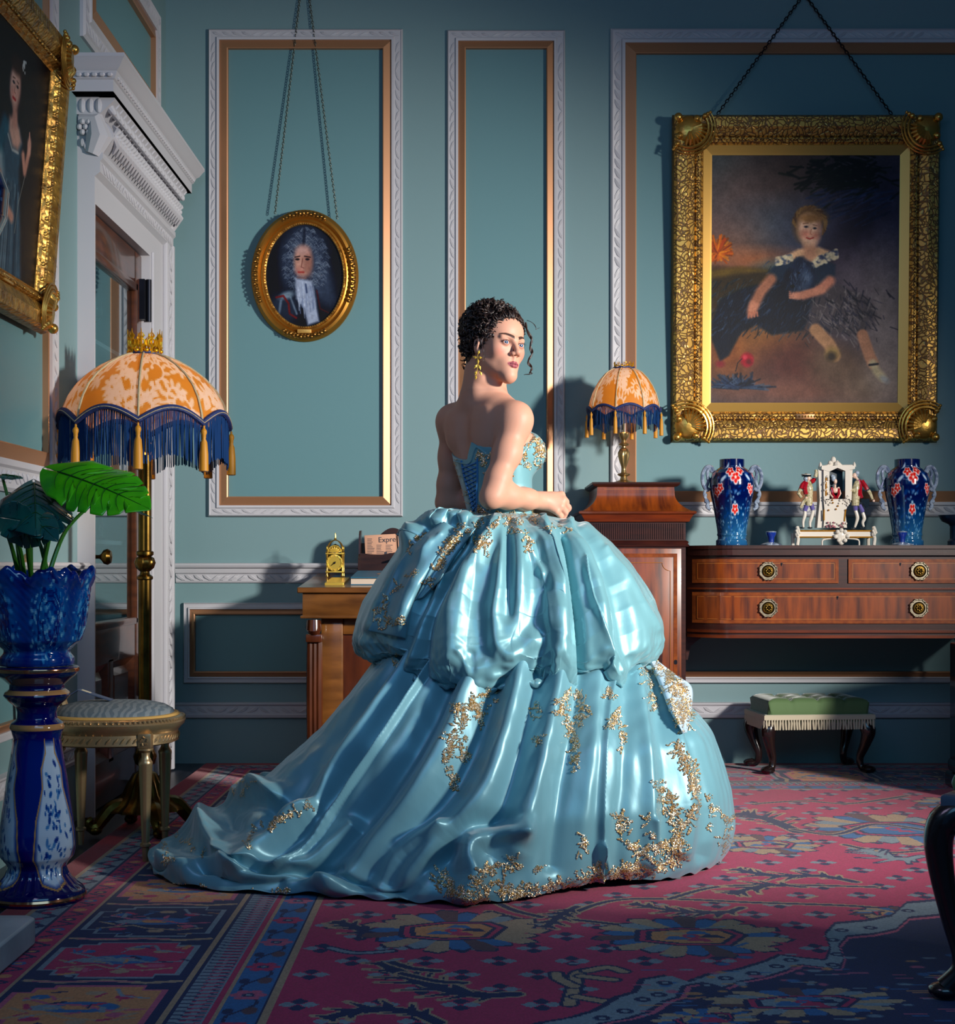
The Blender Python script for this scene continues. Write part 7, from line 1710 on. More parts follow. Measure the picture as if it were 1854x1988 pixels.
# earring of gold leaves
eo = H(-.078, .004, -.040); er = MB(WO); er.tube([tuple(eo + Zv * .012), tuple(eo)], .0008, 5)
def eleaf(c, ang, l=.016, w_=.0042):
    d = Vector(Hx * -0 + np.array((math.cos(ang), 0, math.sin(ang)))); c = Vector(c); nrm = Vector((.1, -1, 0)).normalized(); s_ = d.cross(nrm)
    er.add([c, c + d * l * .45 + s_ * w_ + nrm * .0015, c + d * l, c + d * l * .45 - s_ * w_ + nrm * .0015, c + d * l * .45 + nrm * .0035, c + d * l * .45 - nrm * .001], [(0, 1, 4), (1, 2, 4), (2, 3, 4), (3, 0, 4), (0, 5, 1), (1, 5, 2), (2, 5, 3), (3, 5, 0)])
for dx, dz, an, l in ((0, .004, 1.2, .016), (0, -.006, 2.9, .017), (0, -.006, .1, .015), (0, -.008, -1.5, .019), (-.002, -.026, -2.2, .017), (.002, -.026, -1.2, .019), (-.004, -.046, -1.9, .016), (.005, -.046, -1.1, .017), (-.005, -.060, -1.7, .014)): eleaf(eo + np.array((dx, -.004, dz - .004)), an, l)
er.tube([tuple(eo), tuple(eo - Zv * .03 + np.array((0, -.004, 0))), tuple(eo - Zv * .065 + np.array((-.003, -.004, 0)))], .0009, 5)
er.build('earring', M['brass_bright'], wm, angle=.3)
# ------------------------------------------------------------------ the ball gown
def satin(name, c1, rough, metal):
    return mat(name, srgb(*c1), rough, metal=metal, sheen=.35, spec=.5, bump=[('noise', 7, .25, .012, (1, 1, .35)), ('noise', 30, .12, .004, (1, 1, .5))])
satin('satin', (118, 172, 182), .34, .25); satin('satin_train', (112, 166, 180), .38, .18)
mat('tulle', srgb(120, 176, 200), .6, alpha=.45, sheen=.5)
mat('lace_ground', srgb(170, 196, 214), .5, sheen=.3)
mat('beads', srgb(190, 148, 84), .32, metal=.75, var=('noise', 160, srgb(226, 214, 190), .42, .6, None)); mat('ribbon', srgb(60, 130, 190), .35, metal=.2)
GC = np.array((.10, 4.85))
def proj(V): return CX + F * V[:, 0] / V[:, 1], HY - F * (V[:, 2] - CAMZ) / V[:, 1]
def polyd(px, py, pts):
    """distance to a polyline, parameter along it and signed side"""
    P = np.array([tuple(q)[:2] for q in smoothpath([(a, b, 0) for a, b in pts], 4)]); n = len(P) - 1
    best = np.full(px.shape, 1e9); T = np.zeros(px.shape); Sg = np.zeros(px.shape)
    for i in range(n):
        ax, ay = P[i]; vx, vy = P[i + 1] - P[i]; L = vx * vx + vy * vy + 1e-9
        t = np.clip(((px - ax) * vx + (py - ay) * vy) / L, 0, 1); dx, dy = px - ax - t * vx, py - ay - t * vy; d = np.hypot(dx, dy); m = d < best
        best[m] = d[m]; T[m] = ((i + t) / n)[m]; Sg[m] = np.sign(vx * dy - vy * dx)[m]
    return best, T, Sg
def gnormals(G):
    """G: (n, m, 3), periodic in the second axis"""
    du = np.gradient(G, axis=0); dv = (np.roll(G, -1, 1) - np.roll(G, 1, 1)); N = np.cross(dv, du); return N / (np.linalg.norm(N, axis=2, keepdims=True) + 1e-9)
def ext(p):
    if 1300 < p[0][1] < 1350 and len(p) > 3: (a, b), (c, d) = p[0], p[1]; k = 70 / max(20, d - b); return [(a - (c - a) * k, b - 70)] + p
    return p
def sculpt(G, strokes, msk, out_sign=1):
    sh = G.shape; N = gnormals(G); V = G.reshape(-1, 3); Nf = N.reshape(-1, 3)
    rad = V[:, :2] - GC; flip = (Nf[:, 0] * rad[:, 0] + Nf[:, 1] * rad[:, 1]).mean() < 0
    if flip: Nf = -Nf
    px, py = proj(V); view = np.stack([-V[:, 0], -V[:, 1], CAMZ - V[:, 2]], 1); view /= np.linalg.norm(view, axis=1, keepdims=True)
    fc = np.clip((Nf * view).sum(1) * 5 + .9, 0, 1) * msk.ravel()
    D = np.zeros(len(V))
    for st in strokes:
        A, w, pts = st[:3]; pts = ext(pts); A0, A1 = A if isinstance(A, tuple) else (A, A); w0, w1 = w if isinstance(w, tuple) else (w, w); kind = st[3] if len(st) > 3 else 'g'
        xs_ = [q[0] for q in pts]; ys_ = [q[1] for q in pts]; R = max(w0, w1) * 3.2
        sel = (px > min(xs_) - R) & (px < max(xs_) + R) & (py > min(ys_) - R) & (py < max(ys_) + R) & (fc > 0)
        d, t, sg = polyd(px[sel], py[sel], pts); ww = w0 + (w1 - w0) * t; AA = A0 + (A1 - A0) * t
        if kind == 'g': f = np.exp(-(d / ww) ** 2)
        elif kind == 's': f = np.exp(-(d / ww) ** 2) * np.clip(.5 - sg * d / (ww * .35), 0, 1)      # one steep side
        elif kind == 'S': f = np.exp(-(d / ww) ** 2) * np.clip(.5 + sg * d / (ww * .35), 0, 1)
        D[sel] += AA * f * fc[sel]
    return (V + Nf * D[:, None]).reshape(sh), Nf.reshape(sh)
def wnoise(P, s, seed=0):
    """smooth vector-free noise from a few random waves"""
    r = np.random.RandomState(seed); out = 0
    for k in range(9): d = r.normal(size=3); d /= np.linalg.norm(d); f = s * r.uniform(.6, 1.7); out = out + np.sin(P @ d * f + r.uniform(0, 6.28))
    return out / 3
def gridmesh(name, G, material, parent, wrap=True, angle=None):
    n, m_, _ = G.shape; i, j = np.meshgrid(np.arange(n - 1), np.arange(m_ if wrap else m_ - 1), indexing='ij'); j2 = (j + 1) % m_
    Q = np.stack([i * m_ + j, (i + 1) * m_ + j, (i + 1) * m_ + j2, i * m_ + j2], -1).reshape(-1, 4)
    return np_mesh(name, G.reshape(-1, 3) - np.array(WO), Q, material, parent, angle=angle), G.reshape(-1, 3), Q
def thetas(n):
    """denser towards the viewer"""
    u = np.linspace(0, 2 * PI, n, endpoint=False); return u - .45 * np.sin(u)           # theta 0 faces the camera
# ---- lower skirt with its train
TH = thetas(1100); 
TD = np.array([-180, -150, -120, -90, -72, -56, -46, -35, -20, -10, 4, 18, 36, 65, 90, 115, 150, 180.])
ZL = np.array([.74, .70, .60, .40, .22, .10, .03, .0])
RT = np.array([
 [.33]*18, [.36]*18,
 [.43,.43,.44,.44,.445,.45,.45,.445,.44,.44,.44,.44,.44,.45,.46,.45,.44,.43],
 [.55,.56,.57,.575,.59,.60,.605,.60,.585,.575,.57,.57,.59,.62,.645,.63,.59,.55],
 [.66,.70,.78,.83,.83,.75,.70,.68,.675,.665,.64,.62,.63,.665,.705,.71,.69,.66],
 [.80,.90,.97,1.03,1.05,.92,.80,.745,.725,.715,.66,.61,.62,.67,.718,.74,.76,.80],
 [.84,.94,1.02,1.085,1.115,1.01,.845,.775,.745,.735,.67,.60,.61,.65,.70,.74,.78,.84],
 [.84,.94,1.02,1.08,1.11,1.00,.84,.77,.74,.73,.66,.58,.59,.63,.68,.72,.77,.84]])
deg = (np.degrees(TH) + 180) % 360 - 180
nz = 300; tz = np.linspace(0, 1, nz); lev = np.interp(tz, [0, .06, .24, .42, .60, .78, .93, 1], np.arange(8))
def smooth1(a, k, axis): 
    for _ in range(k): a = (np.roll(a, 1, axis) + 2 * a + np.roll(a, -1, axis)) / 4
    return a
Rg = np.array([np.interp(deg, TD, RT[i]) for i in range(8)]); Rg = smooth1(Rg, 260, 1)
Rz = np.array([np.interp(lev, np.arange(8), Rg[:, j]) for j in range(len(TH))]).T; Zz = np.repeat(np.interp(lev, np.arange(8), ZL)[:, None], len(TH), 1)
def smooth0(a, k):
    for _ in range(k): b = a.copy(); b[1:-1] = (a[:-2] + 2 * a[1:-1] + a[2:]) / 4; a = b
    return a
Rz = smooth0(Rz, 60); Zz = smooth0(Zz, 40)
lift = .03 * np.exp(-((deg - 24) / 22) ** 2); Zz = Zz + lift[None] * np.clip((.12 - Zz) / .12, 0, 1)
dn = np.linspace(0, 1, nz)[:, None]
back = np.clip((np.abs(deg) - 95) / 20, 0, 1)[None]
Rz = Rz * (1 + dn * (.030 * np.sin(TH * 17)[None] + .018 * np.sin(TH * 29 + 1)[None]) * back)
Gs = np.stack([GC[0] + Rz * np.sin(TH)[None], GC[1] - Rz * np.cos(TH)[None], Zz], -1)
SK = [ # amplitude (m), width (photo px), path
 (.034, (14, 26), [(1082, 1325), (1068, 1400), (1045, 1500), (1020, 1590), (1000, 1650)]), (-.030, (13, 22), [(1040, 1330), (1015, 1430), (985, 1540), (950, 1620)]),
 (-.020, (12, 16), [(1122, 1345), (1105, 1450), (1085, 1570), (1072, 1680)]), (.018, (12, 22), [(1160, 1330), (1150, 1450), (1130, 1600), (1120, 1700)]),
 (.022, (9, 10), [(1192, 1325), (1180, 1400), (1172, 1540), (1170, 1700)], 'S'), (-.014, (12, 16), [(1215, 1320), (1215, 1450), (1205, 1600), (1200, 1690)]),
 (.020, (10, 14), [(1236, 1310), (1252, 1420), (1262, 1550), (1255, 1670)]), (-.014, (12, 14), [(1268, 1320), (1285, 1440), (1296, 1580), (1290, 1680)]),
 (.020, (10, 16), [(1290, 1330), (1318, 1440), (1338, 1560), (1330, 1650)]), (-.016, (10, 14), [(1325, 1400), (1355, 1480), (1372, 1580), (1362, 1660)]),
 (.030, (16, 34), [(1002, 1335), (985, 1410), (945, 1520), (880, 1610), (800, 1690)]), (-.045, (16, 34), [(960, 1335), (930, 1430), (880, 1530), (800, 1620), (740, 1690)]),
 (.030, (18, 30), [(905, 1340), (862, 1440), (790, 1560), (720, 1640), (640, 1720)]), (-.050, (16, 32), [(860, 1335), (815, 1430), (735, 1550), (660, 1640), (580, 1720)]),
 (.034, (10, 22), [(822, 1325), (765, 1410), (690, 1520), (620, 1615), (540, 1680), (440, 1712)], 'S'), (-.034, (10, 18), [(800, 1320), (745, 1400), (670, 1510), (600, 1610), (500, 1680)]),
 (.036, (8, 20), [(780, 1310), (722, 1395), (655, 1490), (610, 1575), (520, 1640), (440, 1690)]), (-.022, (9, 20), [(752, 1320), (690, 1400), (620, 1480), (560, 1570), (480, 1620)]),
 (.020, (12, 24), [(726, 1330), (660, 1400), (590, 1480), (520, 1560)]),
 (.060, (20, 26), [(1010, 1612), (960, 1618), (920, 1632), (908, 1660), (918, 1700), (905, 1740)]), (-.045, (16, 26), [(985, 1590), (930, 1600), (885, 1630), (862, 1680)]),
 (.045, (16, 22), [(850, 1600), (780, 1645), (745, 1690), (735, 1720)]), (-.03, 16, [(880, 1650), (820, 1690), (780, 1730)]),
 (.03, (10, 14), [(300, 1660), (360, 1655), (420, 1700), (520, 1712), (620, 1700)]), (-.03, 14, [(360, 1700), (440, 1722), (540, 1728)]), (.045, 16, [(335, 1640), (345, 1680), (370, 1715)]), (-.04, 16, [(385, 1650), (400, 1690), (440, 1708)]), (.04, 14, [(430, 1655), (500, 1672), (600, 1660), (680, 1600)]), (-.03, 12, [(470, 1690), (560, 1700), (660, 1680)]),
 (.05, 20, [(400, 1600), (440, 1640), (480, 1600)]), (-.04, 16, [(440, 1580), (500, 1610), (540, 1580)]), (.045, 18, [(480, 1650), (530, 1610), (600, 1580)]), (.04, 16, [(420, 1545), (480, 1535), (540, 1545)]), (-.035, 14, [(400, 1565), (450, 1555), (520, 1570)]),
 (.016, 6, [(1265, 1590), (1270, 1650), (1262, 1690)]), (.02, 7, [(1168, 1640), (1180, 1690)]), (.04, 14, [(560, 1738), (620, 1722), (680, 1740)]), (-.03, 12, [(640, 1700), (700, 1715), (760, 1735)]),
]
msk = np.clip((Zz - .0) / .03, .25, 1) * np.ones_like(Zz)
Gs, Ns = sculpt(Gs, SK, msk)
rr_ = np.hypot(Gs[..., 0] - GC[0], Gs[..., 1] - GC[1]); pile = np.clip((rr_ - .70) / .15, 0, 1) * np.clip((Gs[..., 0] * -1 + .1) / .3, 0, 1)
Pn = Gs.reshape(-1, 3); nn = wnoise(Pn * np.array((1, 1, 2)), 15, 2).reshape(rr_.shape); n2 = wnoise(Pn, 32, 5).reshape(rr_.shape)
Gs[..., 2] += pile * (.034 * nn + .012 * n2) * np.clip((Gs[..., 2]) / .05, 0.15, 1); Gs += Ns * (.0016 * wnoise(Pn * np.array((1, 1, .4)), 90, 8).reshape(rr_.shape))[..., None]
Gs[..., 2] = np.maximum(Gs[..., 2], .004 + .006 * (1 + np.sin(TH * 40))[None])
under, Vs, Qs = gridmesh('gown_skirt', Gs, M['satin_train'], wm)
mo = under.modifiers.new('thick', 'SOLIDIFY'); mo.thickness = .002
# ---- bubble overskirt
TH2 = thetas(1000); nz2 = 260
Ps = np.array([(0, .118), (.02, .17), (.05, .225), (.10, .272), (.18, .315), (.30, .365), (.45, .418), (.60, .458), (.74, .482), (.86, .490), (.94, .478), (1.0, .445)])
hem = [(560, 1240), (695, 1262), (705, 1300), (735, 1290), (762, 1296), (790, 1318), (815, 1328), (858, 1330), (880, 1322), (903, 1345), (945, 1346), (985, 1328), (1010, 1316), (1040, 1328), (1058, 1322), (1070, 1303), (1088, 1312), (1105, 1343), (1120, 1349), (1142, 1334), (1168, 1306), (1178, 1303), (1192, 1327), (1205, 1322), (1240, 1300), (1268, 1284), (1285, 1266), (1400, 1240)]
tab = []
for x, y in hem:
    th = 0
    for _ in range(30):
        Y = GC[1] - .45 * math.cos(th); X = (x - CX) * Y / F; sn = (X - GC[0]) / .46; th = math.asin(max(-1, min(1, sn)))
    Y = GC[1] - .45 * math.cos(th); tab.append((th, CAMZ - (y - HY) * Y / F))
tab = [t for t in tab if abs(t[0]) < 1.5]; d2 = (TH2 + PI) % (2 * PI) - PI
zh = np.interp(d2, [-PI, -2.0] + [t[0] for t in tab] + [2.0, PI], [.60, .62] + [t[1] for t in tab] + [.62, .60]); zh = smooth1(zh[None], 5, 1)[0]
s_out = np.linspace(0, 1, 210) ** 1.15; ztop = 1.080
rows = []
for s_ in s_out:
    r_ = np.interp(s_, Ps[:, 0], Ps[:, 1]); c = np.array((.072, 4.85)) * (1 - min(1, s_ * 5)) + GC * min(1, s_ * 5)
    ecc = 1 - .07 * np.cos(TH2) * np.clip(s_ * 2, 0, 1)
    rows.append(np.stack([c[0] + r_ * np.sin(TH2) * ecc, c[1] - r_ * np.cos(TH2) * ecc, ztop + (zh - ztop) * s_], -1))
for q in np.linspace(0, 1, 40)[1:]:
    r_ = .445 - .10 * math.sin(q * PI / 2); rows.append(np.stack([GC[0] + r_ * np.sin(TH2), GC[1] - r_ * np.cos(TH2), zh - .012 * math.sin(q * PI) + .10 * q * q], -1))
Go = np.array(rows); so = np.concatenate([s_out, np.full(39, 1.0)]); mo_ = np.concatenate([np.clip(s_out * 14, 0, 1), np.linspace(1, 0, 40)[1:] ** .5])[:, None] * np.ones((1, len(TH2)))
Rn = np.hypot(Go[..., 0] - GC[0], Go[..., 1] - GC[1]); bk = np.clip((np.abs(d2) - 1.5) / .3, 0, 1)[None]
pl_ = np.sin(TH2 * 46)[None] * .006 * np.exp(-(so[:, None] / .08) ** 2) + bk * .02 * np.sin(TH2 * 15)[None] * np.sin(PI * np.clip(so, 0, 1))[:, None]
Go[..., 0] += pl_ * np.sin(TH2)[None]; Go[..., 1] -= pl_ * np.cos(TH2)[None]
SO_ = [
 (.034, (14, 46), [(965, 1005), (925, 1075), (890, 1160), (880, 1240), (896, 1300)]), (-.050, (7, 14), [(950, 1015), (900, 1080), (858, 1150), (830, 1220), (818, 1300)]),
 (.016, (10, 20), [(985, 1010), (972, 1100), (962, 1190), (966, 1250), (995, 1272), (1035, 1240)]), (-.014, (24, 30), [(925, 1120), (918, 1200), (925, 1270)]),
 (-.018, (7, 14), [(985, 1015), (988, 1090), (984, 1190)]), (.018, (10, 26), [(1004, 1015), (1010, 1080), (1016, 1150)]), (-.020, (18, 34), [(1038, 1090), (1030, 1180), (1028, 1260)]),
 (.034, (12, 28), [(1050, 1012), (1074, 1090), (1084, 1180), (1080, 1270), (1085, 1310)]), (-.070, (6, 17), [(1090, 1045), (1102, 1110), (1115, 1200), (1121, 1280), (1126, 1345)], 's'),
 (.032, (10, 24), [(1104, 1020), (1132, 1080), (1160, 1170), (1172, 1250), (1184, 1300)]), (.010, (4, 6), [(1130, 1090), (1150, 1170), (1172, 1240), (1195, 1320)], 'S'),
 (-.018, (10, 20), [(1116, 1030), (1160, 1090), (1198, 1180), (1208, 1270)]), (.020, (14, 40), [(1135, 1030), (1185, 1100), (1228, 1190), (1244, 1260)]), (.010, (6, 10), [(1170, 1070), (1230, 1150), (1270, 1220)]),
 (.010, (6, 8), [(1030, 1060), (1050, 1110)]), (-.010, 8, [(1040, 1050), (1062, 1100), (1060, 1140)]), (-.022, (10, 18), [(1040, 1320), (1060, 1280), (1064, 1230)]), (-.010, 20, [(1010, 1240), (1040, 1200), (1060, 1160)]),
 (.008, 8, [(895, 1265), (920, 1310)]), (-.008, 8, [(915, 1270), (920, 1315)]),
 (.055, (18, 24), [(905, 1004), (868, 1016), (838, 1032), (815, 1060)]), (-.030, (6, 8), [(890, 1022), (862, 1034), (846, 1046)]), (.020, (12, 20), [(860, 1045), (810, 1110), (775, 1200)]), (-.030, (8, 12), [(845, 1040), (800, 1100), (765, 1160), (745, 1195)]),
 (.022, (12, 20), [(815, 1045), (770, 1110), (735, 1190), (712, 1240)]), (-.036, (9, 16), [(900, 1045), (858, 1100), (825, 1160), (790, 1240), (770, 1290)]), (.024, (12, 26), [(862, 1120), (826, 1210), (800, 1290)]), (-.016, 12, [(720, 1235), (742, 1275), (752, 1300)]),
]
Go, No = sculpt(Go, SO_, mo_)
Po_ = Go.reshape(-1, 3); crk = (wnoise(Po_ * np.array((1, 1, .5)), 70, 3)).reshape(Go.shape[:2]); fine = wnoise(Po_ * np.array((1.6, 1.6, .8)), 150, 4).reshape(Go.shape[:2])
hemw = np.exp(-((1 - so) / .16) ** 2)[:, None]; Go += No * (mo_ * (.0022 * crk + hemw * (.005 * crk + .0028 * fine)))[..., None]
over, Vo, Qo = gridmesh('gown_overskirt', Go, M['satin'], wm)
mo = over.modifiers.new('thick', 'SOLIDIFY'); mo.thickness = .002
bv_o = BVHTree.FromPolygons([Vector(v) for v in Vo], [tuple(q) for q in Qo]); bv_s = BVHTree.FromPolygons([Vector(v) for v in Vs], [tuple(q) for q in Qs])
CAM = Vector((0, 0, CAMZ))
def cast(x, y, trees):
    d = Vector(((x - CX) / F, 1, -(y - HY) / F)).normalized(); best = None
    for t in trees:
        h = t.ray_cast(CAM, d)
        if h[0] is not None and (best is None or h[3] < best[1]): n = h[1]; n = n if n.dot(d) < 0 else -n; best = ((h[0], n), h[3])
    return best[0] if best else None
# ---- bodice
bf = Field((-.15, 4.68, 1.02), (.27, 5.04, 1.40), .0026)
torso(bf, .007, z0=1.0, z1=1.42)
for s_ in (-1, 1): bf.ell(at_t(1.275, s_ * .072, .076), (.068, .072, .070), BM, .03)
g = [bf.lo[i] + bf.h * np.arange(bf.n[i]) for i in range(3)]; zz = g[2][None, None, :]
cxz, cyz = np.interp(zz, SEC[:, 0], SEC[:, 1]), np.interp(zz, SEC[:, 0], SEC[:, 2]); uu = (g[0][:, None, None] - cxz) * Rv[0] + (g[1][None, :, None] - cyz) * Rv[1]; vv = (g[0][:, None, None] - cxz) * Fv[0] + (g[1][None, :, None] - cyz) * Fv[1]
psi = np.degrees(np.arctan2(uu, -vv))
zt = np.interp(psi, [-180, -150, -120, -90, -72, -50, -25, -8, 6, 12, 22, 34, 60, 100, 128, 152, 180], [1.325, 1.345, 1.30, 1.288, 1.290, 1.270, 1.256, 1.250, 1.250, 1.272, 1.302, 1.290, 1.282, 1.288, 1.325, 1.350, 1.325])
bf.D = np.maximum(bf.D, (zz - zt).astype(np.float32) * .8); Vb, Qb = bf.mesh()
bod = np_mesh('gown_bodice', Vb - np.array(WO), Qb, M['satin'], wm, angle=1.0); bv_b = BVHTree.FromPolygons([Vector(v) for v in Vb], [tuple(q) for q in Qb])
m = MB(WO)
for k in range(11):                                                # crossed lacing down the back
    t = k / 10; y = 898 + 84 * t; xl, xr = 898 + 20 * t, 925 + 1 * t
    for a, b, lf in (((xl, y), (xr, y + 11), .004), ((xr, y), (xl, y + 11), .0065)):
        P = []
        for i in range(6):
            h = cast(a[0] + (b[0] - a[0]) * i / 5, a[1] + (b[1] - a[1]) * i / 5, [bv_b])
            if h: P.append(h[0] + h[1] * (lf - .003))
        if len(P) > 2: m.tube(P, .0026, 6)
for path in ([(896, 894), (903, 930), (912, 960), (920, 990)], [(927, 890), (927, 930), (926, 960), (926, 990)]):
    P = [cast(x, y, [bv_b]) for x, y in [tuple(q)[:2] for q in smoothpath([(a, b, 0) for a, b in path], 5)]]; m.tube([h[0] + h[1] * .001 for h in P if h], .0035, 6)
m.build('gown_lacing', M['ribbon'], wm)
m = MB(WO)                                                         # folded satin edge of the neckline
for path in ([(858, 876), (872, 886), (890, 894), (905, 897), (914, 893), (921, 872), (926, 866), (936, 872), (945, 880)], [(1012, 880), (1020, 868), (1026, 850), (1031, 838)]):
    P = [cast(x, y + 2.5, [bv_b]) for x, y in [tuple(q)[:2] for q in smoothpath([(a, b, 0) for a, b in path], 5)]]; m.tube([h[0] + h[1] * .001 for h in P if h], .0036, 6)
m.build('gown_neckline', M['satin'], wm)
# ---- lapels of the bow at the back: stiff panels lying over the overskirt
def lapel(name, left, right, lift, material, nl=60, nw=26):
    A_ = [tuple(q)[:2] for q in smoothpath([(a, b, 0) for a, b in left], 12)]; B_ = [tuple(q)[:2] for q in smoothpath([(a, b, 0) for a, b in right], 12)]
    rs = lambda P, n: [tuple(np.array([np.interp(i / n * (len(P) - 1), range(len(P)), [q[c] for q in P]) for c in (0, 1)])) for i in range(n + 1)]
    A_, B_ = rs(A_, nl), rs(B_, nl); rows = []; last = 4.6
    for i in range(nl + 1):
        row = []
        for j in range(nw + 1):
            t = j / nw; x, y = A_[i][0] * (1 - t) + B_[i][0] * t, A_[i][1] * (1 - t) + B_[i][1] * t; h = cast(x, y, [bv_o, bv_s])
            Y = h[0].y if h else last; last = Y; row.append(Y)
        rows.append(row)
    Yg = np.array(rows); 
    for _ in range(40): Yp_ = np.pad(Yg, 1, mode='edge'); Yg = np.minimum(Yg, (Yp_[:-2, 1:-1] + Yp_[2:, 1:-1] + Yp_[1:-1, :-2] + Yp_[1:-1, 2:]) / 4)
    G_ = np.zeros((nl + 1, nw + 1, 3))
    for i in range(nl + 1):
        for j in range(nw + 1):
            t = j / nw; x, y = A_[i][0] * (1 - t) + B_[i][0] * t, A_[i][1] * (1 - t) + B_[i][1] * t; e = math.sin(PI * t) ** .5 * math.sin(PI * min(1, (i + 2) / nl * .98)) ** .3
            G_[i, j] = W(x, y, Yg[i, j] - lift * (.35 + .65 * e) - .006 * math.sin(t * 7 + i * .05))
    o, V_, Q_ = gridmesh(name, G_, material, wm, wrap=False); mo = o.modifiers.new('thick', 'SOLIDIFY'); mo.thickness = .003
    return BVHTree.FromPolygons([Vector(v) for v in V_], [tuple(q) for q in Q_])
lp = [lapel('gown_lapel', [(862, 1012), (822, 1040), (775, 1090), (748, 1150), (714, 1225)], [(892, 1030), (858, 1072), (822, 1130), (800, 1180), (788, 1240)], .022, M['satin_train']),
      lapel('gown_lapel', [(898, 1018), (868, 1050), (838, 1095), (818, 1140), (806, 1165)], [(924, 1026), (898, 1062), (872, 1100), (848, 1135), (824, 1160)], .028, M['satin_train']),
      lapel('gown_side_panel', [(1262, 1288), (1280, 1330), (1300, 1380), (1326, 1424)], [(1276, 1282), (1312, 1310), (1344, 1336), (1340, 1392), (1334, 1422)], .055, M['lace_ground'])]
trees = lp + [bv_o, bv_s, bv_b]
# ---- gold beading
rb = random.Random(77); BV, BF = [], []
def bead(p, n, s_, kind):
    n = n.normalized(); t = n.cross(Vector((rb.gauss(0, 1), rb.gauss(0, 1), rb.gauss(0, 1)))).normalized(); b = n.cross(t); k0 = len(BV)
    if kind == 0:                                                   # faceted bead
        c = p + n * s_ * .35
        for q in range(5): a = q * 2 * PI / 5; BV.append(c + (t * math.cos(a) + b * math.sin(a)) * s_)
        BV.append(c + n * s_ * .6); BF.extend([(k0 + q, k0 + (q + 1) % 5, k0 + 5) for q in range(5)])
    else:                                                           # leaf with a raised midrib
        l, w_ = s_ * 3.2, s_ * 1.0; c = p + n * .0012
        BV.extend([c - t * l * .5, c + b * w_ + n * .0004, c + t * l * .5, c - b * w_ + n * .0004, c + n * s_ * .55]); BF.extend([(k0, k0 + 1, k0 + 4), (k0 + 1, k0 + 2, k0 + 4), (k0 + 2, k0 + 3, k0 + 4), (k0 + 3, k0, k0 + 4)])
def spray(pts, w, dens=1.0, size=.0025, leaves=.35, tr=None):
    q = [tuple(v)[:2] for v in smoothpath([(a, b, 0) for a, b in pts], 6)]; L_ = sum(math.dist(a, b) for a, b in zip(q[:-1], q[1:])); ncl = max(3, int(L_ * w / 40 * dens)); tr = tr or trees
    for c in range(ncl):
        t = rb.random() * (len(q) - 1.001); i = int(t); fx = t - i; x = q[i][0] * (1 - fx) + q[i + 1][0] * fx; y = q[i][1] * (1 - fx) + q[i + 1][1] * fx
        an = rb.uniform(0, 2 * PI); rr = w * rb.random() ** .7; cx1, cy1 = x + rr * math.cos(an), y + rr * math.sin(an); n_ = rb.randint(9, 16); a2 = an + rb.gauss(0, .5); form = rb.random()
        for k in range(n_):
            if form < .45: u = k / n_; qx, qy = cx1 + math.cos(a2) * u * 13 + rb.gauss(0, 1.6) * math.sin(PI * u), cy1 + math.sin(a2) * u * 13 + rb.gauss(0, 1.6) * math.sin(PI * u)      # leaf-shaped cluster
            elif form < .8: a3 = k * 2.4; qx, qy = cx1 + 4.2 * math.cos(a3) * (k % 3 + 1) / 2.2, cy1 + 4.2 * math.sin(a3) * (k % 3 + 1) / 2.2
            else: u = k / n_ - .5; qx, qy = cx1 + math.cos(a2) * u * 20, cy1 + math.sin(a2) * u * 20 + 3 * math.sin(u * 6)
            h = cast(qx, qy, tr)
            if h: bead(h[0] + h[1] * .0012, h[1], size * rb.uniform(.7, 1.25) * h[0].y / 4.6, 1 if rb.random() < leaves else 0)
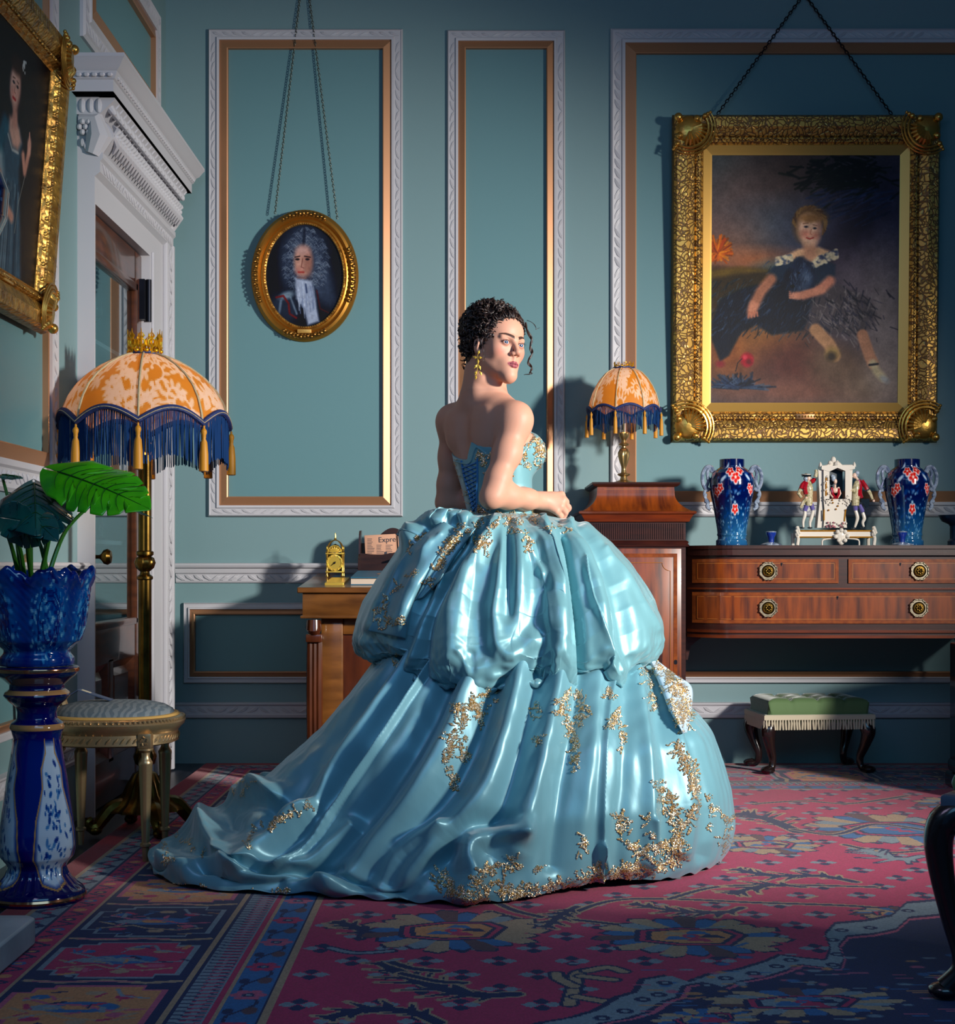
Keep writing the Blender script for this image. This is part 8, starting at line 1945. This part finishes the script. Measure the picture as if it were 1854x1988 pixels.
for pts, w, d in [
 ([(1034, 846), (1046, 868), (1052, 890), (1046, 915)], 9, 2.2), ([(1024, 862), (1020, 880), (1014, 905)], 5, 1.5), ([(1042, 925), (1036, 950), (1030, 985), (1036, 1000)], 4, 1.5), ([(1020, 900), (1032, 912)], 5, 1.4), ([(986, 910), (988, 925)], 4, 1.3),
 ([(928, 876), (936, 900), (932, 930)], 7, 1.0), ([(862, 882), (880, 905), (895, 940), (908, 985)], 3.5, 1.3), ([(935, 885), (945, 895)], 6, 1.1), ([(926, 985), (950, 1000), (985, 1000), (1020, 1000), (1045, 994)], 5, 1.5), ([(925, 1000), (922, 1030), (915, 1045)], 4, 1.4), ([(948, 985), (940, 1005)], 5, 1.2),
 ([(975, 1005), (955, 1028), (938, 1050), (932, 1066)], 6, 1.6), ([(930, 1058), (948, 1064)], 8, 1.6), ([(988, 1008), (1000, 1024), (1002, 1036)], 8, 1.6), ([(1010, 1010), (1018, 1035), (1026, 1052), (1022, 1072)], 5, 1.7), ([(1018, 1048), (1042, 1044)], 4, 1.5), ([(1066, 1020), (1072, 1028)], 3, 1.2), ([(1088, 1018), (1102, 1030)], 3, 1.6), ([(1040, 1012), (1044, 1022)], 4, 1.2),
 ([(896, 1026), (880, 1050), (862, 1080)], 9, 1.4), ([(870, 1070), (850, 1100), (830, 1135)], 8, 1.5), ([(905, 1030), (925, 1032)], 4, 1.3), ([(790, 1064), (798, 1062)], 4, 1.5), ([(808, 1046), (816, 1044)], 3, 1.2), ([(768, 1104), (762, 1130), (770, 1145)], 5, 1.0), ([(765, 1146), (750, 1170), (745, 1190)], 3, 1.3), ([(728, 1192), (750, 1200), (785, 1210)], 9, 1.1), ([(742, 1200), (760, 1224)], 8, 1.0), ([(806, 1108), (800, 1120)], 3, 1.1), ([(770, 1272), (764, 1296)], 3, .8),
 ([(962, 1342), (930, 1352), (900, 1372), (880, 1385)], 9, 1.6), ([(920, 1362), (934, 1390), (930, 1420)], 9, 1.6), ([(905, 1385), (885, 1420), (868, 1445)], 10, 1.3), ([(900, 1420), (892, 1450), (905, 1468)], 8, 1.1), ([(872, 1450), (868, 1480), (880, 1510), (876, 1530)], 9, 1.4), ([(890, 1480), (900, 1470)], 7, 1.0), ([(958, 1345), (955, 1368)], 5, 1.4),
 ([(1105, 1345), (1090, 1368), (1090, 1400)], 10, 1.8), ([(1120, 1345), (1135, 1368), (1128, 1400)], 9, 1.5), ([(1100, 1400), (1112, 1440), (1118, 1490)], 8, 1.6), ([(1048, 1358), (1040, 1385), (1046, 1430), (1042, 1445)], 6, 1.0),
 ([(1180, 1342), (1188, 1378), (1186, 1410)], 7, 1.6), ([(1202, 1370), (1196, 1400), (1206, 1430), (1212, 1452)], 7, 1.4), ([(1246, 1300), (1256, 1330), (1262, 1350)], 6, 1.5), ([(1262, 1345), (1270, 1372), (1278, 1378)], 6, 1.3),
 ([(1272, 1290), (1298, 1312), (1322, 1338), (1330, 1370), (1330, 1408)], 15, 2.0), ([(1290, 1320), (1312, 1360), (1326, 1400)], 11, 1.8),
 ([(1312, 1448), (1332, 1480), (1346, 1512), (1350, 1552), (1338, 1600)], 12, 1.9), ([(1276, 1508), (1282, 1545), (1292, 1575)], 7, 1.6), ([(1300, 1550), (1312, 1600), (1318, 1650)], 13, 1.7), ([(1202, 1584), (1210, 1600), (1215, 1630), (1232, 1650)], 9, 1.8), ([(1255, 1590), (1270, 1625), (1290, 1640)], 7, 1.2), ([(1232, 1655), (1270, 1650), (1310, 1640)], 12, 1.8),
 ([(1330, 1655), (1290, 1678), (1240, 1688), (1190, 1694), (1130, 1706)], 13, 1.9), ([(1120, 1712), (1070, 1722), (1020, 1730), (1000, 1740)], 12, 1.9), ([(1130, 1618), (1134, 1640), (1122, 1660), (1118, 1685)], 5, 1.4), ([(1040, 1690), (1056, 1678)], 6, 1.4), ([(1150, 1700), (1165, 1672)], 5, 1.4),
 ([(930, 1690), (965, 1684), (1002, 1672)], 9, 1.7), ([(990, 1668), (1000, 1690)], 7, 1.4), ([(850, 1712), (880, 1728), (910, 1748), (950, 1752)], 16, 1.9), ([(920, 1710), (960, 1720), (990, 1735)], 14, 1.8), ([(850, 1695), (880, 1705)], 8, 1.2),
 ([(1378, 1552), (1398, 1580), (1418, 1592)], 12, 1.3), ([(1408, 1600), (1412, 1630), (1408, 1650)], 8, 1.1), ([(1374, 1590), (1384, 1625)], 3, 1.2),
 ([(286, 1690), (310, 1712), (350, 1722), (410, 1728)], 6, 1.6), ([(330, 1630), (322, 1660), (330, 1672)], 8, 1.2), ([(340, 1630), (375, 1640), (402, 1655)], 4, 1.3), ([(480, 1732), (520, 1735), (560, 1728)], 5, 1.4), ([(472, 1640), (500, 1614), (545, 1592), (602, 1560)], 6, 1.5), ([(440, 1530), (470, 1520), (510, 1528)], 5, .8), ([(450, 1548), (490, 1545)], 4, .8)]:
    spray(pts, w, d)
me = bpy.data.meshes.new('gold_embroidery'); me.from_pydata([tuple(v - Vector(WO)) for v in BV], [], BF)
eb = finish(me, 'gold_embroidery', M['beads'], wm, smooth=False, fixn=False); eb['kind'] = 'stuff'; eb['label'] = 'gold and crystal beaded flower embroidery'
# shoes hidden beneath the hem, on the carpet
m = MB(WO)
for s_ in (-1, 1):
    c = np.array((.09, 4.86, 0)) + Rv * s_ * .10; m.tube([tuple(c - Fv * .09 + Zv * .03), tuple(c + Zv * .035), tuple(c + Fv * .10 + Zv * .022), tuple(c + Fv * .13 + Zv * .018)], [.028, .034, .034, .016], 12); m.tube([tuple(c - Fv * .09 + Zv * .001), tuple(c - Fv * .09 + Zv * .04)], .012, 8)
    m.tube([tuple(c - Fv * .04 + Zv * .04), tuple(at_t(.5, s_ * .09, 0)[:2]) + (.5,), tuple(at_t(.90, s_ * .085, 0))], [.045, .06, .085], 14)
m.build('legs_and_shoes', M['satin'], wm)
